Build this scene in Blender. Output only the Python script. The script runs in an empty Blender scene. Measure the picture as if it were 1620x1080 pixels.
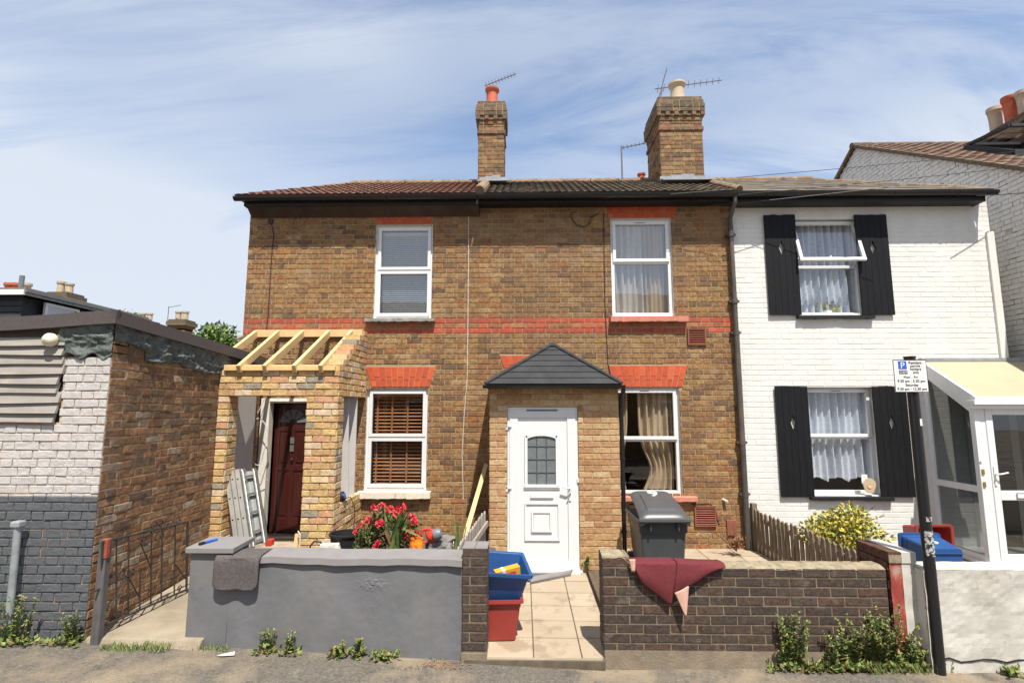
import bpy, bmesh, math, random
from mathutils import Vector, Matrix, noise as mnoise
R = random.Random(7)
rad = math.radians
scene = bpy.context.scene
COL = scene.collection

# ------------------------------------------------------------------ camera, world, sun, exposure
H = 2.10
F_PX, W_PX, H_PX = 830.0, 1620.0, 1080.0
TILT, YAW = rad(7.3), rad(1.2)
FWD = Vector((-math.sin(YAW)*math.cos(TILT), math.cos(YAW)*math.cos(TILT), math.sin(TILT)))
RGT = Vector((math.cos(YAW), math.sin(YAW), 0))
UPV = RGT.cross(FWD)
CAM = Vector((0, 0, H))
cd = bpy.data.cameras.new('camera'); cam = bpy.data.objects.new('camera', cd); COL.objects.link(cam)
cam.matrix_world = Matrix(((RGT.x, UPV.x, -FWD.x, CAM.x), (RGT.y, UPV.y, -FWD.y, CAM.y), (RGT.z, UPV.z, -FWD.z, CAM.z), (0, 0, 0, 1)))
cd.sensor_width = 36; cd.lens = F_PX*36/W_PX; cd.clip_start = .05; cd.clip_end = 2000
scene.camera = cam
scene.render.resolution_x = 1024; scene.render.resolution_y = 682

SUNV = Vector((.33, -1.0, 1.98)).normalized()
sd = bpy.data.lights.new('sun', 'SUN'); sun = bpy.data.objects.new('sun', sd); COL.objects.link(sun)
sd.energy = 5.0; sd.angle = rad(.53); sd.color = (1, .94, .84)
sun.rotation_mode = 'QUATERNION'; sun.rotation_quaternion = SUNV.to_track_quat('Z', 'Y'); sun.location = (3, -8, 12)

world = bpy.data.worlds.new('World'); scene.world = world; world.use_nodes = True
nt = world.node_tree; nt.nodes.clear(); N = nt.nodes.new; L = nt.links.new
out = N('ShaderNodeOutputWorld'); bg = N('ShaderNodeBackground'); sky = N('ShaderNodeTexSky')
sky.sky_type = 'NISHITA'; sky.sun_disc = False
sky.sun_elevation = math.asin(SUNV.z); sky.sun_rotation = math.atan2(SUNV.x, SUNV.y)
sky.air_density = 1.0; sky.dust_density = .6; sky.ozone_density = 2.6; sky.altitude = 50
tc = N('ShaderNodeTexCoord'); sep = N('ShaderNodeSeparateXYZ'); L(tc.outputs['Generated'], sep.inputs[0])
def wm(op, a, b=None, c=None):
    n = N('ShaderNodeMath'); n.operation = op
    for i, q in enumerate((a, b, c)):
        if q is None: continue
        if isinstance(q, (int, float)): n.inputs[i].default_value = q
        else: L(q, n.inputs[i])
    return n.outputs[0]
zc = wm('ADD', wm('MAXIMUM', sep.outputs['Z'], 0.0), .22)
cx = wm('DIVIDE', sep.outputs['X'], zc); cy = wm('DIVIDE', sep.outputs['Y'], zc)
cmb = N('ShaderNodeCombineXYZ'); L(cx, cmb.inputs[0]); L(cy, cmb.inputs[1])
def wnoise(scale, rot, sc, loc, detail=6, rough=.62, dist=.6):
    mp = N('ShaderNodeMapping'); L(cmb.outputs[0], mp.inputs[0])
    mp.inputs['Rotation'].default_value = (0, 0, rad(rot)); mp.inputs['Scale'].default_value = sc; mp.inputs['Location'].default_value = loc
    n = N('ShaderNodeTexNoise'); L(mp.outputs[0], n.inputs['Vector'])
    n.inputs['Scale'].default_value = scale; n.inputs['Detail'].default_value = detail
    n.inputs['Roughness'].default_value = rough; n.inputs['Distortion'].default_value = dist
    return n.outputs['Fac']
def wrange(x, a, b, lo=0., hi=1.):
    n = N('ShaderNodeMapRange'); n.interpolation_type = 'SMOOTHSTEP'; L(x, n.inputs[0])
    for i, q in enumerate((a, b, lo, hi)): n.inputs[i+1].default_value = q
    return n.outputs[0]
big = wrange(wnoise(.50, 20, (1, 1, 1), (3.1, 1.4, 0), 3, .5, .4), .30, .56, .26, 1.0)
fine = wrange(wnoise(1.5, 52, (.45, 2.0, 1), (1.7, 5.2, 0), 10, .62, 1.1), .30, .60, .22, 1.0)
lowh = wrange(sep.outputs['Z'], .48, .02, 0.02, .85)
leftw = wrange(sep.outputs['X'], .35, -.65, -.04, .30)
fac = wm('MINIMUM', wm('ADD', wm('MULTIPLY', big, wm('MULTIPLY', fine, .85)), wm('ADD', wm('MULTIPLY', lowh, .75), leftw)), .96)
mixc = N('ShaderNodeMix'); mixc.data_type = 'RGBA'; L(fac, mixc.inputs[0])
hs_ = N('ShaderNodeHueSaturation'); hs_.inputs['Saturation'].default_value = 1.08; hs_.inputs['Value'].default_value = 2.15; L(sky.outputs[0], hs_.inputs['Color']); L(hs_.outputs[0], mixc.inputs[6])
mixc.inputs[7].default_value = (8.2, 8.9, 10.0, 1)
L(mixc.outputs[2], bg.inputs[0]); bg.inputs[1].default_value = .060; L(bg.outputs[0], out.inputs[0])
scene.view_settings.view_transform = 'Standard'; scene.view_settings.look = 'None'
scene.view_settings.exposure = .62; scene.view_settings.gamma = 1
scene.render.engine = 'CYCLES'

# ------------------------------------------------------------------ pixel to point helpers (1620x1080 pixels of the photo)
def ray(px, py): return FWD + RGT*((px-W_PX/2)/F_PX) - UPV*((py-H_PX/2)/F_PX)
def pY(px, py, Y): d = ray(px, py); return CAM + d*(Y/d.y)
def pX(px, py, X): d = ray(px, py); return CAM + d*(X/d.x)
def pZ(px, py, Z): d = ray(px, py); return CAM + d*((Z-H)/d.z)
def rect(x0, x1, y0, y1, Y):
    ym, xm = (y0+y1)/2, (x0+x1)/2
    return pY(x0, ym, Y).x, pY(x1, ym, Y).x, pY(xm, y1, Y).z, pY(xm, y0, Y).z

# ------------------------------------------------------------------ materials
def mat(name, base=(.5, .5, .5), rough=.7, ramp=None, var=.15, vscale=8, bump=0, bscale=60, bdist=.004, metal=0,
        stain=None, spec=.35, coat=0, wave=None, zsplit=None, emit=None, trans=0):
    g_ = lambda c: tuple(x*.90 for x in c)
    base = g_(base); ramp = [g_(c) for c in ramp] if ramp else None; stain = [(*s[:3], g_(s[3]), s[4]) for s in (stain or [])]
    m = bpy.data.materials.new(name); m.use_nodes = True
    t = m.node_tree; t.nodes.clear(); n = t.nodes.new; l = t.links.new
    o = n('ShaderNodeOutputMaterial'); p = n('ShaderNodeBsdfPrincipled'); l(p.outputs[0], o.inputs[0])
    p.inputs['Roughness'].default_value = rough; p.inputs['Metallic'].default_value = metal
    p.inputs['Specular IOR Level'].default_value = spec; p.inputs['Coat Weight'].default_value = coat
    if trans: p.inputs['Transmission Weight'].default_value = trans
    co = n('ShaderNodeTexCoord'); geo = n('ShaderNodeNewGeometry')
    pos = geo.outputs['Position']
    def nz(scale, detail=5, rg=.6, vec=None):
        q = n('ShaderNodeTexNoise'); l(vec or pos, q.inputs['Vector']); q.inputs['Scale'].default_value = scale
        q.inputs['Detail'].default_value = detail; q.inputs['Roughness'].default_value = rg; return q.outputs['Fac']
    def mr(x, a, b, c, d):
        q = n('ShaderNodeMapRange'); l(x, q.inputs[0])
        for i, w in enumerate((a, b, c, d)): q.inputs[i+1].default_value = w
        return q.outputs[0]
    def mix(f, a, b, bt='MIX'):
        q = n('ShaderNodeMix'); q.data_type = 'RGBA'; q.blend_type = bt
        if isinstance(f, float): q.inputs[0].default_value = f
        else: l(f, q.inputs[0])
        for i, w in ((6, a), (7, b)):
            if isinstance(w, tuple): q.inputs[i].default_value = (*w[:3], 1)
            else: l(w, q.inputs[i])
        return q.outputs[2]
    if ramp:
        cr = n('ShaderNodeValToRGB'); cr.color_ramp.interpolation = 'CONSTANT'
        l(geo.outputs['Random Per Island'], cr.inputs[0]); els = cr.color_ramp.elements
        for i, c in enumerate(ramp):
            e = els[i] if i < 2 else els.new(i/len(ramp))
            e.position = i/len(ramp); e.color = (*c, 1)
        c = cr.outputs[0]
    else:
        q = n('ShaderNodeRGB'); q.outputs[0].default_value = (*base, 1); c = q.outputs[0]
    if zsplit:   # paint boundary at a height: (z, colour below, ramp width)
        sp = n('ShaderNodeSeparateXYZ'); l(pos, sp.inputs[0])
        f = mr(sp.outputs[2], zsplit[0]-zsplit[2], zsplit[0]+zsplit[2], 1, 0)
        c = mix(f, c, zsplit[1])
    if wave:     # wood grain: (axis scale tuple, colour2, strength)
        mp = n('ShaderNodeMapping'); l(pos, mp.inputs[0]); mp.inputs['Scale'].default_value = wave[0]
        g = nz(1, 6, .65, mp.outputs[0]); c = mix(mr(g, .38, .66, 0, wave[2]), c, wave[1])
    if var:
        q = n('ShaderNodeCombineColor'); v = mr(nz(vscale), .3, .7, 1-var, 1+var)
        for i in range(3): l(v, q.inputs[i])
        c = mix(1.0, c, q.outputs[0], 'MULTIPLY')
    for s in (stain or []):   # (scale, lo, hi, colour, strength)
        c = mix(mr(nz(s[0], 6, .65), s[1], s[2], 0, s[4]), c, s[3])
    l(c, p.inputs['Base Color'])
    if bump:
        b = n('ShaderNodeBump'); b.inputs['Strength'].default_value = bump; b.inputs['Distance'].default_value = bdist
        l(nz(bscale, 6, .7), b.inputs['Height']); l(b.outputs[0], p.inputs['Normal'])
    if emit: p.inputs['Emission Color'].default_value = (*emit, 1); p.inputs['Emission Strength'].default_value = 1
    return m

def glassmat(name, tint=(.9, .93, .95), refl=1.0, rough=.0):
    m = bpy.data.materials.new(name); m.use_nodes = True
    t = m.node_tree; t.nodes.clear(); n = t.nodes.new; l = t.links.new
    o = n('ShaderNodeOutputMaterial'); mx = n('ShaderNodeMixShader'); tr = n('ShaderNodeBsdfTransparent'); g = n('ShaderNodeBsdfGlossy')
    ge = n('ShaderNodeNewGeometry'); vd = n('ShaderNodeVectorMath'); vd.operation = 'DOT_PRODUCT'; l(ge.outputs['Incoming'], vd.inputs[0]); l(ge.outputs['Normal'], vd.inputs[1])
    def mm(op, x, y):
        q = n('ShaderNodeMath'); q.operation = op; l(x, q.inputs[0])
        if y is not None: q.inputs[1].default_value = y
        return q.outputs[0]
    cs = mm('ABSOLUTE', vd.outputs['Value'], None); om = n('ShaderNodeMath'); om.operation = 'SUBTRACT'; om.inputs[0].default_value = 1; l(cs, om.inputs[1])
    fr = mm('POWER', om.outputs[0], 5)      # both faces of the pane mirror: Schlick
    k = n('ShaderNodeMath'); k.operation = 'MULTIPLY_ADD'; l(fr, k.inputs[0]); k.inputs[1].default_value = .85; k.inputs[2].default_value = .085*refl
    tr.inputs[0].default_value = (*tint, 1); g.inputs['Roughness'].default_value = rough; g.inputs[0].default_value = (1, 1, 1, 1)
    nz = n('ShaderNodeTexNoise'); nz.inputs['Scale'].default_value = 2.2; l(ge.outputs['Position'], nz.inputs[0])
    b = n('ShaderNodeBump'); b.inputs['Strength'].default_value = .05; b.inputs['Distance'].default_value = .02; l(nz.outputs[0], b.inputs['Height']); l(b.outputs[0], g.inputs['Normal'])
    l(k.outputs[0], mx.inputs[0]); l(tr.outputs[0], mx.inputs[1]); l(g.outputs[0], mx.inputs[2]); l(mx.outputs[0], o.inputs[0])
    return m

SOOT = (.05, .04, .032)
STOCK = [(.370, .205, .080), (.33, .178, .070), (.39, .225, .092), (.295, .158, .065), (.345, .172, .066), (.365, .212, .088), (.27, .145, .066),
         (.43, .27, .125), (.34, .195, .085), (.35, .155, .060), (.395, .225, .082), (.165, .10, .058), (.22, .12, .062), (.355, .218, .105), (.315, .158, .062)]
M = {}
M['stock'] = mat('yellow_stock_brick', ramp=[tuple(x*.90 for x in c) for c in STOCK], var=.5, vscale=34, wave=((3.2, 3.2, .45), (.15, .092, .052), .45), bump=1.0, bscale=55, bdist=.010, rough=.9,
                 stain=[(.6, .47, .66, (.20, .12, .066), .5), (2.6, .56, .7, (.40, .29, .18), .35), (9, .60, .74, (.10, .06, .04), .55)])
M['mortar'] = mat('lime_mortar', (.385, .285, .175), rough=.95, var=.2, vscale=14, bump=.4, bscale=90, stain=[(1.1, .46, .68, (.36, .27, .17), .7)])
M['redband'] = mat('painted_red_brick', ramp=[(.42, .085, .045), (.36, .075, .045), (.46, .10, .055), (.33, .085, .05)], var=.25, vscale=20, bump=.5, bdist=.006, rough=.85)
M['redmid'] = mat('mixed_red_brown_brick', ramp=[(.36, .13, .06), (.30, .12, .06), (.42, .12, .06), (.27, .14, .07), (.38, .17, .08)], var=.3, vscale=20, bump=.7, bdist=.008, rough=.9)
M['arch'] = mat('red_gauged_brick', ramp=[(.55, .10, .035), (.50, .09, .035), (.58, .12, .045), (.48, .085, .035)], var=.15, vscale=25, bump=.3, rough=.8)
M['archjoint'] = mat('red_arch_joint', (.52, .26, .17), rough=.9, var=.1)
M['porchbrick'] = mat('new_yellow_brick', ramp=[(.62, .43, .20), (.66, .47, .23), (.56, .37, .17), (.60, .38, .20), (.68, .52, .30), (.52, .33, .15), (.66, .50, .34), (.60, .33, .19), (.64, .44, .19), (.33, .29, .22)],
                      var=.25, vscale=18, bump=1.0, bscale=38, bdist=.012, rough=.9, stain=[(14, .62, .74, (.72, .62, .48), .6)])
M['porchmortar'] = mat('fresh_sand_mortar', (.38, .27, .15), rough=.95, var=.2, bump=.4)
M['buff'] = mat('buff_pink_brick', ramp=[(.48, .30, .145), (.51, .33, .17), (.43, .255, .125), (.50, .34, .18), (.46, .26, .135), (.39, .22, .11), (.54, .375, .215), (.45, .30, .155)],
                var=.25, vscale=20, bump=1.0, bscale=38, bdist=.010, rough=.9, stain=[(6, .66, .74, (.16, .09, .05), .7)])
M['buffmortar'] = mat('buff_mortar', (.52, .38, .22), rough=.95, var=.15, bump=.4)
M['darkbrick'] = mat('dark_engineering_brick', ramp=[(.072, .049, .036), (.084, .056, .040), (.062, .045, .036), (.088, .055, .039), (.072, .054, .043), (.056, .041, .034), (.092, .052, .038), (.068, .048, .038)],
                     var=.45, vscale=30, bump=1.0, bscale=45, bdist=.009, rough=.8, stain=[(7, .58, .72, (.22, .19, .16), .5), (2, .5, .7, (.055, .045, .038), .5)])
M['darkmortar'] = mat('sandy_mortar', (.205, .158, .105), rough=.95, var=.35, vscale=10, bump=.5)
M['oldbrick'] = mat('weathered_orange_brick', ramp=[(.27, .15, .075), (.235, .13, .066), (.29, .175, .088), (.21, .115, .06), (.255, .13, .063), (.28, .165, .09), (.175, .105, .062), (.265, .14, .07), (.225, .115, .063), (.31, .235, .165), (.15, .095, .065)],
                    var=.4, vscale=16, bump=1.0, bscale=30, bdist=.016, rough=.95, stain=[(1.1, .50, .66, (.10, .065, .04), .65)])
M['oldmortar'] = mat('crumbling_mortar', (.40, .30, .18), rough=.95, var=.3, vscale=12, bump=.8, bdist=.01, stain=[(1.1, .5, .66, (.16, .11, .07), .7)])
M['whitebrick'] = mat('white_painted_brick', (.75, .742, .715), wave=((4, 4, .5), (.60, .585, .54), .45), rough=.65, var=.04, vscale=5, bump=.5, bscale=40, bdist=.006, stain=[(3, .60, .8, (.60, .58, .52), .35)])
M['peelbrick'] = mat('flaking_pale_paint_brick', (.56, .53, .51), rough=.8, var=.12, vscale=12, bump=.9, bscale=32, bdist=.012, zsplit=(1.335, (.098, .105, .115), .012),
                     stain=[(16, .66, .72, (.42, .20, .12), .7)])
M['peelmortar'] = mat('half_bare_joint', (.50, .42, .35), rough=.9, var=.2, vscale=14, bump=.6, zsplit=(1.335, (.085, .09, .10), .012), stain=[(5, .50, .58, (.52, .30, .14), .8)])
M['gablebrick'] = mat('whitewashed_gable_brick', (.80, .775, .74), rough=.8, var=.10, vscale=10, bump=.8, bscale=30, bdist=.01, stain=[(3, .62, .74, (.30, .27, .25), .5)])
M['gablejoint'] = mat('whitewashed_joint', (.56, .54, .51), rough=.9, var=.3, vscale=9, bump=.5, stain=[(5, .52, .60, (.10, .085, .075), .9)])
M['chimbrick'] = mat('sooty_chimney_brick', ramp=[(.27, .165, .078), (.23, .135, .068), (.30, .19, .095), (.18, .11, .062), (.24, .125, .065), (.13, .09, .06)], var=.35, vscale=14, bump=.9, bscale=40, bdist=.01, rough=.95,
                       stain=[(4, .60, .74, (.09, .075, .05), .7)])
M['chimcap'] = mat('lichen_dark_brick', ramp=[(.20, .14, .085), (.16, .12, .08), (.24, .15, .09), (.13, .10, .07)], var=.4, vscale=18, bump=1, bdist=.012, rough=.95, stain=[(7, .58, .68, (.24, .22, .10), .6)])
M['chimred'] = mat('chimney_red_course', ramp=[(.24, .115, .07), (.20, .11, .07), (.17, .115, .075)], var=.3, vscale=16, bump=.8, rough=.95)
M['terra'] = mat('terracotta_pot', (.52, .12, .06), rough=.7, var=.18, vscale=9, bump=.2)
M['cream'] = mat('buff_clay_pot', (.50, .40, .28), rough=.7, var=.12, vscale=9, bump=.2)
M['flaunch'] = mat('pale_cement_flaunching', (.58, .54, .46), rough=.95, var=.2, bump=.8, bdist=.02, bscale=20)
M['lead'] = mat('grey_lead_flashing', (.30, .32, .34), rough=.5, var=.2, bump=.3)
M['tilered'] = mat('brown_red_roof_tile', ramp=[(.185, .086, .058), (.155, .073, .052), (.205, .10, .066), (.14, .075, .054)], var=.3, vscale=8, bump=.5, rough=.9, stain=[(4, .58, .7, (.22, .20, .10), .5)])
M['tilebrown'] = mat('dark_brown_roof_tile', ramp=[(.115, .088, .064), (.095, .075, .058), (.135, .10, .072), (.085, .07, .055)], var=.35, vscale=9, bump=.6, rough=.95, stain=[(6, .56, .68, (.26, .23, .14), .55)])
M['tilegable'] = mat('old_brown_tile', ramp=[(.17, .10, .07), (.14, .085, .062), (.19, .12, .08), (.12, .08, .06)], var=.3, vscale=8, bump=.5, rough=.95, stain=[(4, .55, .68, (.20, .18, .09), .5)])
M['slate'] = mat('old_slate', ramp=[(.20, .165, .13), (.17, .145, .12), (.23, .19, .15), (.15, .13, .11)], var=.25, vscale=7, bump=.4, rough=.85, stain=[(4, .56, .7, (.27, .23, .15), .5)])
M['ridge'] = mat('mossy_ridge_tile', (.22, .15, .095), rough=.95, var=.35, vscale=9, bump=.6, stain=[(8, .55, .68, (.40, .34, .18), .6)])
M['upvc'] = mat('white_upvc', (.76, .765, .77), rough=.3, var=.03, spec=.5)
M['upvc_dirty'] = mat('off_white_paint', (.74, .71, .63), rough=.55, var=.1, bump=.3, stain=[(8, .6, .72, (.5, .42, .3), .5)])
M['paintgrey'] = mat('grey_painted_render', (.165, .168, .178), wave=((3, 3, .8), (.125, .13, .138), .6), rough=.65, var=.12, vscale=2.2, bump=.25, bscale=18, bdist=.01, stain=[(1.6, .46, .7, (.205, .19, .185), .8), (5, .60, .72, (.12, .125, .125), .6), (30, .68, .73, (.34, .33, .32), .4)])
M['scar'] = mat('rough_filler_patch', (.165, .168, .175), rough=.95, var=.35, vscale=40, bump=1, bscale=60, bdist=.008, stain=[(30, .62, .70, (.36, .35, .34), .6), (22, .62, .68, (.08, .08, .08), .7)])
M['capgrey'] = mat('grey_cap_paint', (.235, .222, .222), rough=.7, var=.08, vscale=6, bump=.3, bdist=.004)
M['whiterender'] = mat('white_rough_render', (.60, .58, .53), wave=((3, 3, .6), (.40, .38, .33), .5), rough=.85, var=.10, vscale=6, bump=.35, bscale=45, bdist=.006, stain=[(2.2, .48, .68, (.44, .41, .36), .75), (9, .60, .68, (.30, .26, .2), .55)])
M['redpaint'] = mat('worn_red_paint', (.33, .06, .045), rough=.8, var=.2, vscale=9, bump=.6, bdist=.01, stain=[(6, .55, .66, (.40, .33, .26), .7)])
M['mossbrick'] = mat('mossy_red_brown_brick', (.12, .055, .04), rough=.95, var=.4, vscale=9, bump=1, bdist=.02, stain=[(8, .52, .62, (.20, .17, .08), .6)])
M['copestone'] = mat('mossy_wall_mortar', (.34, .28, .19), rough=.95, var=.3, vscale=14, bump=1, bdist=.02, bscale=25, stain=[(10, .55, .65, (.12, .11, .06), .6)])
M['plinth'] = mat('stained_concrete_plinth', (.25, .20, .145), rough=.95, var=.25, vscale=5, bump=.7, bdist=.01, stain=[(2.5, .5, .65, (.11, .09, .07), .6)])
M['concrete'] = mat('worn_concrete', (.31, .26, .19), rough=.9, var=.18, vscale=3, bump=.5, bdist=.008, stain=[(1.8, .48, .66, (.20, .165, .12), .7), (7, .62, .7, (.50, .30, .15), .35)])
M['asphalt'] = mat('old_asphalt', (.145, .128, .106), rough=.92, var=.35, vscale=38, bump=1, bscale=70, bdist=.012,
                   stain=[(1.2, .47, .62, (.33, .26, .175), .85), (62, .58, .64, (.36, .31, .25), .6), (80, .60, .66, (.035, .032, .03), .6), (6, .6, .7, (.07, .065, .06), .5), (2.5, .60, .63, (.085, .078, .07), .6)])
M['flag'] = mat('pale_riven_flag', ramp=[(.41, .33, .24), (.385, .31, .225), (.43, .35, .255), (.39, .315, .225)], rough=.85, var=.08, vscale=4, bump=.4, bscale=18, bdist=.006,
                stain=[(3.2, .53, .60, (.27, .20, .135), .65), (40, .62, .7, (.45, .36, .26), .4)])
M['joint'] = mat('paving_joint', (.13, .105, .075), rough=.95, var=.3)
M['soil'] = mat('dry_garden_soil', (.14, .10, .065), rough=1, var=.4, vscale=30, bump=1, bscale=60, bdist=.02)
M['black'] = mat('black_gloss_plastic', (.012, .012, .014), rough=.35, var=.1, spec=.5)
M['blackfascia'] = mat('black_fascia_paint', (.016, .015, .016), rough=.5, var=.2)
M['brownfascia'] = mat('dark_brown_stained_timber', (.055, .035, .026), rough=.7, var=.3, vscale=6, bump=.3)
M['shutter'] = mat('black_shutter_paint', (.008, .008, .010), rough=.6, spec=.2, var=.2, vscale=12, bump=.2, wave=((30, 30, 2), (.013, .013, .015), .5), stain=[(6, .64, .74, (.03, .03, .03), .5)])
M['pipe'] = mat('weathered_dark_pipe', (.085, .075, .07), rough=.5, var=.25, vscale=3, stain=[(3, .5, .65, (.17, .12, .09), .5)])
M['felt'] = mat('mineral_roof_felt', (.078, .064, .062), rough=.95, var=.15, vscale=40, bump=.6, bscale=200, bdist=.003)
M['greyrender'] = mat('crumbled_grey_render', (.145, .165, .155), rough=.95, var=.35, vscale=9, bump=1.0, bscale=16, bdist=.045, stain=[(12, .56, .64, (.05, .05, .045), .7), (7, .6, .7, (.26, .25, .22), .5)])
M['board'] = mat('silvered_board', (.34, .315, .285), rough=.9, var=.15, vscale=3, bump=.5, bdist=.004, wave=((2, 2, 60), (.24, .21, .185), .8), stain=[(5, .62, .72, (.42, .36, .28), .5)])
M['timber'] = mat('fresh_sawn_pine', (.72, .52, .26), rough=.75, var=.08, vscale=5, wave=((14, 3, 30), (.60, .37, .15), .5), bump=.1, stain=[(18, .70, .74, (.35, .17, .07), .8)])
M['plank'] = mat('pale_timber_plank', (.70, .50, .25), rough=.75, var=.1, wave=((60, 8, 3), (.55, .36, .16), .5))
M['picket'] = mat('weathered_grey_picket', (.22, .17, .12), rough=.9, var=.25, vscale=5, bump=.4, wave=((50, 50, 3), (.12, .09, .065), .8))
M['picketgrey'] = mat('silver_picket', (.36, .32, .28), rough=.9, var=.2, vscale=5, wave=((50, 50, 3), (.24, .2, .17), .8))
M['plaster'] = mat('pale_plasterboard', (.52, .50, .49), rough=.9, var=.06)
M['mahogany'] = mat('mahogany_door', (.048, .011, .008), rough=.32, var=.15, vscale=4, wave=((30, 30, 2.5), (.07, .010, .008), .7), spec=.5, coat=.4)
M['alu'] = mat('scuffed_aluminium', (.34, .35, .34), rough=.42, metal=.7, var=.15, vscale=12, bump=.1)
M['alurib'] = mat('aluminium_plate', (.30, .29, .265), rough=.5, metal=.45, var=.15, vscale=8)
M['hole'] = mat('dark_hole', (.01, .01, .01), rough=.9, var=0)
M['galv'] = mat('galvanised_post', (.34, .37, .38), rough=.5, metal=.3, var=.25, vscale=6, stain=[(9, .62, .7, (.10, .30, .22), .4)])
M['iron'] = mat('dark_wrought_iron', (.05, .045, .042), rough=.6, metal=.3, var=.3, stain=[(20, .58, .68, (.16, .06, .03), .6)])
M['rusty'] = mat('red_oxide_iron', (.30, .07, .04), rough=.8, var=.3, vscale=20)
M['postwood'] = mat('old_dark_post', (.085, .08, .08), rough=.7, var=.3, vscale=5, wave=((60, 60, 3), (.16, .15, .14), .5))
M['blue'] = mat('blue_recycling_plastic', (.018, .078, .245), rough=.45, var=.08, spec=.5)
M['red'] = mat('red_recycling_plastic', (.33, .042, .034), rough=.48, var=.08, spec=.5)
M['bin'] = mat('charcoal_bin_plastic', (.050, .058, .066), rough=.40, var=.1, bump=.15, bscale=250, bdist=.001, spec=.4)
M['binlid'] = mat('grey_bin_lid', (.075, .076, .082), rough=.36, var=.1, bump=.15, bscale=250, bdist=.001, spec=.5)
M['binside'] = mat('dusty_bin_side', (.13, .12, .11), rough=.5, var=.15)
M['carpet'] = mat('grey_brown_carpet', (.115, .10, .098), rough=1, var=.35, vscale=70, bump=1, bscale=220, bdist=.006)
M['maroon'] = mat('maroon_carpet', (.135, .022, .028), rough=.9, var=.15, vscale=40, bump=.4, bscale=200, bdist=.002)
M['backing'] = mat('pink_carpet_backing', (.56, .34, .26), rough=.9, var=.12, vscale=12)
M['mat'] = mat('blue_grey_doormat', (.085, .092, .105), rough=1, var=.25, vscale=60, bump=.6, bscale=200)
M['matback'] = mat('grey_doormat_underside', (.22, .205, .195), rough=.9, var=.12)
M['white'] = mat('white_lettering', (.80, .80, .78), rough=.5, var=0)
M['ink'] = mat('black_lettering', (.02, .02, .02), rough=.5, var=0)
M['signblue'] = mat('sign_blue', (.02, .12, .55), rough=.4, var=0)
M['signwhite'] = mat('sign_white', (.78, .78, .76), rough=.45, var=.03)
M['leaf'] = mat('green_leaf', ramp=[(.10, .155, .035), (.07, .115, .03), (.15, .20, .05), (.055, .085, .025), (.19, .20, .07), (.20, .11, .05)], rough=.6, var=.2, vscale=20)
M['weed'] = mat('weed_leaf', ramp=[(.18, .24, .055), (.12, .18, .042), (.23, .28, .075), (.08, .13, .035), (.28, .27, .09), (.20, .13, .05)], rough=.65, var=.2, vscale=30)
M['golden'] = mat('golden_leaf', ramp=[(.52, .44, .05), (.40, .37, .05), (.60, .50, .09), (.20, .24, .04), (.12, .16, .03), (.46, .34, .05)], rough=.55, var=.15, vscale=30)
M['treeleaf'] = mat('tree_leaf', ramp=[(.12, .20, .035), (.08, .14, .03), (.16, .25, .05), (.06, .105, .025), (.20, .27, .07)], rough=.6, var=.2, vscale=4)
M['dryleaf'] = mat('dead_leaf', ramp=[(.30, .12, .06), (.22, .10, .05), (.36, .18, .08), (.18, .12, .06)], rough=.8, var=.2)
M['grass'] = mat('grass_blade', ramp=[(.16, .22, .05), (.10, .16, .035), (.22, .25, .08), (.36, .32, .16), (.08, .12, .03)], rough=.7, var=.1)
M['petal'] = mat('coral_red_petal', ramp=[(.80, .035, .07), (.72, .025, .08), (.85, .06, .07), (.88, .14, .16)], rough=.55, var=.1)
M['bark'] = mat('bark', (.12, .085, .06), rough=.95, var=.35, vscale=12, bump=1, bdist=.02)
M['stem'] = mat('green_stem', (.12, .17, .05), rough=.7, var=.2)
M['stone'] = mat('grey_garden_rock', (.19, .185, .175), rough=.95, var=.3, vscale=7, bump=.9, bscale=14, bdist=.03, stain=[(5, .58, .68, (.33, .28, .22), .5)])
M['trough'] = mat('blue_grey_trough', (.14, .185, .23), rough=.6, var=.15)
M['blackrubber'] = mat('black_rubber_tub', (.018, .018, .02), rough=.55, var=.15)
M['bagwhite'] = mat('white_plastic_sack', (.62, .60, .55), rough=.55, var=.15, vscale=9, bump=.8, bscale=14, bdist=.02)
M['sandbag'] = mat('torn_sand_sack', (.52, .38, .22), rough=.85, var=.3, vscale=12, bump=.9, bscale=20, bdist=.03)
M['orange'] = mat('orange_glazed_pot', (.72, .25, .02), rough=.25, var=.25, vscale=14, spec=.6, stain=[(22, .54, .6, (.60, .06, .02), .8)])
M['orange_pack'] = mat('yellow_card', (.72, .36, .03), rough=.5, var=.08)
M['toolred'] = mat('red_tool_plastic', (.60, .05, .03), rough=.35, var=.05, spec=.5)
M['toolgrey'] = mat('grey_tool_plastic', (.16, .18, .19), rough=.4, var=.1)
M['netcurtain'] = mat('white_net_curtain', (.60, .62, .67), rough=.9, var=.12, vscale=30, stain=[(40, .55, .62, (.38, .41, .46), .5)])
M['beigecurtain'] = mat('beige_curtain', (.50, .38, .25), rough=.9, var=.12, vscale=8)
M['greycurtain'] = mat('pale_lined_curtain', (.56, .51, .45), rough=.9, var=.1, vscale=5)
M['blindwood'] = mat('brown_slat_blind', (.40, .17, .07), rough=.5, var=.15)
M['blindwhite'] = mat('white_slat_blind', (.50, .54, .57), rough=.5, var=.05)
M['tape'] = mat('blind_tape', (.36, .13, .05), rough=.7, var=.1)
M['dark'] = mat('dim_interior', (.05, .045, .04), rough=.95, var=.2)
M['roomwall'] = mat('room_wall', (.16, .15, .14), rough=.95, var=.1)
M['vent'] = mat('brown_air_brick', (.24, .085, .05), rough=.75, var=.15)
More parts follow.
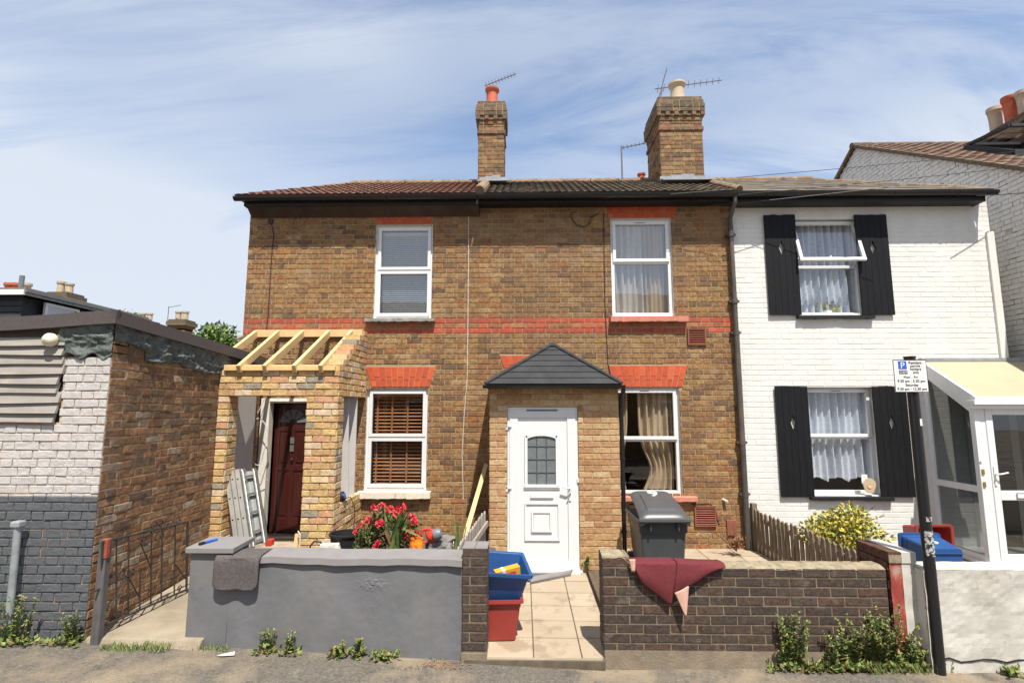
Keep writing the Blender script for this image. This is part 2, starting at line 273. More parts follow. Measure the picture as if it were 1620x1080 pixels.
M['sillpink'] = mat('flaking_pink_sill', (.58, .22, .16), rough=.8, var=.15, vscale=14, bump=.7, bdist=.01, stain=[(18, .58, .64, (.34, .27, .18), .8)])
M['sillwhite'] = mat('flaking_white_sill', (.74, .68, .56), rough=.8, var=.1, vscale=12, bump=.7, bdist=.01, stain=[(16, .62, .68, (.40, .32, .24), .7)])
M['sillgrey'] = mat('weathered_grey_sill', (.30, .29, .27), rough=.9, var=.3, vscale=14, bump=.8, bdist=.01)
M['shingle'] = mat('charcoal_felt_shingle', (.042, .043, .046), rough=.85, var=.22, vscale=5, bump=.5, bscale=220, bdist=.003)
M['poly'] = mat('beige_polycarbonate', (.42, .375, .255), rough=.5, var=.06, vscale=2)
M['brass'] = mat('brass_fitting', (.55, .38, .12), rough=.3, metal=.9, var=.1)
M['chrome'] = mat('bright_metal', (.75, .75, .76), rough=.2, metal=1, var=0)
M['cablew'] = mat('white_cable', (.62, .60, .54), rough=.6, var=.1)
M['cableb'] = mat('black_cable', (.02, .02, .02), rough=.6, var=.1)
M['aer'] = mat('aerial_aluminium', (.20, .20, .20), rough=.5, metal=.4, var=.1)
M['cladding'] = mat('dark_grey_cladding', (.035, .037, .042), rough=.7, var=.12)
M['frost'] = mat('frosted_leaded_glass', (.17, .19, .20), rough=.25, var=.12, vscale=10, bump=.5, bscale=70, bdist=.003, spec=.7)
M['leadline'] = mat('lead_came', (.05, .055, .06), rough=.5, var=0)
M['mould'] = mat('cream_wall_lamp', (.66, .60, .45), rough=.5, var=.1)
M['stickers'] = mat('torn_white_stickers', (.50, .49, .47), rough=.8, var=.3, vscale=30, stain=[(40, .48, .52, (.02, .02, .02), 1.0)])
M['paper'] = mat('litter_paper', (.66, .60, .54), rough=.8, var=.1, vscale=30)
M['lamp'] = mat('white_bulkhead_glass', (.74, .68, .50), rough=.35, var=.1, spec=.5)
M['glass'] = glassmat('window_glass')
M['glassup'] = glassmat('upper_window_glass', (.80, .84, .88), 2.6)
M['porchglass'] = glassmat('porch_side_glass', (.40, .43, .43), 1.3)

# ------------------------------------------------------------------ mesh builder
WORLD = {}
class MB:
    def __init__(s): s.v = []; s.f = []; s.m = []; s.mats = []
    def mi(s, m):
        m = M[m] if isinstance(m, str) else m
        if m not in s.mats: s.mats.append(m)
        return s.mats.index(m)
    def poly(s, pts, m):
        b = len(s.v); s.v += [Vector(p) for p in pts]; s.f.append(tuple(range(b, b+len(pts)))); s.m.append(s.mi(m))
    def mesh(s, pts, faces, m):
        b = len(s.v); s.v += [Vector(p) for p in pts]; k = s.mi(m)
        for f in faces: s.f.append(tuple(b+i for i in f)); s.m.append(k)
    BF = [(0, 3, 2, 1), (4, 5, 6, 7), (0, 1, 5, 4), (1, 2, 6, 5), (2, 3, 7, 6), (3, 0, 4, 7)]
    def hexa(s, p, m): s.mesh(p, MB.BF, m)      # p: 4 bottom, 4 top
    def box(s, x0, x1, y0, y1, z0, z1, m):
        s.hexa([(x0, y0, z0), (x1, y0, z0), (x1, y1, z0), (x0, y1, z0), (x0, y0, z1), (x1, y0, z1), (x1, y1, z1), (x0, y1, z1)], m)
    def obox(s, mtx, sx, sy, sz, m, c=(0, 0, 0)):
        q = [mtx @ Vector((c[0]+a*sx/2, c[1]+b*sy/2, c[2]+d*sz/2)) for d in (-1, 1) for a, b in ((-1, -1), (1, -1), (1, 1), (-1, 1))]
        s.hexa(q, m)
    def bar(s, p0, p1, w, h, m, up=Vector((0, 0, 1))):   # rectangular bar from p0 to p1: w across, h along 'up'
        p0, p1 = Vector(p0), Vector(p1); d = (p1-p0).normalized(); a = d.cross(up).normalized(); u = a.cross(d).normalized()
        q = [p+a*(i*w/2)+u*(j*h/2) for p in (p0, p1) for i, j in ((-1, -1), (1, -1), (1, 1), (-1, 1))]
        s.hexa(q, m)
    def tube(s, p0, p1, r0, m, r1=None, n=10, caps=True):
        p0, p1 = Vector(p0), Vector(p1); r1 = r0 if r1 is None else r1
        d = (p1-p0).normalized(); a = d.orthogonal().normalized(); b = d.cross(a)
        pts = [p+(a*math.cos(2*math.pi*i/n)+b*math.sin(2*math.pi*i/n))*r for p, r in ((p0, r0), (p1, r1)) for i in range(n)]
        fs = [(i, (i+1) % n, n+(i+1) % n, n+i) for i in range(n)]
        if caps: fs += [tuple(range(n))[::-1], tuple(range(n, 2*n))]
        s.mesh(pts, fs, m)
    def path(s, pts, r, m, n=6):
        pts = [Vector(p) for p in pts]; rings = []; a = None
        for i, p in enumerate(pts):
            d = (pts[min(i+1, len(pts)-1)]-pts[max(i-1, 0)]).normalized()
            a = (a - d*a.dot(d)).normalized() if a else d.orthogonal().normalized()
            b = d.cross(a); rr = r[i] if isinstance(r, (list, tuple)) else r
            rings += [p+(a*math.cos(2*math.pi*k/n)+b*math.sin(2*math.pi*k/n))*rr for k in range(n)]
        fs = [(j*n+i, j*n+(i+1) % n, (j+1)*n+(i+1) % n, (j+1)*n+i) for j in range(len(pts)-1) for i in range(n)]
        fs += [tuple(range(n))[::-1], tuple(range((len(pts)-1)*n, len(pts)*n))]
        s.mesh(rings, fs, m)
    def lathe(s, c, prof, m, n=20, mtx=None):
        c = Vector(c); pts = []
        for r, z in prof:
            for i in range(n):
                q = Vector((r*math.cos(2*math.pi*i/n), r*math.sin(2*math.pi*i/n), z))
                pts.append((mtx @ q if mtx else q)+c)
        fs = [(j*n+i, j*n+(i+1) % n, (j+1)*n+(i+1) % n, (j+1)*n+i) for j in range(len(prof)-1) for i in range(n)]
        s.mesh(pts, fs, m)
    def prism(s, poly, off, m):      # polygon points + extrusion vector
        off = Vector(off); n = len(poly); a = [Vector(p) for p in poly]; pts = a+[p+off for p in a]
        s.mesh(pts, [tuple(range(n)), tuple(range(2*n-1, n-1, -1))]+[(i, n+i, n+(i+1) % n, (i+1) % n) for i in range(n)], m)
    def grid(s, fn, nu, nv, m):
        pts = [fn(i/nu, j/nv) for j in range(nv+1) for i in range(nu+1)]; w = nu+1
        s.mesh(pts, [(j*w+i, j*w+i+1, (j+1)*w+i+1, (j+1)*w+i) for j in range(nv) for i in range(nu)], m)
    def text(s, txt, mtx, size, m, align='CENTER', space=1.0, ext=.0006):
        c = bpy.data.curves.new('t', 'FONT'); c.body = txt; c.size = size; c.align_x = align; c.space_character = space; c.extrude = ext
        o = bpy.data.objects.new('t', c); COL.objects.link(o)
        me = bpy.data.meshes.new_from_object(o, depsgraph=bpy.context.evaluated_depsgraph_get())
        s.mesh([mtx @ v.co for v in me.vertices], [tuple(p.vertices) for p in me.polygons], m)
        bpy.data.objects.remove(o); bpy.data.curves.remove(c); bpy.data.meshes.remove(me)
    def build(s, name, parent=None, label=None, cat=None, group=None, kind=None, smooth=False, bevel=0, norm=True, solid=0):
        me = bpy.data.meshes.new(name)
        xs = [v.x for v in s.v]; ys = [v.y for v in s.v]; zs = [v.z for v in s.v]
        c = Vector(((min(xs)+max(xs))/2, (min(ys)+max(ys))/2, min(zs)))
        me.from_pydata([tuple(v-c) for v in s.v], [], s.f)
        for m in s.mats: me.materials.append(m)
        me.polygons.foreach_set('material_index', s.m)
        if norm:
            bm = bmesh.new(); bm.from_mesh(me); bmesh.ops.recalc_face_normals(bm, faces=bm.faces); bm.to_mesh(me); bm.free()
        if smooth:
            me.polygons.foreach_set('use_smooth', [True]*len(me.polygons))
            try: me.set_sharp_from_angle(angle=rad(38))
            except Exception: pass
        me.update(); o = bpy.data.objects.new(name, me); COL.objects.link(o)
        if parent:
            o.parent = parent; o.location = c-WORLD[parent.name]
        else: o.location = c
        WORLD[o.name] = c
        if solid:
            q = o.modifiers.new('solid', 'SOLIDIFY'); q.thickness = solid; q.offset = 0
        if bevel:
            q = o.modifiers.new('bevel', 'BEVEL'); q.width = bevel; q.segments = 2; q.limit_method = 'ANGLE'; q.angle_limit = rad(40)
        tag(o, label, cat, group, kind); return o
def tag(o, label=None, cat=None, group=None, kind=None):
    for k, v in (('label', label), ('category', cat), ('group', group), ('kind', kind)):
        if v: o[k] = v
def thing(name, loc, label, cat, group=None):
    o = bpy.data.objects.new(name, None); o.empty_display_size = .2; COL.objects.link(o); o.location = loc; WORLD[o.name] = Vector(loc)
    tag(o, label, cat, group); return o

# ------------------------------------------------------------------ brickwork: real bricks laid course by course on a mortar slab
def face_y(Y): return lambda u, n, z: Vector((u, Y-n, z))             # wall facing the street
def face_x(X, s): return lambda u, n, z: Vector((X+s*n, u, z))        # wall facing sideways
def lay(B, pt, u0, u1, z0, z1, m, holes=(), bond='flemish', Lb=.225, course=.075, gap=.01, proud=.007, jit=.0015, rough=.002, zref=0., uend=None, drop=None):
    P = Lb*1.5 if bond == 'flemish' else Lb
    r0 = int(math.floor((z0-zref)/course)); r1 = int(math.ceil((z1-zref)/course))
    for r in range(r0, r1):
        za, zb = zref+r*course, zref+(r+1)*course-gap
        if za < z0-.03 or zb > z1+.03: continue
        zm = (za+zb)/2
        lo, hi = (u0, u1) if uend is None else uend(zm)
        if hi-lo < .03: continue
        cuts = []
        for h in holes:
            q = h(zm) if callable(h) else ((h[0], h[1]) if h[2] < zm < h[3] else None)
            if q: cuts.append(q)
        k = int(math.floor((lo-P)/P)); u = k*P + (P/2 if r % 2 else 0)
        segs = []
        while u < hi:
            if bond == 'flemish': segs += [(u, u+Lb), (u+Lb, u+P)]
            else: segs.append((u, u+P))
            u += P
        mm = m(r, zm) if callable(m) else m
        sg = []
        for a, b in segs:
            b -= gap; a, b = max(a, lo), min(b, hi)
            if b-a > 0: sg.append([a, b])
        if len(sg) > 1 and sg[0][1]-sg[0][0] < .035: sg[1][0] = sg[0][0]; sg.pop(0)
        if len(sg) > 1 and sg[-1][1]-sg[-1][0] < .035: sg[-2][1] = sg[-1][1]; sg.pop()
        for a, b in sg:
            parts = [(a, b)]
            for c0, c1 in cuts:
                nw = []
                for p, q in parts:
                    if q <= c0 or p >= c1: nw.append((p, q)); continue
                    if p < c0: nw.append((p, c0))
                    if q > c1: nw.append((c1, q))
                parts = nw
            for p, q in parts:
                if q-p < .02: continue
                j = lambda s=jit: R.uniform(-s, s)
                if drop and R.random() < drop: pr = proud*.25
                else: pr = proud
                pj = pr+R.uniform(-rough, rough); e = .004
                A = [(p+j(), za+j()), (q+j(), za+j()), (q+j(), zb+j()), (p+j(), zb+j())]
                cs = [(1, 1), (-1, 1), (-1, -1), (1, -1)]
                back = [pt(x, -.012, z) for x, z in A]; mid = [pt(x, pj-e*.8, z) for x, z in A]
                fr = [pt(x+sx*e, pj+R.uniform(-rough, rough)*.5, z+sz*e) for (x, z), (sx, sz) in zip(A, cs)]
                B.mesh(back+mid+fr, [(i, (i+1) % 4, 4+(i+1) % 4, 4+i) for i in range(4)]+[(4+i, 4+(i+1) % 4, 8+(i+1) % 4, 8+i) for i in range(4)]+[(8, 9, 10, 11)], mm)
def slab(B, pt, u0, u1, z0, z1, T, m, holes=(), back=None, reveal=None):
    us = sorted({u0, u1}|{h[0] for h in holes}|{h[1] for h in holes}); zs = sorted({z0, z1}|{h[2] for h in holes}|{h[3] for h in holes})
    us = [u for u in us if u0-1e-6 <= u <= u1+1e-6]; zs = [z for z in zs if z0-1e-6 <= z <= z1+1e-6]
    for a, b in zip(us, us[1:]):
        for c, d in zip(zs, zs[1:]):
            um, zm = (a+b)/2, (c+d)/2
            if any(h[0] < um < h[1] and h[2] < zm < h[3] for h in holes): continue
            B.poly([pt(a, 0, c), pt(b, 0, c), pt(b, 0, d), pt(a, 0, d)], m)
            B.poly([pt(a, -T, c), pt(a, -T, d), pt(b, -T, d), pt(b, -T, c)], back or m)
    rv = reveal or m
    for h in list(holes):
        for (a, c), (b, d) in (((h[0], h[2]), (h[1], h[2])), ((h[1], h[2]), (h[1], h[3])), ((h[1], h[3]), (h[0], h[3])), ((h[0], h[3]), (h[0], h[2]))):
            B.poly([pt(a, 0, c), pt(b, 0, d), pt(b, -T, d), pt(a, -T, c)], rv)
    for (a, c), (b, d) in (((u0, z0), (u1, z0)), ((u1, z0), (u1, z1)), ((u1, z1), (u0, z1)), ((u0, z1), (u0, z0))):
        B.poly([pt(a, 0, c), pt(b, 0, d), pt(b, -T, d), pt(a, -T, c)], m)

# ------------------------------------------------------------------ planes of the place
YF, YP, YL, YG = 7.55, 6.85, 6.43, 4.70        # house fronts, middle porch front, brick porch front, garden wall fronts
def gz(x):
    pts = [(-60, .3), (-6, .18), (-3.7, .14), (-2.75, .10), (-.4, .0), (.8, -.05), (3.2, 0.), (5, .03), (60, .2)]
    for (a, c), (b, d) in zip(pts, pts[1:]):
        if a <= x <= b: return c+(d-c)*(x-a)/(b-a)
    return 0

# ------------------------------------------------------------------ setting
b = MB()
xs = [-90, -40, -15, -8, -6, -5, -4.4, -3.7, -3.2, -2.75, -2, -1.2, -.4, .2, .8, 1.6, 2.4, 3.2, 4, 5, 7, 12, 30, 90]; ys = [-60, -20, -6, -1.4, 1, 3, 4, 4.5, 5, 5.6, 12, 30, 110]
def gpt(x, y):
    z = gz(x)
    if y > 5: z -= .12
    if y < -1.4: z -= .13
    return Vector((x, y, z-max(0, 4.7-y)*.012))
pts = [gpt(x, y) for y in ys for x in xs]; w = len(xs)
b.mesh(pts, [(j*w+i, j*w+i+1, (j+1)*w+i+1, (j+1)*w+i) for j in range(len(ys)-1) for i in range(w-1)], 'asphalt')
b.build('pavement', kind='structure')

XG = -3.76          # garage corner line
# alley slab
b = MB()
a0, a1 = -3.72, -2.72
def sl(x, y, z): return (x, y, z)
b.mesh([(a0, 4.60, .06), (a1, 4.60, .06), (a1, 6.5, .06), (a0, 6.5, .06), (a0, 4.66, .175), (a1, 4.66, .165), (a1, 6.5, .29), (a0, 6.5, .29)], MB.BF, 'concrete')
b.build('alley_slab', kind='structure', bevel=.012)
# garden soil behind grey wall
b = MB()
def soilf(u, v):
    x = -2.65+u*2.30; y = 4.94+v*(YF-4.94)
    return Vector((x, y, .36+.05*mnoise.noise(Vector((x*3, y*3, 1)))+(.04 if v > .3 else 0)))
b.grid(soilf, 40, 36, 'soil'); b.build('garden_soil', kind='structure', norm=False)
# tiled path
PX0, PX1 = pY(770, 960, YG).x, pY(955, 960, YG).x
b = MB(); rows = 7; y0 = 4.70; ty = .37
zp = lambda y: .035+(y-4.70)*.021
b.hexa([(PX0-.18, 4.66, -.12), (PX1, 4.66, -.12), (PX1+.3, YF, -.12), (PX0-.18, YF, -.12), (PX0-.18, 4.66, .026), (PX1, 4.66, .026), (PX1+.3, YF, .026+.058), (PX0-.18, YF, .026+.058)], 'joint')
seam = [PX0-.17, pZ(843, 1009, .04).x, pZ(914, 1009, .04).x, PX1+.1]
for r in range(rows):
    ya, yb = y0+r*ty, y0+(r+1)*ty-.012
    for i in range(3):
        xa, xb = seam[i]+.006, seam[i+1]-.006
        if i == 2: xb += .0
        dz = R.uniform(-.0015, .0015)
        b.hexa([(xa, ya, .0), (xb, ya, .0), (xb, yb, .0), (xa, yb, .0)]+[(x, y, zp(y)+dz) for x, y in ((xa, ya), (xb, ya), (xb, yb), (xa, yb))], 'flag')
b.mesh([(PX0-.02, 4.665, -.12), (PX1-.02, 4.665, -.12), (PX1-.02, 4.70, -.12), (PX0-.02, 4.70, -.12), (PX0-.02, 4.675, .03), (PX1-.02, 4.675, .03), (PX1-.02, 4.70, .034), (PX0-.02, 4.70, .034)], MB.BF, 'concrete')
b.build('path', kind='structure')
# middle yard paving and white house yard
b = MB(); tx = .45
b.box(1.02, 3.33, 4.93, YF, -.1, .185, 'joint')
for i in range(6):
    for j in range(6):
        xa, ya = 1.02+i*tx, 4.93+j*tx; xb, yb = min(xa+tx-.01, 3.33), min(ya+tx-.01, YF)
        if xb <= xa: continue
        b.box(xa, xb, ya, yb, .15, .2+R.uniform(-.002, .002), 'flag')
b.box(.79, 1.02, 4.93, YF, -.1, .12, 'soil')
b.build('yard_paving', kind='structure')
b = MB(); b.box(3.40, 9.5, 4.85, YF, -.1, .2, 'concrete'); b.build('front_yard', kind='structure')

# ------------------------------------------------------------------ windows
def window(par, x0, x1, z0, z1, Y, zt, open_top=False, sill='sillwhite', sill_ext=(.05, .05), sillh=.055, silld=.09, name='window', fr=.055, glass='glass', sash=.045, vent=True, silllabel=None, both=False, paintm='upvc'):
    w = MB(); Yf = Y+.045; D = .07
    def frame(B, a, bb, c, d, t, y0, y1, m=paintm):
        B.box(a, a+t, y0, y1, c, d, m); B.box(bb-t, bb, y0, y1, c, d, m); B.box(a+t, bb-t, y0, y1, c, c+t, m); B.box(a+t, bb-t, y0, y1, d-t, d, m)
    frame(w, x0, x1, z0, z1, fr, Yf, Yf+D)
    w.box(x0+fr, x1-fr, Yf+.002, Yf+D-.002, zt-.022, zt+.022, paintm)
    a, c = x0+fr*.62, x1-fr*.62
    if not open_top: frame(w, a, c, zt+.008, z1-fr*.62, sash, Yf-.022, Yf+.02)
    if both: frame(w, a, c, z0+fr*.62, zt-.008, sash, Yf-.016, Yf+.02)
    if vent and not open_top: w.box((x0+x1)/2-.07, (x0+x1)/2+.07, Yf-.004-.022, Yf-.022, z1-fr*.62-.026, z1-fr*.62-.018, 'ink')
    o = w.build(name, par, bevel=.004)
    g = MB(); yy = Yf+.03
    g.poly([(x0+fr, yy, z0+fr), (x1-fr, yy, z0+fr), (x1-fr, yy, zt-.02), (x0+fr, yy, zt-.02)], glass)
    if not open_top: g.poly([(a+sash, yy-.02, zt+.01+sash), (c-sash, yy-.02, zt+.01+sash), (c-sash, yy-.02, z1-fr*.62-sash), (a+sash, yy-.02, z1-fr*.62-sash)], glass)
    g.build('pane', o, norm=False)
    if open_top:
        s = MB(); ang = rad(17); hz = z1-fr*.62; hh = hz-(zt+.008)
        mt = Matrix.Translation(Vector((0, Yf-.022, hz))) @ Matrix.Rotation(-ang, 4, 'X')
        t = sash
        for (p, q, r, u) in ((a, a+t, -hh, 0), (c-t, c, -hh, 0), (a+t, c-t, -hh, -hh+t), (a+t, c-t, -t, 0)):
            s.obox(mt, q-p, .04, u-r, paintm, c=((p+q)/2, 0, (r+u)/2))
        s.bar((a+.02, Yf, zt+.02), mt @ Vector((a+.02, 0, -hh+.1)), .012, .012, 'chrome'); s.bar((c-.02, Yf, zt+.02), mt @ Vector((c-.02, 0, -hh+.1)), .012, .012, 'chrome')
        s.bar(mt @ Vector(((a+c)/2, .03, -hh+.02)), mt @ Vector(((a+c)/2, .03, -hh+.10)), .02, .02, paintm)
        s.poly([mt @ Vector(p) for p in ((a+t, 0, -hh+t), (c-t, 0, -hh+t), (c-t, 0, -t), (a+t, 0, -t))], glass)
        s.build('sash', o)
    if sill:
        s = MB(); e0, e1 = sill_ext; n = 22; rr = random.Random(int(x0*100))
        def top(x): return z0-.003
        X = [x0-e0+(x1-x0+e0+e1)*i/n for i in range(n+1)]
        for i in range(n):
            j0, j1 = [rr.uniform(-.006, .004) if 0 < k < n else 0 for k in (i, i+1)]
            s.hexa([(X[i], Y-silld+j0*.5, z0-sillh+j0), (X[i+1], Y-silld+j0*.5, z0-sillh+j0), (X[i+1], Yf+.02, z0-sillh+j0), (X[i], Yf+.02, z0-sillh+j0),
                    (X[i], Y-silld+j0*.4, z0-.018), (X[i+1], Y-silld+j0*.4, z0-.018), (X[i+1], Yf+.02, z0+.001), (X[i], Yf+.02, z0+.001)], sill)
        s.build('sill', o, label=silllabel)
    return o
def drape(par, x0, x1, z0, z1, Y, m, folds=9, amp=.035, gather=None, name='curtain', hem=0, xtop=None):
    b = MB(); nu = folds*10
    ph = R.uniform(0, 6)
    def fn(u, v):
        a, c = x0, x1
        if xtop: a, c = x0*(1-v)+xtop[0]*v, x1*(1-v)+xtop[1]*v
        if gather: g = gather(v); a, c = g
        x = a+(c-a)*u; y = Y+amp*math.sin(u*folds*2*math.pi+ph+.5*math.sin(v*3))+amp*.5*math.sin(u*folds*4.7+1.3*v*2+ph)
        z = z0+(z1-z0)*v+(hem*abs(math.sin(u*math.pi*3))*(1-v) if hem else 0)
        return Vector((x, y, z))
    b.grid(fn, nu, 14, m); return b.build(name, par, smooth=True, norm=False)
def blind(par, x0, x1, z0, z1, Y, m, tape=None, pitch=.048, wd=.045, tilt=25):
    b = MB(); z = z0
    while z < z1:
        mt = Matrix.Translation(Vector(((x0+x1)/2, Y, z))) @ Matrix.Rotation(rad(tilt), 4, 'X'); b.obox(mt, x1-x0, wd, .003, m); z += pitch
    if tape:
        for f in (.06, .36, .68): b.box(x0+(x1-x0)*f-.012, x0+(x1-x0)*f+.012, Y-.03, Y-.026, z0, z1, tape)
    b.box(x0, x1, Y-.03, Y+.03, z1, z1+.04, m)
    return b.build('blind', par)
def arch(par, x0, x1, z0, z1, Y, splay=.09, m='arch', jm='archjoint', n=None, proud=.010, clip=None, label=None):
    b = MB(); n = n or int(round((x1-x0)/.076)); 
    b.prism([(x0, Y-.004, z0), (x1, Y-.004, z0), (x1+splay, Y-.004, z1), (x0-splay, Y-.004, z1)], (0, .05, 0), jm)
    for i in range(n):
        f0, f1 = i/n, (i+1)/n
        def pt(f, t): return (x0-splay*t)+(x1-x0+2*splay*t)*f
        zs = [0, .5, 1] if i % 2 else [0, .33, 1]
        for t0, t1 in zip(zs, zs[1:]):
            g = .0045; dz = g/(z1-z0)
            q = [(pt(f0, t0)+g, z0+(z1-z0)*(t0+dz)), (pt(f1, t0)-g, z0+(z1-z0)*(t0+dz)), (pt(f1, t1)-g, z0+(z1-z0)*(t1-dz)), (pt(f0, t1)+g, z0+(z1-z0)*(t1-dz))]
            pr = proud+R.uniform(-.001, .001)
            b.prism([(x, Y-pr, z) for x, z in q], (0, .02, 0), m)
    return b.build('arch', par, label=label)
def archcut(x0, x1, z0, z1, splay=.09):
    def f(z):
        if not (z0-.02 < z < z1): return None
        t = max(0, (z-z0)/(z1-z0)); return (x0-splay*t, x1+splay*t)
    return f
def room(par, x0, x1, y0, y1, z0, z1):
    b = MB(); b.box(x0, x1, y0, y1, z0, z1, 'roomwall'); return b.build('room', par)

# ------------------------------------------------------------------ roofs: courses of rolled tiles with real risers
def tiled(B, O, A, S, Nn, La, Ls, m, h0=0, h1=0, ncourse=10, period=.11, amp=.014, step=.016, sub=4):
    """O eave start, A unit along eave, S unit up the slope, h0/h1 horizontal loss of each end at the top"""
    n = max(2, int(La/period*sub))
    for k in range(ncourse):
        s0, s1 = Ls*k/ncourse, Ls*(k+1)/ncourse
        lo0, hi0, lo1, hi1 = h0*s0/Ls, La-h1*s0/Ls, h0*s1/Ls, La-h1*s1/Ls
        off = 0 if amp else (k % 2)*(sub//2)
        for c in range(-off, n, sub):          # each tile is an island of its own, so it has its own tone
            pp = []; jx = R.uniform(-.002, .002)
            for i in range(max(c, 0), min(c+sub, n)+1):
                a = La*i/n; hh = amp*(abs(math.sin(math.pi*a/period))**.7) if amp else 0
                a0, a1 = min(max(a, lo0), hi0), min(max(a, lo1), hi1)
                pp += [O+A*a0+S*s0-Nn*.02, O+A*a0+S*(s0-.01)+Nn*(hh+step+jx), O+A*a1+S*(s1+.01)+Nn*(hh+jx)]
            W = len(pp)//3
            if W < 2 or (pp[2]-pp[-1]).length < 1e-5 and (pp[0]-pp[-3]).length < 1e-5: continue
            ff = []
            for i in range(W-1): q, r = 3*i, 3*(i+1); ff += [(q, r, r+1, q+1), (q+1, r+1, r+2, q+2)]
            B.mesh(pp, ff, m)
def ridge_run(B, p0, p1, r=.085, m='ridge', L0=.42):
    p0, p1 = Vector(p0), Vector(p1); n = max(1, int((p1-p0).length/L0))
    for i in range(n):
        a, c = p0.lerp(p1, i/n), p0.lerp(p1, (i+1)/n-.012/((p1-p0).length))
        B.tube(a, c, r+R.uniform(-.004, .004), m, r1=r+.008, n=12)

EAVE_Y = 7.30
zE = pY(760, 306, EAVE_Y).z            # gutter top line at the eave
RID_Y = 9.1
zR = pY(760, 289, RID_Y).z
slopeL = math.hypot(RID_Y-EAVE_Y, zR-zE); Sv = Vector((0, RID_Y-EAVE_Y, zR-zE)).normalized(); Nv = Vector((0, -Sv.z, Sv.y))
XL = pY(391, 430, YF).x; XM = pY(758, 400, YF).x; XW = pY(1170, 560, YF).x; XR = pY(1576, 450, YF).x
BACK = 2*RID_Y-EAVE_Y
print('zE', zE, 'zR', zR, 'XL', XL, 'XM', XM, 'XW', XW, 'XR', XR)
SF = YF + .22

def house_shell(par, x0, x1, front, zb=-.12, left=True, right=True, mat_side='stock', zt=None):
    """side and back walls as one mesh part together with the given front bricks"""
    zt = zt or zE-.05
    for s, X in ((left, x0), (right, x1)):
        if s: front.box(X if X == x0 else X-.2, X+.2 if X == x0 else X, YF+.22, BACK-.3, zb, zt, mat_side)
    front.box(x0, x1, BACK-.5, BACK-.3, zb, zt, mat_side)
    front.box(x0+.2, x1-.2, YF+.22, BACK-.5, 2.62, 2.72, 'roomwall')       # first floor
def gutter(par, x0, x1, endl=True, endr=True, bend=0):
    b = MB(); n = 10; y = EAVE_Y-.035; z = zE-.045; r = .055
    prof = [(y+r*math.cos(t), z+r*math.sin(t)) for t in [math.pi+math.pi*i/n for i in range(n+1)]]
    pr2 = [(y+(r-.006)*math.cos(t), z+(r-.006)*math.sin(t)) for t in [math.pi*2-math.pi*i/n for i in range(n+1)]]
    poly = prof+pr2
    b.prism([(x0, p, q) for p, q in poly], (x1-x0, 0, 0), 'black')
    x = x0+.4
    while x < x1:
        b.prism([(x, p-(.004 if p < y else -.004), q-.005) for p, q in prof]+[(x, EAVE_Y+.02, z), (x, EAVE_Y+.02, z+.02)], (.04, 0, 0), 'black'); x += .9
    if endl: b.prism([(x0-.008, p, q) for p, q in prof], (.008, 0, 0), 'black')
    if endr: b.prism([(x1, p, q) for p, q in prof], (.008, 0, 0), 'black')
    return b.build('gutter', par, smooth=True)

def put_holes(lst): return [(a, c, d, e) for a, c, d, e in lst]
zb1 = pY(600, 527, YF).z; zb0 = pY(600, 498, YF).z          # red band bottom, top
zref = zb1
def stockrow(r, z):
    if zb1-.005 < z < zb1+.225+.01:
        k = int((z-zb1)/.075); return ('redband', 'redmid', 'redband')[min(max(k, 0), 2)]
    return 'stock'

# ---- left brick house
LH = thing('brick_house', (XL, YF, 0), 'yellow brick cottage at the left end of the terrace, under a brown-red tiled roof', 'house')
wu = rect(593, 684, 356, 503, YF); wl = rect(578, 676, 614, 775, YF); dl = rect(402, 487, 630, 866, YF)
dl = (dl[0], dl[1], .32, dl[3])
al = rect(588, 680, 580, 612, YF); au = rect(597, 682, 334, 355, YF)
b = MB(); pt = face_y(YF)
holes = [wu, wl, dl]
slab(b, pt, XL, XM, -.1, zE-.06, .22, 'mortar', holes, back='roomwall', reveal='upvc_dirty')
lay(b, pt, XL, XM, -.05, zE-.05, stockrow, holes+[archcut(al[0], al[1], al[2], al[3]), archcut(au[0], au[1], au[2], au[3], .05)], zref=zref)
lay(b, face_x(XL, -1), YF, BACK-.3, -.05, zE-.05, stockrow, zref=zref)
house_shell(LH, XL, XM, b, right=False)
b.build('wall', LH, norm=False)
arch(LH, *al, YF); arch(LH, *au, YF, splay=.05)
w1 = window(LH, *wu, YF, pY(640, 427, YF).z, sill='sillgrey', sill_ext=(.10, .06), sillh=.06, glass='glassup', both=True, vent=False)
blind(w1, wu[0]+.09, wu[1]-.09, wu[2]+.08, wu[3]-.12, YF+.15, 'blindwhite', pitch=.03, wd=.025, tilt=30)
w2 = window(LH, *wl, YF, pY(628, 692, YF).z, sill='sillwhite', sill_ext=(.07, .07), sillh=.10, silld=.10, both=True, vent=False, silllabel='thick white sill with flaking paint')
blind(w2, wl[0]+.09, wl[1]-.09, wl[2]+.08, wl[3]-.12, YF+.15, 'blindwood', tape='tape', pitch=.050, wd=.045, tilt=32)
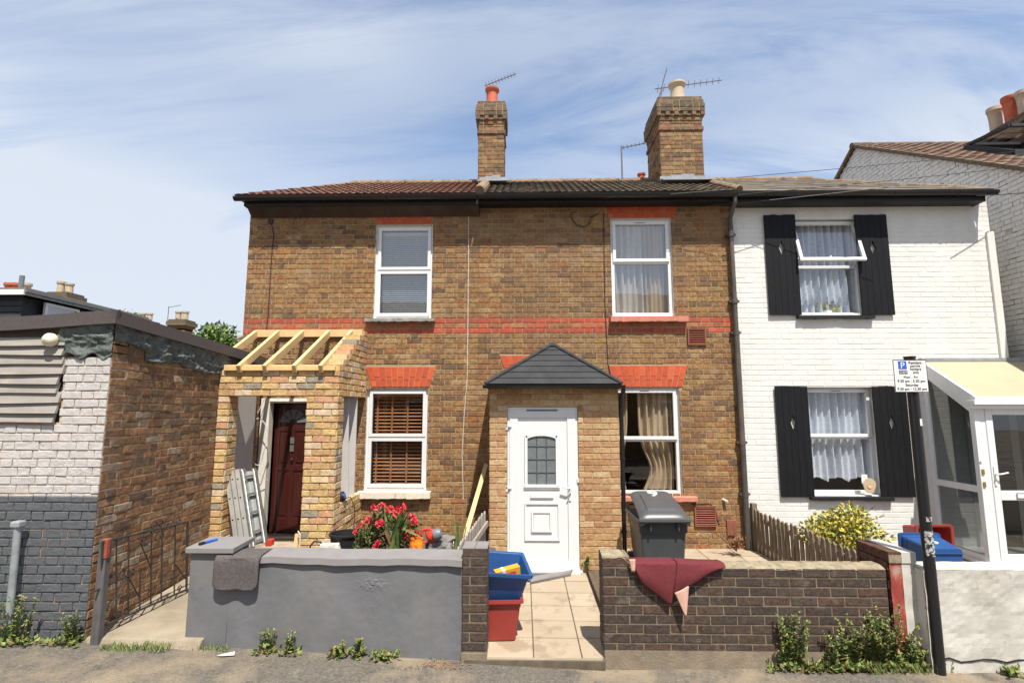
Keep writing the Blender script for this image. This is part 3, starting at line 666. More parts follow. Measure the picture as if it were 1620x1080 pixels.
# roof with hip on the left
xe = pY(372, 312, EAVE_Y).x; xr = pY(558, 290, RID_Y).x
b = MB()
tiled(b, Vector((xe, EAVE_Y, zE)), Vector((1, 0, 0)), Sv, Nv, XM-xe, slopeL, 'tilered', h0=xr-xe)
hs = Vector((xr-xe, 0, zR-zE)); hl = hs.length
tiled(b, Vector((xe, BACK, zE)), Vector((0, -1, 0)), hs.normalized(), Vector((-hs.z, 0, hs.x)).normalized(), BACK-EAVE_Y, hl, 'tilered', h0=RID_Y-EAVE_Y, h1=RID_Y-EAVE_Y, period=.16)
Sb = Vector((0, -Sv.y, Sv.z)); Nb = Vector((0, Sv.z, Sv.y))
tiled(b, Vector((xe, BACK, zE)), Vector((1, 0, 0)), Sb, Nb, XM-xe, slopeL, 'tilered', h0=xr-xe, period=.22)
ridge_run(b, (xr, RID_Y, zR-.03), (XM, RID_Y, zR-.03)); ridge_run(b, (xe+.06, EAVE_Y+.1, zE-.01), (xr, RID_Y, zR-.02), r=.055)
b.build('roof', LH, norm=False)
b = MB()     # fascia, soffit and stained bressummer
b.box(xe+.12, XM, EAVE_Y+.03, EAVE_Y+.055, zE-.15, zE-.012, 'blackfascia')
b.box(xe+.14, XM, EAVE_Y+.055, YF-.01, zE-.145, zE-.125, 'brownfascia')
b.prism([(xe+.14, EAVE_Y+.06, zE-.125), (xe+.14, YF-.02, zE-.26), (xe+.14, YF-.02, zE-.125)], (XM-xe-.14, 0, 0), 'brownfascia')
b.box(xe+.12, xe+.14, EAVE_Y+.055, BACK-.05, zE-.15, zE-.012, 'brownfascia')
b.build('fascia', LH)
gutter(LH, xe+.02, XM-.03)
# chimney builder
def chimney(par, x0, x1, y0, y1, zb, zt, pots, m='chimbrick', label=None, red=True, course=.075, flaunch='flaunch'):
    b = MB(); f = (zt-zb)
    b.box(x0, x1, y0, y1, zb, zt-.03, 'mortar')
    def ring(xa, xb, ya, yb, za, zb_, mm, pr=.008):
        for s, (pt, u0, u1) in enumerate(((face_y(ya), xa, xb), (face_x(xb, 1), ya, yb), (face_x(xa, -1), ya, yb), (lambda u, n, z: Vector((u, yb+n, z)), xa, xb))):
            lay(b, pt, u0, u1, za, zb_, mm, zref=za, proud=pr, course=course, rough=.003)
    ring(x0, x1, y0, y1, zb, zt-.03, m)
    c1 = zt-.62
    for (dz, o, mm) in ((0, .020, 'chimred' if red else 'chimcap'), (.18, .012, m), (.255, .028, 'chimcap'), (.33, .048, 'chimcap'), (.405, .050, 'chimcap'), (.48, .034, 'chimcap'), (.545, .015, 'chimcap')):
        z = c1+dz
        b.box(x0-o, x1+o, y0-o, y1+o, z, z+.068, 'mortar')
        ring(x0-o, x1+o, y0-o, y1+o, z, z+.07, mm, .006)
        if dz == .255:      # dentil heads
            n = int((x1-x0)/.14)
            for i in range(n+1): xx = x0-.05+i*(x1-x0+.1-.07)/max(n, 1); b.box(xx, xx+.07, y0-.052, y1+.052, z+.005, z+.07, 'chimred' if i % 2 else mm)
    o = .02; n = 5
    b.hexa([(x0-o, y0-o, zt-.02), (x1+o, y0-o, zt-.02), (x1+o, y1+o, zt-.02), (x0-o, y1+o, zt-.02), (x0+.1, y0+.1, zt+.06), (x1-.1, y0+.1, zt+.06), (x1-.1, y1-.1, zt+.06), (x0+.1, y1-.1, zt+.06)], flaunch)
    c = b.build('chimney', par, norm=False, label=label)
    for (px, pyy, r, h, mm, lb) in pots:
        p = MB(); z = zt+.02
        p.lathe((px, pyy, z), [(r*1.02, 0), (r*.98, h*.2), (r*.92, h*.55), (r*.90, h*.8), (r*1.1, h*.84), (r*1.22, h*.90), (r*1.2, h), (r*1.02, h), (r*.88, h*.9), (r*.8, .05)], mm, 22)
        p.build('pot', c, smooth=True, label=lb)
    return c
# left chimney
CY = 8.62
cx0, cx1 = pY(757, 240, CY).x, pY(797, 240, CY).x; ct = pY(777, 160, CY).z
chimney(LH, cx0, cx1, CY, CY+.50, zE+.35, ct, [((cx0+cx1)/2-.0, CY+.22, .105, .34, 'terra', 'red clay pot')])
def place_lead(par, x0, x1, y0, zb):
    b = MB()
    for i in range(4): b.box(x0-.03+i*(x1-x0)/4, x0+.01+(i+1)*(x1-x0)/4, y0-.020-.004*(i % 2), y0-.012, zb-.05, zb+.07+.02*(i % 3), 'lead')
    b.prism([(x0-.05, y0-.26, zb-.10), (x1+.12, y0-.24, zb-.09), (x1+.1, y0+.0, zb+.01), (x0-.03, y0, zb+.01)], (0, 0, .02), 'lead')
    return b.build('flashing', par)
def roofz(y): return zE+(y-EAVE_Y)*(zR-zE)/(RID_Y-EAVE_Y)
place_lead(LH, cx0+.05, cx1+.04, CY, roofz(CY)+.06)

# ---- middle brick house
MH = thing('brick_house', ((XM+XW)/2, YF, 0), 'middle yellow brick cottage of the terrace, the one with the white front door', 'house')
mu = rect(967, 1064, 346, 500, YF); ml = rect(968, 1077, 612, 783, YF)
am = rect(972, 1078, 578, 612, YF); amu = rect(963, 1066, 325, 345, YF); ad = rect(800, 905, 562, 592, YF)
b = MB(); holes = [mu, ml]
slab(b, pt, XM, XW, -.1, zE-.06, .22, 'mortar', holes, back='roomwall', reveal='upvc_dirty')
lay(b, pt, XM, XW, -.05, zE-.05, stockrow, holes+[archcut(*am), archcut(*amu, .05), archcut(*ad)], zref=zref)
house_shell(MH, XM, XW, b)
b.build('wall', MH, norm=False)
arch(MH, *am, YF); arch(MH, *amu, YF, splay=.05); arch(MH, *ad, YF)
w3 = window(MH, *mu, YF, pY(1015, 414, YF).z, sill='sillpink', sill_ext=(.04, .17), sillh=.09, silld=.10, glass='glassup')
def gat(v): return (mu[0]+.08, mu[0]+.08+(mu[1]-mu[0]-.16)*(.62-.12*v))
drape(w3, mu[0]+.07, mu[0]+.55, mu[2]+.05, mu[3]-.07, YF+.155, 'greycurtain', folds=5, amp=.04)
drape(w3, mu[0]+.52, mu[1]-.10, mu[2]+.05, mu[3]-.07, YF+.165, 'beigecurtain', folds=4, amp=.03)
w4 = window(MH, *ml, YF, pY(1030, 696, YF).z, sill='sillpink', sill_ext=(.05, .18), sillh=.07, silld=.08, glass='glass')
wm_ = ml[1]-ml[0]
def g1(v): s = math.exp(-((v-.20)/.20)**2); return (ml[0]+wm_*(.42+.16*s), ml[0]+wm_*.93)
drape(w4, 0, 1, ml[2]+.06, ml[3]-.06, YF+.165, 'beigecurtain', folds=5, amp=.035, gather=g1)
def g2(v): s = math.exp(-((v-.22)/.25)**2); return (ml[0]+.07, ml[0]+wm_*(.27-.09*s))
drape(w4, 0, 1, ml[2]+.06, ml[3]-.06, YF+.165, 'beigecurtain', folds=3, amp=.035, gather=g2)
b = MB()
tiled(b, Vector((XM, EAVE_Y, zE)), Vector((1, 0, 0)), Sv, Nv, XW-XM, slopeL, 'tilebrown')
tiled(b, Vector((XM, BACK, zE)), Vector((1, 0, 0)), Sb, Nb, XW-XM, slopeL, 'tilebrown', period=.22)
ridge_run(b, (XM, RID_Y, zR-.03), (XW, RID_Y, zR-.03))
# bonnet of mortar between the roofs, half round verge tiles
ridge_run(b, (XM+.02, EAVE_Y-.03, zE+.03), (XM+.02, 8.55, roofz(8.55)+.03), r=.075, m='ridge', L0=.33)
b.build('roof', MH, norm=False)
b = MB(); b.box(XM, XW, EAVE_Y+.03, EAVE_Y+.055, zE-.135, zE-.012, 'blackfascia'); b.box(XM, XW, EAVE_Y+.055, YF-.01, zE-.13, zE-.11, 'blackfascia'); b.build('fascia', MH)
gutter(MH, XM+.0, XW-.02, False, False)
CY2 = 8.50; c0, c1 = pY(1045, 240, CY2).x, pY(1112, 240, CY2).x; ct2 = pY(1080, 153, CY2).z
CB = CY2+.86
chimney(MH, c0, c1, CY2, CB, zE+.3, ct2, [((c0+c1)/2+.03, CY2+.2, .125, .34, 'cream', 'cream clay pot'), ((c0+c1)/2-.12, CY2+.55, .10, .17, 'terra', 'short red clay pot')])
place_lead(MH, c0, c1, CY2, roofz(CY2)+.06)
# air bricks and small cover
def louvre(x0, x1, y0, y1, name='air_vent'):
    q = rect(x0, x1, y0, y1, YF); v = MB(); t = .02; y = YF-.035
    v.box(q[0], q[0]+t, y, YF, q[2], q[3], 'vent'); v.box(q[1]-t, q[1], y, YF, q[2], q[3], 'vent'); v.box(q[0]+t, q[1]-t, y, YF, q[2], q[2]+t, 'vent'); v.box(q[0]+t, q[1]-t, y, YF, q[3]-t, q[3], 'vent')
    v.box(q[0]+t, q[1]-t, YF-.012, YF-.005, q[2]+t, q[3]-t, 'hole')
    n = 8
    for i in range(n):
        z = q[2]+t+(q[3]-q[2]-2*t)*(i+.5)/n
        mt = Matrix.Translation(Vector(((q[0]+q[1])/2, YF-.024, z))) @ Matrix.Rotation(rad(35), 4, 'X'); v.obox(mt, q[1]-q[0]-2*t, .022, .007, 'vent')
    return v.build(name, MH)
louvre(1087, 1116, 519, 546); louvre(1098, 1132, 799, 832)
q = rect(1149, 1164, 822, 846, YF); b = MB(); b.box(q[0], q[1], YF-.03, YF, q[2], q[3], 'vent'); b.build('cover_plate', MH, bevel=.004)
# downpipe
b = MB(); xp = pY(1158, 400, YF-.07).x; yp = YF-.07
b.path([(xp, EAVE_Y-.03, zE-.09), (xp, EAVE_Y-.03, zE-.16), (xp, yp, zE-.34), (xp, yp, zE-.5)], .032, 'pipe', 10)
b.tube((xp, yp, zE-.45), (xp, yp, .25), .034, 'pipe', n=14)
zz = pY(1160, 530, yp).z
for z in (zz, zE-.62, 1.6, .9, 3.6): b.tube((xp, yp, z), (xp, yp, z+.07), .044, 'pipe', n=14); b.box(xp-.07, xp+.07, yp+.0, YF, z+.02, z+.05, 'pipe')
b.tube((xp, yp, .22), (xp, yp, zz), .040, 'pipe', n=14)
b.build('downpipe', MH, smooth=True)
# roof flue behind the ridge
b = MB(); f = pY(1015, 285, 10.2); b.lathe((f.x, f.y, f.z-.25), [(.09, 0), (.09, .2), (.11, .22), (.11, .26), (.07, .27), (.07, .34), (.085, .35), (.085, .38), (0, .38)], 'terra', 14); b.build('flue', MH, smooth=True)

# ---- white house
WH = thing('white_house', (XR, YF, 0), 'white painted brick cottage with black shutters at the right end of the terrace', 'house')
uw = rect(1256, 1366, 346, 498, YF); lw = rect(1276, 1390, 612, 783, YF)
b = MB(); holes = [uw, lw]
slab(b, pt, XW, XR, -.1, zE-.06, .22, 'whitebrick', holes, back='roomwall')
lay(b, pt, XW, XR, -.05, zE-.05, 'whitebrick', holes, zref=.02, proud=.0034, rough=.0012, bond='stretcher', gap=.007)
lay(b, face_x(XR, 1), YF, 9.8, -.05, zE-.05, 'whitebrick', zref=.02, proud=.004, rough=.001, gap=.007)
house_shell(WH, XW, XR, b, left=False, mat_side='whitebrick')
b.build('wall', WH, norm=False)
b = MB(); xq = XR-.11      # raised painted band down the corner
for i in range(1): b.box(XR-.075, XR+.03, YF-.035, YF+.2, .1, zE-.55, 'whitebrick')
b.build('corner_strip', WH, bevel=.006)
w5 = window(WH, uw[0], uw[1], uw[2], uw[3]-.0, YF+.05, pY(1312, 421, YF+.05).z, open_top=True, sill='blackfascia', sill_ext=(.02, .06), sillh=.06, silld=.12, glass='glass', fr=.05)
drape(w5, uw[0]+.05, uw[1]-.05, uw[2]+.06, uw[3]-.04, YF+.20, 'netcurtain', folds=9, amp=.035, name='net_curtain')
w6 = window(WH, *lw, YF+.05, pY(1330, 692, YF+.05).z, sill='blackfascia', sill_ext=(.02, .10), sillh=.06, silld=.12, glass='glass', fr=.05)
drape(w6, lw[0]+.05, lw[1]-.05, lw[2]+.16, lw[3]-.04, YF+.19, 'netcurtain', folds=9, amp=.035, name='net_curtain', hem=.06)
def shutter(x0, x1, y0, y1, lx=0):
    q = rect(x0, x1, y0, y1, YF-.04); b = MB(); n = 5; X0, X1, Z0, Z1 = q; w = (X1-X0)/n
    dz = Z1-(Z1-Z0)*.335; cx_ = (X0+X1)/2; dh, dw = .112, .037
    for i in range(n):
        a, c = X0+i*w+.0015, X0+(i+1)*w-.0015; zt = Z1+R.uniform(-.004, .006)
        if i == n//2:       # centre board is cut round the diamond
            b.prism([(a, YF-.045, Z0), (c, YF-.045, Z0), (c, YF-.045, dz), (cx_+dw, YF-.045, dz), (cx_, YF-.045, dz-dh), (cx_-dw, YF-.045, dz), (a, YF-.045, dz)], (0, .022, 0), 'shutter')
            b.prism([(a, YF-.045, dz), (cx_-dw, YF-.045, dz), (cx_, YF-.045, dz+dh), (cx_+dw, YF-.045, dz), (c, YF-.045, dz), (c, YF-.045, zt), (a, YF-.045, zt)], (0, .022, 0), 'shutter')
        else: b.box(a, c, YF-.045, YF-.023, Z0, zt, 'shutter')
    for z in (Z0+.15, Z1-.15): b.box(X0+.01, X1-.01, YF-.022, YF-.006, z-.04, z+.04, 'shutter')
    b.build('shutter', WH)
for s in ((1213, 1263, 340, 498), (1358, 1409, 340, 498), (1231, 1283, 611, 786), (1387, 1441, 611, 786)): shutter(*s)
xe2 = pY(1572, 300, EAVE_Y).x; xr2 = pY(1284, 286, RID_Y).x
b = MB()
tiled(b, Vector((XW, EAVE_Y, zE)), Vector((1, 0, 0)), Sv, Nv, xe2-XW, slopeL, 'slate', h1=xe2-xr2, amp=0, period=.25, step=.010, sub=2, ncourse=9)
tiled(b, Vector((XW, BACK, zE)), Vector((1, 0, 0)), Sb, Nb, xe2-XW, slopeL, 'slate', h1=xe2-xr2, amp=0, period=.25, step=.008, sub=2, ncourse=9)
hs = Vector((-(xe2-xr2), 0, zR-zE))
tiled(b, Vector((xe2, EAVE_Y, zE)), Vector((0, 1, 0)), hs.normalized(), Vector((hs.z, 0, -hs.x)).normalized(), BACK-EAVE_Y, hs.length, 'slate', h0=RID_Y-EAVE_Y, h1=RID_Y-EAVE_Y, amp=0, period=.25, step=.008, sub=2, ncourse=9)
ridge_run(b, (XW, RID_Y, zR-.02), (xr2, RID_Y, zR-.02), r=.07); ridge_run(b, (xe2-.05, EAVE_Y+.05, zE), (xr2, RID_Y, zR-.02), r=.045)
for k in range(5): b.tube((XW+.02, EAVE_Y-.02+k*.34, roofz(EAVE_Y+k*.34)+.02), (XW+.02, EAVE_Y+.3+k*.34, roofz(EAVE_Y+.3+k*.34)+.03), .05, 'ridge', r1=.06, n=10)
b.build('roof', WH, norm=False)
b = MB(); zo = .0
b.box(XW, xe2-.1, EAVE_Y+.03, EAVE_Y+.055, zE-.165, zE-.012, 'blackfascia'); b.box(XW, xe2-.1, EAVE_Y+.055, YF-.01, zE-.16, zE-.14, 'blackfascia')
b.box(xe2-.125, xe2-.1, EAVE_Y+.055, BACK-.06, zE-.165, zE-.012, 'blackfascia')
b.build('fascia', WH)
gutter(WH, XW-.02, xe2-.0, False, True)
# small things in the white house's windows
b = MB(); c = Vector((pY(1388, 770, YF-.02).x-.10, YF-.01, lw[2]+.0)); 
c = pY(1376, 768, YF-.03)
pl = [(math.cos(a)*.085*(1+.12*math.sin(3*a)), math.sin(a)*.105) for a in [2*math.pi*i/20 for i in range(20)]]
b.prism([(c.x+x, c.y, c.z+z) for x, z in pl], (0, .012, 0), 'cream'); b.box(c.x-.10, c.x-.02, c.y+.004, c.y+.014, c.z+.03, c.z+.15, 'signwhite')
b.lathe((c.x, c.y-.004, c.z), [(.0, -.0), (.022, .002), (.035, .004)], 'plank', 12, Matrix.Rotation(rad(90), 4, 'X'))
b.build('ornament', None, 'round cream plaque hanging at the lower right of the white house window', 'plaque')
b = MB(); c = Vector(((uw[0]+uw[1])/2+.03, YF+.18, uw[2]+.06))
for i in range(60):
    a = R.uniform(0, math.pi); r = R.uniform(.02, .17); p = c+Vector((math.cos(a)*r, R.uniform(-.03, .03), math.sin(a)*r*.8+.03)); d = Vector((math.cos(a), R.uniform(-.4, .4), math.sin(a)))*.04
    s = d.cross(Vector((0, 1, 0))).normalized()*.012; b.poly([p-s, p+d*.5-s*1.4, p+d, p+s], 'golden' if i % 3 else 'weed')
b.lathe((c.x, c.y, c.z-.05), [(.0, 0), (.05, 0), (.07, .08), (.06, .08)], 'signwhite', 14)
b.build('potted_plant', None, 'small potted plant inside the upper window of the white house', 'plant', norm=False)

# ------------------------------------------------------------------ brick porch under construction
def XZ(px, py, Y): q = pY(px, py, Y); return q.x, q.z
BP = thing('brick_porch', (-2.9, YL, .25), 'new yellow brick porch with bare roof rafters, still being built on the left cottage', 'porch')
lx0 = pY(334, 700, YL).x; lx1 = pY(357, 700, YL).x; rx0 = pY(482, 720, YL).x; rx1 = pY(530, 720, YL).x
zt = pY(430, 588, YL).z; zo = pY(430, 626, YL).z; zf = .26; T = .215
lx0 = max(lx0, XG+.01)
def bbox(B, x0, x1, y0, y1, z0, z1, m='porchmortar'): B.box(x0, x1, y0, y1, z0, z1, m)
kw = dict(bond='stretcher', Lb=.222, course=.080, gap=.013, proud=.012, jit=.003, rough=.004, zref=zo+.004)
b = MB(); bbox(b, lx0, lx1, YL, YL+T, zf-.2, zo); lay(b, face_y(YL), lx0, lx1, zf-.1, zo, 'porchbrick', **kw); lay(b, face_x(lx1, 1), YL, YL+T, zf-.1, zo, 'porchbrick', **kw)
b.build('pier', BP, norm=False)
b = MB(); bbox(b, rx0, rx1, YL, YL+T, zf-.2, zo)
lay(b, face_y(YL), rx0, rx1, zf-.1, zo, 'porchbrick', **kw); lay(b, face_x(rx0, -1), YL, YL+T, zf-.1, zo, 'porchbrick', **kw); lay(b, face_x(rx1, 1), YL, YL+T, zf-.1, zo, 'porchbrick', **kw)
b.build('pier', BP, norm=False)
b = MB(); bbox(b, lx0, rx1, YL, YL+.11, zo, zt)          # lintel wall
lay(b, face_y(YL), lx0, rx1, zo, zt, 'porchbrick', **kw); b.build('front_wall', BP, norm=False)
zd = pY(566, 786, YF).z; ztop = pY(566, 527, YF).z
b = MB(); bbox(b, rx1-.11, rx1, YL+T, YF, .1, zd)          # dwarf wall
lay(b, face_x(rx1, 1), YL+T, YF, .1, zd, 'porchbrick', **kw)
for i in range(5): b.box(rx1-.11, rx1+.008, YL+T+.01+i*.22, YL+T+.22+i*.22-.012, zd+.003, zd+.068, 'porchbrick') if YL+T+.22+i*.22 < YF+.05 else None
b.build('dwarf_wall', BP, norm=False)
b = MB(); sl_ = (YF-.12-YL)/(ztop-zt)
lim = lambda z: (YL if z < zt else YL+(z-zt)*sl_, YF)
b.prism([(rx1-.11, YL+.0, zo), (rx1-.11, YF, zo), (rx1-.11, YF, ztop-.02), (rx1-.11, YF-.15, ztop-.06), (rx1-.11, YL+.02, zt-.02)], (.11, 0, 0), 'porchmortar')
lay(b, face_x(rx1, 1), YL, YF, zo, ztop, 'porchbrick', uend=lim, **kw)
z = zt+.02; k = 0
while z < ztop-.08:                                       # stepped ends seen from the street
    y = YL+(z-zt)*sl_
    b.box(rx1-.20-R.uniform(0, .03), rx1+.010, y-.02, y+.11, z, z+.066, 'porchbrick'); z += .080
b.build('side_wall', BP, norm=False)
# timber roof
yr0, yr1 = YL-.10, YF-.045
zr0 = pY(420, 578, yr0).z; zr1 = pY(480, 522, yr1).z
feet = [(329, 405), (372, 440), (413, 479), (460, 520), (502, 556)]
for fx, tx in feet:
    x0, x1 = pY(fx+4, 578, yr0).x, pY(tx, 524, yr1).x
    b = MB(); d = Vector((x1-x0, yr1-yr0, zr1-zr0)); up = Vector((0, -d.z, d.y)).normalized()
    p0 = Vector((x0, yr0, zr0)); p1 = Vector((x1, yr1, zr1)); o = -up*.048
    b.bar(p0+o, p1+o, .047, .096, 'timber', up=up); b.build('rafter', BP, bevel=.002)
xl, xr_ = pY(326, 582, yr0).x, pY(527, 582, yr0).x
b = MB(); z0 = pY(430, 586, YL-.02).z
b.box(max(xl, XG+.02)+.05, xr_, YL-.045, YL+.0, z0-.0, z0+.05, 'timber'); b.box(lx0, rx1-.21, YL+.005, YL+.10, z0-.02, z0+.075, 'timber'); b.build('wall_plate', BP, bevel=.002)
b = MB(); q0, q1 = pY(404, 527, YF-.045), pY(573, 527, YF-.045)
b.box(q0.x, q1.x, YF-.045, YF-.012, q0.z-.055, q0.z+.05, 'timber'); b.build('ledger', BP, bevel=.002)
# lining boards inside
b = MB(); b.box(XG+.03, XG+.045, YL+T+.02, YL+T+.55, .3, zo+.05, 'plaster'); b.build('lining_board', BP)
b = MB(); b.box(lx1-.09, lx1-.075, YL+T+.02, YF-.3, .3, zo+.12, 'plaster')
b.build('lining_board', BP)
b = MB(); b.box(pY(540, 700, 7.2).x-.06, pY(563, 700, 7.2).x-.0, 7.20, 7.213, zd-.3, zo+.02, 'plaster')
b.build('lining_board', BP)
b = MB(); b.prism([(pY(541, 640, 6.95).x, 6.95, zo+.06), (pY(556, 640, 6.95).x-.04, 6.95, zo+.06), (pY(552, 770, 6.95).x, 6.95, zd-.05), (pY(536, 770, 6.95).x, 6.95, zd-.05)], (0, .012, 0), 'plaster')
b.build('lining_board', BP)
b = MB(); b.box(lx0, rx1, YL+.02, YF, .18, .27, 'concrete'); b.box(lx0+.3, rx0, YL+.3, YF, .27, .30, 'flag'); b.build('floor', BP)

# front door of the left cottage, half glazed fan, standing ajar
D = thing('front_door', ((dl[0]+dl[1])/2, YF, .33), 'dark red mahogany panelled door inside the unfinished brick porch', 'door')
dz0, dz1 = .33, dl[3]
fx0 = pY(412, 700, YF).x; hx = pY(423, 750, YF).x; ex = pY(486, 750, YF).x+.02
b = MB(); b.box(fx0, hx, YF-.05, YF+.08, dz0, dz1, 'upvc_dirty'); b.box(hx, ex+.05, YF-.05, YF+.08, dz1-.065, dz1, 'upvc_dirty'); b.box(hx, ex+.05, YF-.06, YF-.05, dz1-.045, dz1-.03, 'upvc_dirty'); b.box(ex, ex+.05, YF-.05, YF+.08, dz0, dz1-.065, 'upvc_dirty')
b.box(hx, ex, YF-.06, YF+.10, dz0-.04, dz0+.02, 'alu'); b.build('frame', D, bevel=.003)
wd = ex-hx; mt = Matrix.Translation(Vector((ex-.005, YF+.05, dz0+.03))) @ Matrix.Rotation(rad(-9), 4, 'Z') @ Matrix.Translation(Vector((-wd, 0, 0)))
hh = dz1-dz0-.11
b = MB()
def dbx(B, x0, x1, y0, y1, z0, z1, m): B.hexa([mt @ Vector(p) for p in ((x0, y0, z0), (x1, y0, z0), (x1, y1, z0), (x0, y1, z0), (x0, y0, z1), (x1, y0, z1), (x1, y1, z1), (x0, y1, z1))], m)
dbx(b, 0, wd, .012, .04, 0, hh, 'mahogany')
for x0, x1, z0, z1 in ((0, .085, 0, hh), (wd-.085, wd, 0, hh), (.085, wd-.085, 0, .20), (.085, wd-.085, hh-.10, hh), (.085, wd-.085, .86, .94), (.085, wd-.085, 1.42, 1.48), (wd/2-.035, wd/2+.035, .20, .86), (wd/2-.035, wd/2+.035, .94, 1.42)):
    dbx(b, x0, x1, 0, .012, z0, z1, 'mahogany')
for x0, x1 in ((.085, wd/2-.035), (wd/2+.035, wd-.085)):
    for z0, z1 in ((.20, .86), (.94, 1.42)): dbx(b, x0+.03, x1-.03, .002, .012, z0+.035, z1-.035, 'mahogany')
dr = b.build('leaf', D, bevel=.004)
b = MB()
for i in range(5):
    a0, a1_ = math.pi*i/5+.04, math.pi*(i+1)/5-.04
    pp = [mt @ Vector((wd/2+r*math.cos(a), -.003, 1.54+r*math.sin(a)*.9)) for r, a in ((.06, a0), (wd*.36, a0), (wd*.36, (a0+a1_)/2), (wd*.36, a1_), (.06, a1_))]; b.poly(pp, 'toolgrey')
b.build('fanlight', dr, norm=False)
b = MB()
dbx(b, wd/2-.03, wd/2+.03, -.012, 0, 1.13, 1.22, 'alu'); dbx(b, wd/2-.03, wd/2+.03, -.012, 0, 1.24, 1.33, 'alu'); dbx(b, wd/2+.0, wd/2+.03, -.03, 0, 1.01, 1.04, 'chrome'); b.build('letter_plate', dr)

# ladder folded in the porch
LD = thing('folding_ladder', (-3.1, 6.3, .3), 'folded aluminium ladder leaning upright in the porch opening beside the red door', 'ladder')
A, Bq = pY(383, 872, 6.28), pY(354, 745, 6.62)
def lp(u, v, n=0):   # u across 0..1, v up 0..1 in the ladder's own leaning plane
    p00, p10, p01, p11 = pY(372, 872, 6.22), pY(420, 858, 6.28), pY(354, 742, 6.60), pY(402, 740, 6.64)
    p = (p00*(1-u)+p10*u)*(1-v)+(p01*(1-u)+p11*u)*v
    return p+Vector((0, -n, 0))
for i in range(3):
    b = MB(); u0, u1 = i*.175, i*.175+.15; q = []
    for j, (vv) in enumerate([0, .5, .96]):
        q.append((lp(u0, vv, .0), lp(u1, vv, .0)))
    pts = [q[0][0], q[0][1], q[1][1], q[2][1]]+[lp((u0+u1)/2+.075*math.cos(t), .96+.035*math.sin(t)) for t in [math.pi*k/6 for k in range(1, 6)]]+[q[2][0], q[1][0]]
    b.prism(pts, (0, .07, 0), 'alurib')
    for v in (.1, .36, .62, .86):
        c = lp(i*.175+.06, v, .004); b.tube(c, c+Vector((0, .006, 0)), .010, 'hole', n=8)
    b.build('rail', LD)
for u in (.55, .92):
    b = MB(); pts = [lp(u, 0), lp(u+.07, 0), lp(u+.07, .96), lp(u+.035, 1.0), lp(u, .96)]; b.prism(pts, (0, .08, 0), 'alu'); b.build('rail', LD, bevel=.004)
for v in (.04, .16, .40, .64, .88):
    b = MB(); b.bar(lp(.60, v, -.04), lp(.94, v+.015, -.04), .03, .028, 'alu'); b.build('rung', LD)
b = MB(); b.prism([lp(.55, .0, -.09), lp(.95, .0, -.09), lp(.95, .95, -.09), lp(.55, .95, -.09)], (0, .01, 0), 'alu'); b.build('back_section', LD)

# loose cable, red block, batten in the porch
b = MB(); c = pY(408, 700, 7.35)
b.path([c+Vector((.12*math.cos(t)+.02*math.sin(3*t), .01*math.sin(5*t), -.0+.34*math.sin(t)*(1 if t < 4 else .9))) for t in [i*.3 for i in range(23)]], .006, 'cablew')
b.path([pY(418, 632, 7.45), pY(404, 660, 7.4), pY(392, 700, 7.35), pY(400, 740, 7.3), pY(424, 760, 7.45)], .005, 'cablew')
b.build('cable_coil', None, 'loop of loose white cable hanging inside the unfinished porch', 'cable', smooth=True)
b = MB(); q = pY(427, 856, 6.9); b.box(q.x-.04, q.x+.04, 6.85, 6.95, q.z-.05, q.z+.03, 'toolred'); b.build('red_block', None, 'small red plastic block on the porch floor beside the ladder foot', 'block', bevel=.01)
b = MB(); q = pY(466, 858, 6.33); b.bar((q.x, 6.34, .3), (q.x+.01, 6.38, q.z+.09), .05, .03, 'timber'); b.build('batten', None, 'short pale wooden batten standing against the porch pier by the red door', 'batten')
b = MB(); q = pY(473, 850, 6.3); b.path([(q.x, 6.3, .28), (q.x+.015, 6.3, q.z-.03), (q.x+.01, 6.3, q.z+.04), (q.x-.02, 6.31, q.z+.07)], .008, 'cablew'); b.build('white_hose', None, 'short white hose curving up beside the wooden batten at the porch pier', 'hose', smooth=True)
# round blue speaker on the dwarf wall
b = MB(); q = pY(541, 791, 6.78); rt = Matrix.Rotation(rad(70), 4, 'Y')
b.lathe(Vector((rx1-.02, 6.78, zd+.13)), [(0, -.05), (.05, -.045), (.062, -.02), (.064, .02), (.055, .04), (.0, .045)], 'ink', 18, rt); b.lathe(Vector((rx1+.025, 6.78, zd+.145)), [(0, 0), (.03, .0), (.035, -.01)], 'signblue', 16, rt)
b.path([(rx1+.0, 6.83, zd+.10), (rx1+.04, 6.95, zd+.10), (rx1+.05, 7.1, zd-.05), (rx1+.04, 7.15, zd-.35)], .005, 'cableb'); b.build('work_lamp', None, 'small round dark blue lamp with a trailing cable on the porch side wall', 'lamp', smooth=True)

# ------------------------------------------------------------------ middle porch
MP = thing('door_porch', (.3, YP, .05), 'buff brick porch with a white front door and a charcoal pitched roof', 'porch')
mx0, mx1 = pY(775, 740, YP).x, pY(980, 740, YP).x
mzt = pY(873, 611, YP).z; dh = rect(802, 916, 643, 906, YP)
b = MB(); kb = dict(bond='stretcher', Lb=.222, course=.076, gap=.009, proud=.009, jit=.002, rough=.003, zref=.02)
slab(b, face_y(YP), mx0, mx1, -.1, mzt, .11, 'buffmortar', [(dh[0], dh[1], -.05, dh[3])], reveal='buffmortar')
lay(b, face_y(YP), mx0, mx1, 0, mzt, 'buff', [(dh[0], dh[1], -.05, dh[3])], **kb)
b.build('front_wall', MP, norm=False)
for X, s in ((mx0, -1), (mx1, 1)):
    b = MB(); b.box(min(X, X-s*.11), max(X, X-s*.11), YP+.11, YF, -.1, mzt, 'buffmortar'); lay(b, face_x(X, s), YP, YF, 0, mzt, 'buff', **kb); b.build('side_wall', MP, norm=False)
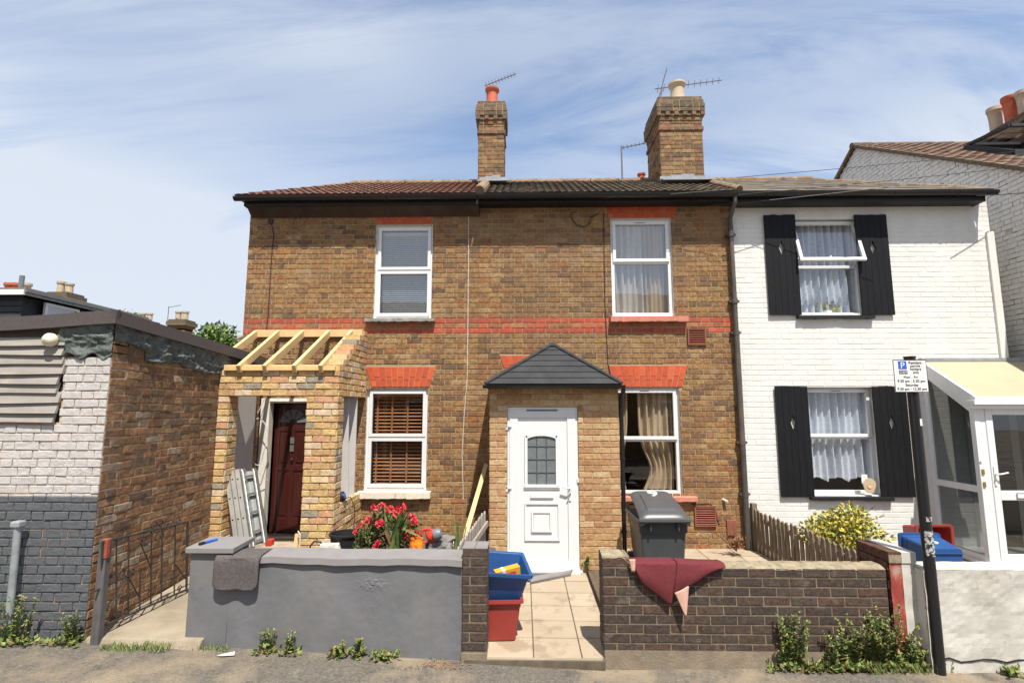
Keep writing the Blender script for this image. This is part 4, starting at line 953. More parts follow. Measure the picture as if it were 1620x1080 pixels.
ye = YP-.12; ez = pY(873, 607, ye).z; ex0, ex1 = pY(768, 607, ye).x, pY(984, 607, ye).x; ap = pY(874, 545, 7.16)
b = MB()
A1, A2 = Vector((ex0, ye, ez)), Vector((ex1, ye, ez)); B1, B2 = Vector((ex0, YF, ez)), Vector((ex1, YF, ez)); P1 = Vector((ap.x, 7.16, ap.z)); P2 = Vector((ap.x, YF, ap.z))
def shingle(Bm, a, c, tip_a, tip_c, n=7):
    nrm = (c-a).cross(tip_a-a).normalized()
    if nrm.z < 0: nrm = -nrm
    for k in range(n):
        f0, f1 = k/n, (k+1)/n
        l0, r0 = a.lerp(tip_a, f0), c.lerp(tip_c, f0); l1, r1 = a.lerp(tip_a, f1), c.lerp(tip_c, f1)
        m_ = max(1, int((r0-l0).length/.30)); 
        for i in range(m_):
            g0, g1 = i/m_, (i+1)/m_
            Bm.hexa([l0.lerp(r0, g0)-nrm*.01, l0.lerp(r0, g1)-nrm*.01, l1.lerp(r1, g1)-nrm*.01, l1.lerp(r1, g0)-nrm*.01,
                     l0.lerp(r0, g0)+nrm*.009, l0.lerp(r0, g1)+nrm*(.009+R.uniform(0, .002)), l1.lerp(r1, g1)+nrm*.001, l1.lerp(r1, g0)+nrm*.001], 'shingle')
shingle(b, A1, A2, P1, P1); shingle(b, B1, A1, P2, P1); shingle(b, A2, B2, P1, P2)
for a, c in ((A1, P1), (A2, P1), (P1, P2)):
    for i in range(7):
        p, q = a.lerp(c, i/7), a.lerp(c, (i+1)/7+.01); b.tube(p+Vector((0, 0, .004)), q+Vector((0, 0, .010)), .028, 'shingle', n=8)
b.lathe(P1+Vector((0, 0, -.02)), [(.05, 0), (.04, .03), (0, .045)], 'shingle', 10)
b.build('roof', MP, norm=False)
b = MB(); b.box(ex0+.03, ex1-.03, ye+.03, YF, ez-.03, ez-.012, 'blackfascia'); b.box(ex0+.02, ex1-.02, ye+.012, ye+.03, ez-.06, ez-.005, 'blackfascia')
for X in (ex0+.02, ex1-.035): b.box(X, X+.015, ye+.03, YF, ez-.06, ez-.03, 'blackfascia')
b.build('fascia', MP)
b = MB(); prof = [(ye-.045+.045*math.cos(t), ez-.02+.04*math.sin(t)) for t in [math.pi+math.pi*i/8 for i in range(9)]]
b.prism([(ex0-.03, y, z) for y, z in prof], (ex1-ex0+.06, 0, 0), 'black'); b.build('gutter', MP, smooth=True)
b = MB(); xx = pY(985, 740, YP+.05).x
b.path([(xx, ye-.03, ez-.05), (xx, ye-.01, ez-.10), (xx, YP+.045, ez-.17), (xx, YP+.045, 1.0), (xx, YP+.045, .28)], .028, 'black', 10)
for z in (.55, 1.45): b.tube((xx, YP+.045, z), (xx, YP+.045, z+.03), .036, 'black', n=12); b.box(xx-.05, xx, YP+.04, YP+.06, z, z+.025, 'black')
b.build('downpipe', MP, smooth=True)
# door with moulded panels
def dxz(zx, zy): q = pY(780+zx/4.156, 640+zy/4.156, YP); return q.x, q.z
DW = MB(); y = YP+.012
x0, x1, z0, z1 = dh; x0 += .004; x1 -= .004; z1 -= .006; z0 += .01
def ring(B, a, c, d, e, t, ya, yb, m='upvc'):
    B.box(a, a+t, ya, yb, d, e, m); B.box(c-t, c, ya, yb, d, e, m); B.box(a+t, c-t, ya, yb, d, d+t, m); B.box(a+t, c-t, ya, yb, e-t, e, m)
ring(DW, x0, x1, z0, z1, .035, y, y+.07); DW.box(x0-.0, x1+.03, y-.07, y+.06, z0-.03, z0+.03, 'upvc')
DW.box(pY(833, 655, y).x, pY(882, 655, y).x, y-.018, y, z1-.052, z1-.030, 'toolgrey')
dor = DW.build('door_frame', MP, bevel=.004)
b = MB(); a, c, d, e = x0+.03, x1-.03, z0+.03, z1-.03
ring(b, a, c, d, e, .105, y-.012, y+.04)
b.box(a+.105, c-.105, y+.004, y+.035, d+.105, e-.105, 'upvc')
def mould(B, X0, X1, Z0, Z1, t=.018, pr=.016):
    for (p, q, r, s) in ((X0, X1, Z0, Z0+t), (X0, X1, Z1-t, Z1), (X0, X0+t, Z0+t, Z1-t), (X1-t, X1, Z0+t, Z1-t)): B.box(p, q, y+.004-pr, y+.004, r, s, 'upvc')
gx0, gz1 = dxz(226, 205); gx1, gz0 = dxz(414, 525)
qx0, _ = dxz(205, 0); qx1, qz0 = dxz(440, 895); _, qz1 = dxz(0, 643); mould(b, qx0, qx1, qz0, qz1, .02)
rx0_, rz1 = dxz(252, 698); rx1_, rz0 = dxz(388, 838); mould(b, rx0_, rx1_, rz0, rz1, .026, .02); b.box(rx0_+.03, rx1_-.03, y-.006, y+.004, rz0+.03, rz1-.03, 'upvc')
mould(b, gx0-.045, gx1+.05, gz0-.055, gz0-.035, .012)
n = 14; rise = .045
def arcz(t, z): return z - rise*(1-math.sqrt(max(0, 1-(2*t-1)**2*.75)))*1.6
top = [(gx0+(gx1-gx0)*i/n, arcz(i/n, gz1)) for i in range(n+1)]
out_ = [(gx0-.035+(gx1-gx0+.07)*i/n, arcz(i/n, gz1+.04)) for i in range(n+1)]
for i in range(n): b.prism([(top[i][0], y-.016, top[i][1]), (top[i+1][0], y-.016, top[i+1][1]), (out_[i+1][0], y-.016, out_[i+1][1]), (out_[i][0], y-.016, out_[i][1])], (0, .022, 0), 'upvc')
b.box(gx0-.035, gx0, y-.016, y+.006, gz0-.0, out_[0][1], 'upvc'); b.box(gx1, gx1+.035, y-.016, y+.006, gz0-.0, out_[-1][1], 'upvc'); b.box(gx0-.045, gx1+.045, y-.02, y+.006, gz0-.035, gz0, 'upvc')
leaf = b.build('door', MP, bevel=.005)
b = MB(); b.prism([(px_, y+.002, pz_) for px_, pz_ in top]+[(gx1, y+.002, gz0), (gx0, y+.002, gz0)], (0, .002, 0), 'frost'); b.build('glass_panel', leaf)
b = MB(); ly = y-.001
for f in (.33, .67):
    X = gx0+(gx1-gx0)*f; b.box(X-.004, X+.004, ly-.003, ly, gz0, arcz(f, gz1), 'leadline')
for f in (.24, .51, .78):
    Z = gz0+(gz1-gz0)*f; b.box(gx0, gx1, ly-.0025, ly, Z-.004, Z+.004, 'leadline')
    for g in (.33, .67):
        X = gx0+(gx1-gx0)*g; s = .017
        b.prism([(X-s, ly-.004, Z), (X, ly-.004, Z-s), (X+s, ly-.004, Z), (X, ly-.004, Z+s)], (0, .003, 0), 'leadline'); s = .010; b.prism([(X-s, ly-.006, Z), (X, ly-.006, Z-s), (X+s, ly-.006, Z), (X, ly-.006, Z+s)], (0, .002, 0), 'frost')
b.build('lead_strip', leaf)
px0, pz1 = dxz(244, 586); px1, pz0 = dxz(398, 616)
b = MB(); b.box(px0, px1, y-.010, y+.004, pz0, pz1, 'upvc'); b.box(px0+.004, px1-.004, y-.014, y-.010, pz0+.002, pz0+.008, 'toolgrey'); b.build('letter_plate', leaf, bevel=.004)
hx_, hz_ = dxz(505, 570)
b = MB(); b.box(hx_-.014, hx_+.014, y-.026, y-.012, hz_-.11, hz_+.09, 'upvc'); b.path([(hx_, y-.02, hz_+.05), (hx_, y-.055, hz_+.05), (hx_-.03, y-.06, hz_+.045), (hx_-.11, y-.055, hz_+.06)], .010, 'upvc', 8)
b.path([(hx_+.0, y-.055, hz_+.05), (hx_+.015, y-.06, hz_+.03), (hx_-.02, y-.055, hz_-.03)], .008, 'upvc', 8); b.tube((hx_, y-.03, hz_-.03), (hx_, y-.024, hz_-.03), .009, 'ink'); b.build('handle', leaf, smooth=True)
for zy in (140, 545, 962):
    _, hz2 = dxz(0, zy); b = MB(); b.box(x0-.012, x0+.055, y-.030, y-.0, hz2-.012, hz2+.012, 'upvc'); b.box(x0-.012, x0+.006, y-.03, y, hz2-.05, hz2+.012, 'upvc'); b.build('hinge', leaf, bevel=.003)
b = MB(); q = pY(914, 759, y); b.box(q.x-.008, q.x+.012, y-.02, y, q.z-.03, q.z+.03, 'upvc'); b.build('bell_push', dor, bevel=.003)

# doormat, folded over
b = MB(); q0, q1 = pY(826, 906, YP-.08), pY(902, 906, YP-.08)
m0 = [pZ(830, 906, .082), pZ(896, 906, .082), pZ(845, 921, .082), pZ(828, 917, .082)]
b.prism([m0[3], m0[2], m0[1], m0[0]], (0, 0, .010), 'mat')
fl = [pZ(838, 922, .10), pZ(903, 912, .10), pZ(900, 905, .10), pZ(848, 913, .10)]
nn = 12
for i in range(nn):
    t0, t1 = i/nn*math.pi, (i+1)/nn*math.pi
a_, c_ = pZ(839, 921, .093), pZ(903, 909, .093); dd = (pZ(850, 912, .093)-a_)
pts = []
for k in range(9):
    t = math.pi*k/8-.3; pts.append((a_+dd*.5-dd*.5*math.cos(t)+Vector((0, 0, .03*math.sin(t)+.004)), c_+dd*.22-dd*.22*math.cos(t)+Vector((0, 0, .045*math.sin(t)+.004))))
for (p, q), (r, s) in zip(pts, pts[1:]): b.hexa([p-Vector((0, 0, .006)), q-Vector((0, 0, .006)), s-Vector((0, 0, .006)), r-Vector((0, 0, .006)), p, q, s, r], 'matback')
b.build('doormat', None, 'blue-grey doormat with one edge folded over in front of the white door', 'doormat')

# ------------------------------------------------------------------ glazed porch on the white house
GP = thing('glazed_porch', (6.6, 7.1, .2), 'white framed glazed porch with a beige sloping roof at the right end of the terrace', 'porch')
YR = 6.78; gx = pY(1553, 760, YR).x; gr = gx+1.75
gzf = .25; gze = pY(1600, 640, YR).z; gzr = pY(1500, 572, YF).z; ge0 = YR-.10
b = MB(); b.box(gx-.04, gr, YR-.05, YF, .05, gzf-.04, 'whiterender'); b.box(gx-.07, gr, YR-.08, YF, gzf-.04, gzf-.0, 'upvc'); b.build('base', GP)
def fr_(B, pts, w=.06, d=.06, m='upvc'):
    for p, q in pts: B.bar(p, q, w, d, m)
b = MB(); sideX = gx
zs_f, zs_b = gze-.02, gzr-.10
V = Vector
b.box(gx-.035, gx+.035, YR-.035, YR+.035, gzf, gze, 'upvc'); b.box(gx-.03, gx+.03, YF-.07, YF, gzf, zs_b+.0, 'upvc')
b.box(gx-.03, gx+.03, YR+.035, YF-.07, gzf, gzf+.07, 'upvc')
zm0 = pY(1530, 774, YR).z; b.box(gx-.03, gx+.03, YR+.035, YF-.07, zm0-.04, zm0+.04, 'upvc')
b.bar(V((gx, YR, gze-.05)), V((gx, YF, gzr-.12)), .06, .10, 'upvc'); b.bar(V((gx-.035, YR-.06, gze+.0)), V((gx-.035, YF, gzr-.03)), .03, .12, 'upvc')
b.bar(V((gx, YR+.03, pY(1535, 652, YR).z)), V((gx, YF-.07, pY(1535, 652, YR).z)), .05, .03, 'upvc') if False else None
b.build('side_frame', GP, bevel=.004)
b = MB(); b.poly([(gx, YR+.03, gzf+.07), (gx, YF-.07, gzf+.07), (gx, YF-.07, zm0-.04), (gx, YR+.03, zm0-.04)], 'porchglass'); b.poly([(gx, YR+.03, zm0+.04), (gx, YF-.07, zm0+.04), (gx, YF-.07, gzr-.2), (gx, YR+.03, gze-.1)], 'porchglass')
b.build('side_pane', GP, norm=False)
def dp(px, py): q = pY(px, py, YR); return q.x, q.z
b = MB(); fx = gx+.035; dx0 = pY(1566, 760, YR).x; 
b.box(fx, gr, YR-.03, YR+.04, gze-.03-.0, gze, 'upvc'); b.box(fx, dx0, YR-.03, YR+.04, gzf, gze-.03, 'upvc')
dx1 = dx0+.90; b.box(dx1, dx1+.05, YR-.03, YR+.04, gzf, gze-.03, 'upvc'); b.box(dx1+.05, gr, YR-.02, YR+.03, gzf, gzf+.08, 'upvc'); b.box(gr-.06, gr, YR-.03, YR+.04, gzf, gze, 'upvc')
b.box(gx-.10, gr+.05, YR-.14, YR-.03, gze, gze+.055, 'upvc'); b.box(gx-.10, gr+.05, YR-.10, YR-.03, gze-.05, gze, 'upvc'); b.build('front_frame', GP, bevel=.004)
b = MB(); b.poly([(dx1+.05, YR, gzf+.08), (gr-.06, YR, gzf+.08), (gr-.06, YR, gze-.05), (dx1+.05, YR, gze-.05)], 'porchglass'); b.build('front_pane', GP, norm=False)
b = MB(); t = .085; z0, z1 = gzf+.015, gze-.04; y0, y1 = YR-.04, YR+.02
zl = pY(1600, 783, YR).z
for q in ((dx0, dx0+t, z0, z1), (dx1-t, dx1, z0, z1), (dx0+t, dx1-t, z0, z0+t), (dx0+t, dx1-t, z1-t, z1), (dx0+t, dx1-t, zl-.055, zl+.055)): b.box(q[0], q[1], y0, y1, q[2], q[3], 'upvc')
dd_ = b.build('door', GP, bevel=.005)
b = MB(); b.poly([(dx0+t, YR, z0+t), (dx1-t, YR, z0+t), (dx1-t, YR, zl-.055), (dx0+t, YR, zl-.055)], 'porchglass'); b.poly([(dx0+t, YR, zl+.055), (dx1-t, YR, zl+.055), (dx1-t, YR, z1-t), (dx0+t, YR, z1-t)], 'porchglass'); b.build('pane', dd_, norm=False)
b = MB(); hx2 = dx0+.035; zh = pY(1575, 750, YR).z; b.box(hx2-.014, hx2+.014, y0-.012, y0, zh-.13, zh+.10, 'upvc'); b.path([(hx2, y0-.01, zh+.01), (hx2, y0-.05, zh+.01), (hx2+.04, y0-.055, zh+.015), (hx2+.12, y0-.05, zh+.03)], .010, 'upvc', 8); b.build('handle', dd_, smooth=True)
b = MB(); xl_ = pY(1603, 783, YR).x; b.box(xl_, xl_+.28, y0-.010, y0, zl-.03, zl+.03, 'upvc'); b.box(xl_+.005, xl_+.275, y0-.012, y0-.010, zl-.026, zl+.02, 'signwhite'); ring(b, xl_, xl_+.28, zl-.034, zl+.034, .005, y0-.013, y0-.011, 'ink'); b.build('letter_plate', dd_)
for zy in (745, 765): zz_ = pY(1542, zy, YR).z; b = MB(); b.box(gx-.02, gx+.012, YR-.048, YR-.035, zz_-.035, zz_+.03, 'brass'); b.build('latch', GP, bevel=.003)
b = MB(); q = pY(1537, 731, YR-.04); b.text('6', Matrix.Translation(V((gx-.02, YR-.037, q.z-.02))) @ Matrix.Rotation(rad(90), 4, 'X'), .055, 'ink'); b.build('number', GP, norm=False)
b = MB(); q = 0.0
b.bar(V((gx-.03, ge0, gze+.075)), V((gx-.03, YF, gzr+.01)), .05, .04, 'upvc'); b.bar(V((gr-.0, ge0, gze+.075)), V((gr, YF, gzr+.01)), .05, .04, 'upvc'); b.bar(V((gx+.55, ge0, gze+.075)), V((gx+.55, YF, gzr+.01)), .03, .035, 'upvc') if False else None
b.box(gx-.05, gr+.03, YF-.05, YF-.002, gzr-.0, gzr+.05, 'lead'); b.box(gx-.08, gr+.04, ge0-.03, ge0+.02, gze+.05, gze+.10, 'upvc')
b.build('roof_bar', GP, bevel=.003)
b = MB(); b.hexa([(gx, ge0+.02, gze+.06), (gr, ge0+.02, gze+.06), (gr, YF-.03, gzr-.01), (gx, YF-.03, gzr-.01), (gx, ge0+.02, gze+.075), (gr, ge0+.02, gze+.075), (gr, YF-.03, gzr+.006), (gx, YF-.03, gzr+.006)], 'poly'); b.build('roof_panel', GP)
b = MB(); b.box(gx+.5, gx+.55, YF-.05, YF-.01, gzf, gze+.1, 'upvc'); b.box(gx+.65, gx+1.5, YF-.03, YF-.01, gzf, gze, 'dark'); b.build('inner_door', GP)

# ------------------------------------------------------------------ garage on the left
GA = thing('garage', (XG-1.5, YG, .1), 'old flat roofed brick garage with flaking pale and grey paint and weatherboards', 'garage')
gt = pY(147, 493, YG).z; gt2 = pY(352, 549, 6.6).z
YGB = 7.46; LWf = .055*(XG+9.5)+.02; zroof = lambda y: gt+(gt2-gt)*(y-YG)/(6.6-YG)
XW0 = -9.5; bz0 = pY(50, 668, YG).z; bz1 = pY(50, 538, YG).z; bx = pY(101, 600, YG).x
b = MB(); slab(b, face_y(YG), XW0, XG, -.1, gt-.42, .2, 'peelmortar', [(XW0+.2, bx, bz0, bz1+.02)])
lay(b, face_y(YG), XW0, XG, .02, gt-.40, 'peelbrick', [(XW0+.2, bx, bz0, bz1+.3)], bond='flemish', course=.0755, gap=.009, proud=.011, jit=.003, rough=.004)
b.build('front_wall', GA, norm=False)
b = MB(); zs = pX(170, 553, XG).z
b.box(XG-.2, XG, YG+.2, YGB, -.1, gt-.1, 'oldmortar'); lay(b, face_x(XG, 1), YG+.002, YGB, .05, gt-.12, 'oldbrick', bond='flemish', course=.077, gap=.012, proud=.007, jit=.005, rough=.004)
b.box(XG-.01, XG+.035, YG+.28+.0, YG+.5, -.05, .0, 'oldmortar')
b.build('side_wall', GA, norm=False)
b = MB(); b.box(XW0, XG-.2, YGB-.1, YGB, 0, gt-.55, 'oldmortar'); b.build('back_wall', GA)
# weatherboards
b = MB(); n = 9; hb = (bz1-bz0)/8.6
for i in range(n):
    z0 = bz0+i*hb; z1 = z0+hb*1.12; xe_ = bx+R.uniform(-.03, .03)+(.02 if i > 4 else -.02); dz = R.uniform(-.006, .006); sg = -.012 if i < 3 else 0
    m_ = 12
    for k in range(m_):
        xa, xb = XW0+.2+(xe_-XW0-.2)*k/m_, XW0+.2+(xe_-XW0-.2)*(k+1)/m_
        wa, wb = .006*math.sin(k*1.3+i*2), .006*math.sin((k+1)*1.3+i*2)
        b.hexa([(xa, YG-.045+wa, z0+wa), (xb, YG-.045+wb, z0+wb), (xb, YG-.018+wb, z0+wb), (xa, YG-.018+wa, z0+wa), (xa, YG-.012, z1+dz), (xb, YG-.012, z1+dz), (xb, YG+.01, z1+dz), (xa, YG+.01, z1+dz)], 'board')
b.build('weatherboard', GA, norm=False)
b = MB(); b.box(XW0+.25, bx-.01, YG+.02, YG+.05, bz0+.01, bz1+.02, 'brownfascia')
b.hexa([(XW0, YG-.02, bz1-.2), (pY(95, 540, YG).x, YG-.02, bz1), (pY(95, 540, YG).x, YG+.02, bz1), (XW0, YG+.02, bz1-.2), (XW0, YG-.02, gt-.12-LWf), (pY(95, 540, YG).x, YG-.02, gt-.14), (pY(95, 540, YG).x, YG+.02, gt-.14), (XW0, YG+.02, gt-.12-LWf)], 'brownfascia'); b.build('lintel_board', GA)
def rough_band(B, pt, u0, u1, z0f, z1f, nu, nv, m, amp=.03, off=.015):
    def fn(u, v):
        U = u0+(u1-u0)*u; Z = z0f(U)+(z1f(U)-z0f(U))*v
        q = mnoise.fractal(Vector((U*9, Z*16, 3.3)), 1, 2.1, 4)
        e = 1 if 0 < v < 1 and 0 < u < 1 else .25
        return pt(U, off+amp*e*(.5+q), Z)
    B.grid(fn, nu, nv, m)
b = MB(); rough_band(b, face_y(YG), pY(95, 540, YG).x, XG+.01, lambda u: gt-.42+.03*math.sin(u*30), lambda u: gt-.09, 40, 30, 'greyrender')
rough_band(b, face_x(XG, 1), YG-.01, YGB, lambda u: zroof(u)-.38+.018*math.sin(u*7)+.02*mnoise.noise(V((u*9, 0, 0)))+(.10 if u < 5.1 else 0), lambda u: zroof(u)-.09, 220, 30, 'greyrender')
b.build('render_band', GA, smooth=True, norm=False)
b = MB(); fh = .125
def felt(u, v):  # front fascia wrap
    return None
n = 24
for i in range(n):
    xa, xb = XW0+(XG+.06-XW0)*i/n, XW0+(XG+.06-XW0)*(i+1)/n; wa = lambda x: .006*math.sin(x*3.1)-.055*max(0, XG-x)
    b.hexa([(xa, YG-.075, gt-fh+wa(xa)), (xb, YG-.075, gt-fh+wa(xb)), (xb, YG-.03, gt-fh+wa(xb)), (xa, YG-.03, gt-fh+wa(xa)), (xa, YG-.06, gt+wa(xa)), (xb, YG-.06, gt+wa(xb)), (xb, YG-.02, gt+.01+wa(xb)), (xa, YG-.02, gt+.01+wa(xa))], 'felt')
n = 16
for i in range(n):
    ya, yb = YG-.07+(YGB-YG+.07)*i/n, YG-.07+(YGB-YG+.07)*(i+1)/n
    b.hexa([(XG+.02, ya, zroof(ya)-fh), (XG+.065, ya, zroof(ya)-fh), (XG+.065, yb, zroof(yb)-fh), (XG+.02, yb, zroof(yb)-fh), (XG+.0, ya, zroof(ya)+.005), (XG+.05, ya, zroof(ya)), (XG+.05, yb, zroof(yb)), (XG+.0, yb, zroof(yb)+.005)], 'felt')
LW = .055*(XG-XW0); b.hexa([(XW0, YG-.03, gt-.12-LW), (XG+.03, YG-.03, gt-.12), (XG+.03, YGB, zroof(YGB)-.12), (XW0, YGB, zroof(YGB)-.12-LW), (XW0, YG-.03, gt+.004-LW), (XG+.03, YG-.03, gt+.004), (XG+.03, YGB, zroof(YGB)+.001), (XW0, YGB, zroof(YGB)+.001-LW)], 'felt')
b.build('roof', GA, norm=False)
b = MB(); q = pY(76, 537, YG-.09); rt = Matrix.Rotation(rad(90), 4, 'X')
b.lathe(V((q.x, YG-.03, q.z)), [(.035, -.01), (.05, .0), (.062, .025), (.060, .06), (.04, .085), (0, .095)], 'lamp', 18, rt); b.lathe(V((q.x-.01, YG-.02, q.z+.015)), [(.055, -.01), (.055, .012), (.0, .012)], 'ink', 16, rt); b.build('wall_lamp', GA, smooth=True)

# ------------------------------------------------------------------ garden walls
def gx_(px, py): return pY(px, py, YG).x
GWx0, GWx1 = gx_(297, 950), gx_(731, 950)
GW = thing('garden_wall', ((GWx0+GWx1)/2, YG, 0), 'low grey painted rendered wall with a taller capped pier at its left end', 'wall')
pxr = gx_(364, 900); ctl, ctr = gx_(384, 880), GWx1
zc1 = pY(560, 884, YG-.03).z; zpc = pY(330, 866, YG-.03).z
def rend(B, x0, x1, y0, y1, z0, z1, m, a=.004):
    if a is not None: B.grid(lambda u, v: V((x0+(x1-x0)*u, y0+a*mnoise.noise(V((u*(x1-x0)*4, v*4, x0))), z0+(z1-z0)*v)), max(4, int((x1-x0)*20)), 14, m)
    B.poly([(x0, y1, z0), (x1, y1, z0), (x1, y1, z1), (x0, y1, z1)], m); B.poly([(x0, y0, z0), (x0, y1, z0), (x0, y1, z1), (x0, y0, z1)], m); B.poly([(x1, y0, z0), (x1, y1, z0), (x1, y1, z1), (x1, y0, z1)], m); B.poly([(x0, y0, z1), (x1, y0, z1), (x1, y1, z1), (x0, y1, z1)], m)
sc_ = pY(588, 923, YG)
def wallf(u, v):       # grey render with the rough filler patch and a run of filler below it
    x = pxr+(GWx1-pxr)*u; z = -.1+(zc1-.05+.1)*v; dx, dz = x-sc_.x, z-sc_.z
    e = math.exp(-(dx/.11)**2-(dz/.045)**2)+.25*math.exp(-((dx-.02)/.05)**2-((dz+.17)/.12)**2)
    q = mnoise.fractal(V((x*34, z*60, 2)), 1, 2, 4) if e > .03 else 0
    return V((x, YG+.004*mnoise.noise(V((u*9, v*4, pxr)))+.0012*mnoise.noise(V((x*18, z*18, 5)))-e*.011*max(0, .35+q), z))
b = MB(); rend(b, pxr, GWx1, YG, YG+.2, -.1, zc1-.05, 'paintgrey', a=None); b.grid(wallf, 420, 120, 'paintgrey'); b.build('wall_panel', GW, smooth=True, norm=False)
b = MB(); rend(b, GWx0, pxr, YG, YG+.30, -.05, zpc-.045, 'paintgrey'); b.build('pier', GW, smooth=True, norm=False)
b = MB(); n = 14
for i in range(n):
    xa, xb = ctl+(ctr-ctl)*i/n, ctl+(ctr-ctl)*(i+1)/n; w_ = lambda x: .004*math.sin(x*5)+.003*math.sin(x*17)-.012*(x-ctl)/(ctr-ctl)+.010
    b.hexa([(xa, YG-.035+w_(xa), zc1-.052+w_(xa)), (xb, YG-.035+w_(xb), zc1-.052+w_(xb)), (xb, YG+.23, zc1-.052+w_(xb)), (xa, YG+.23, zc1-.052+w_(xa)), (xa, YG-.03+w_(xa), zc1+w_(xa)), (xb, YG-.03+w_(xb), zc1+w_(xb)), (xb, YG+.225, zc1+.02+w_(xb)), (xa, YG+.225, zc1+.02+w_(xa))], 'capgrey')
b.build('coping', GW, norm=True)
b = MB(); b.hexa([(GWx0-.035, YG-.035, zpc-.048), (pxr+.035, YG-.035, zpc-.048), (pxr+.035, YG+.335, zpc-.03), (GWx0-.035, YG+.335, zpc-.03), (GWx0-.035, YG-.035, zpc), (pxr+.035, YG-.035, zpc), (pxr+.035, YG+.335, zpc+.012), (GWx0-.035, YG+.335, zpc+.012)], 'capgrey'); b.build('pier_cap', GW, bevel=.006)
# dark brick pillar between
b = MB(); p0, p1 = gx_(732, 960), gx_(770, 960); pz = pY(750, 867, YG-.02).z
kd = dict(bond='stretcher', Lb=.225, course=.0755, gap=.011, proud=.005, jit=.0012, rough=.0015, zref=pz-.0755*14+.011)
b.box(p0, p1, YG-.02, YG+.21, -.1, pz-.004, 'darkmortar'); lay(b, face_y(YG-.02), p0, p1, .08, pz-.01, 'darkbrick', **kd); lay(b, face_x(p1, 1), YG-.02, YG+.21, .08, pz-.01, 'darkbrick', **kd); lay(b, face_x(p0, -1), YG-.02, YG+.21, .5, pz-.01, 'darkbrick', **kd)
b.box(p0-.006, (p0+p1)/2-.004, YG-.027, YG+.212, pz-.003, pz+.004, 'capgrey'); b.box((p0+p1)/2+.004, p1+.006, YG-.027, YG+.212, pz-.003, pz+.004, 'capgrey'); b.box(p0-.005, p1+.005, YG-.03, YG+.2, -.1, .075, 'plinth')
b.build('brick_pillar', None, 'narrow dark brick pillar between the grey wall and the tiled path', 'pillar', norm=False)

# dark brick wall
DWL = thing('brick_wall', (2, YG, 0), 'low dark brown brick wall with a worn mortar top, in front of the wheelie bin', 'wall')
q0, q1 = gx_(955, 960), gx_(1405, 950); q2 = gx_(996, 900); dz_ = pY(1200, 897, YG).z; dzl = pY(965, 876, YG).z
b = MB(); b.box(q0, q1, YG, YG+.215, .05, dz_-.03, 'darkmortar'); b.box(q0, q2, YG, YG+.215, dz_-.031, dzl-.02, 'darkmortar')
kd['zref'] = dz_-.0755*12
topz = lambda z: (q0, q2 if z > dz_-.02 else q1)
lay(b, face_y(YG), q0, q1, .10, dzl-.03, 'darkbrick', uend=topz, **kd); lay(b, face_x(q0, -1), YG, YG+.215, .05, dzl-.03, 'darkbrick', **kd); lay(b, lambda u, n, z: V((u, YG+.215+n, z)), q0, q1, .2, dz_-.02, 'darkbrick', **kd)
b.build('masonry', DWL, norm=False)
b = MB(); b.grid(lambda u, v: V((q0+(q1-q0)*u, YG-.012+.004*mnoise.noise(V((u*40, v*5, 0))), -.12+(.225-.0)*v)), 60, 5, 'plinth'); b.box(q0, q1, YG-.006, YG+.2, -.12, .10, 'plinth'); b.build('plinth', DWL, norm=False)
b = MB()
def cope(u, v):
    x = q2-.03+(q1-q2+.03)*u; a = math.pi*(v-.0); y = YG+.108-.113*math.cos(a); z = dz_-.02+.032*math.sin(a)+.008*mnoise.noise(V((x*9, v*3, 1)))+.006*mnoise.noise(V((x*30, v*6, 4)))
    return V((x, y, z))
b.grid(cope, 90, 10, 'copestone')
def cope2(u, v):
    x = q0-.006+(q2-q0+.05)*u; a = math.pi*v; y = YG+.108-.115*math.cos(a); z = dzl-.03+.03*math.sin(a)-(.09*max(0, (u-.62)/.38)**1.2)+.010*mnoise.noise(V((x*14, v*4, 1)))
    return V((x, y, z))
b.grid(cope2, 22, 10, 'copestone'); b.build('coping', DWL, smooth=True, norm=False)

# red and white pier
b = MB(); r0, r1 = gx_(1406, 900), gx_(1447, 900); rm = gx_(1425, 900); rz = pY(1420, 873, YG-.01).z
b.grid(lambda u, v: V((r0+(rm-r0)*u, YG-.012+.006*mnoise.noise(V((u*2, v*8, 0))), -.05+(rz-.03+.05)*v)), 8, 40, 'redpaint'); b.grid(lambda u, v: V((rm+(r1-rm)*u, YG-.014+.005*mnoise.noise(V((u*2, v*8, 9))), -.05+(rz-.03+.05)*v)), 8, 40, 'whiterender')
b.box(r0+.004, r1-.004, YG-.004, YG+.42, -.1, rz-.035, 'mossbrick'); lay(b, face_x(r0+.004, -1), YG, YG+.42, .1, rz-.05, 'mossbrick', bond='stretcher', rough=.006, jit=.004, proud=.01)
b.box(r1-.012, r1+.002, YG, YG+.42, -.05, rz-.035, 'whiterender')
b.box(rm, r1+.004, YG-.022, YG+.42, rz-.085, rz+.002, 'whiterender')
for k in range(4): b.box(r0-.008, rm-.004, YG-.018+k*.11, YG+.082+k*.11, rz-.07, rz+.004-k*.002, 'mossbrick')
b.box(r0-.004, rm, YG-.02, YG-.014, rz-.085, rz-.02, 'copestone')
b.build('gate_pier', None, 'square pier painted half red and half white with a mossy brick top', 'pier', norm=False)
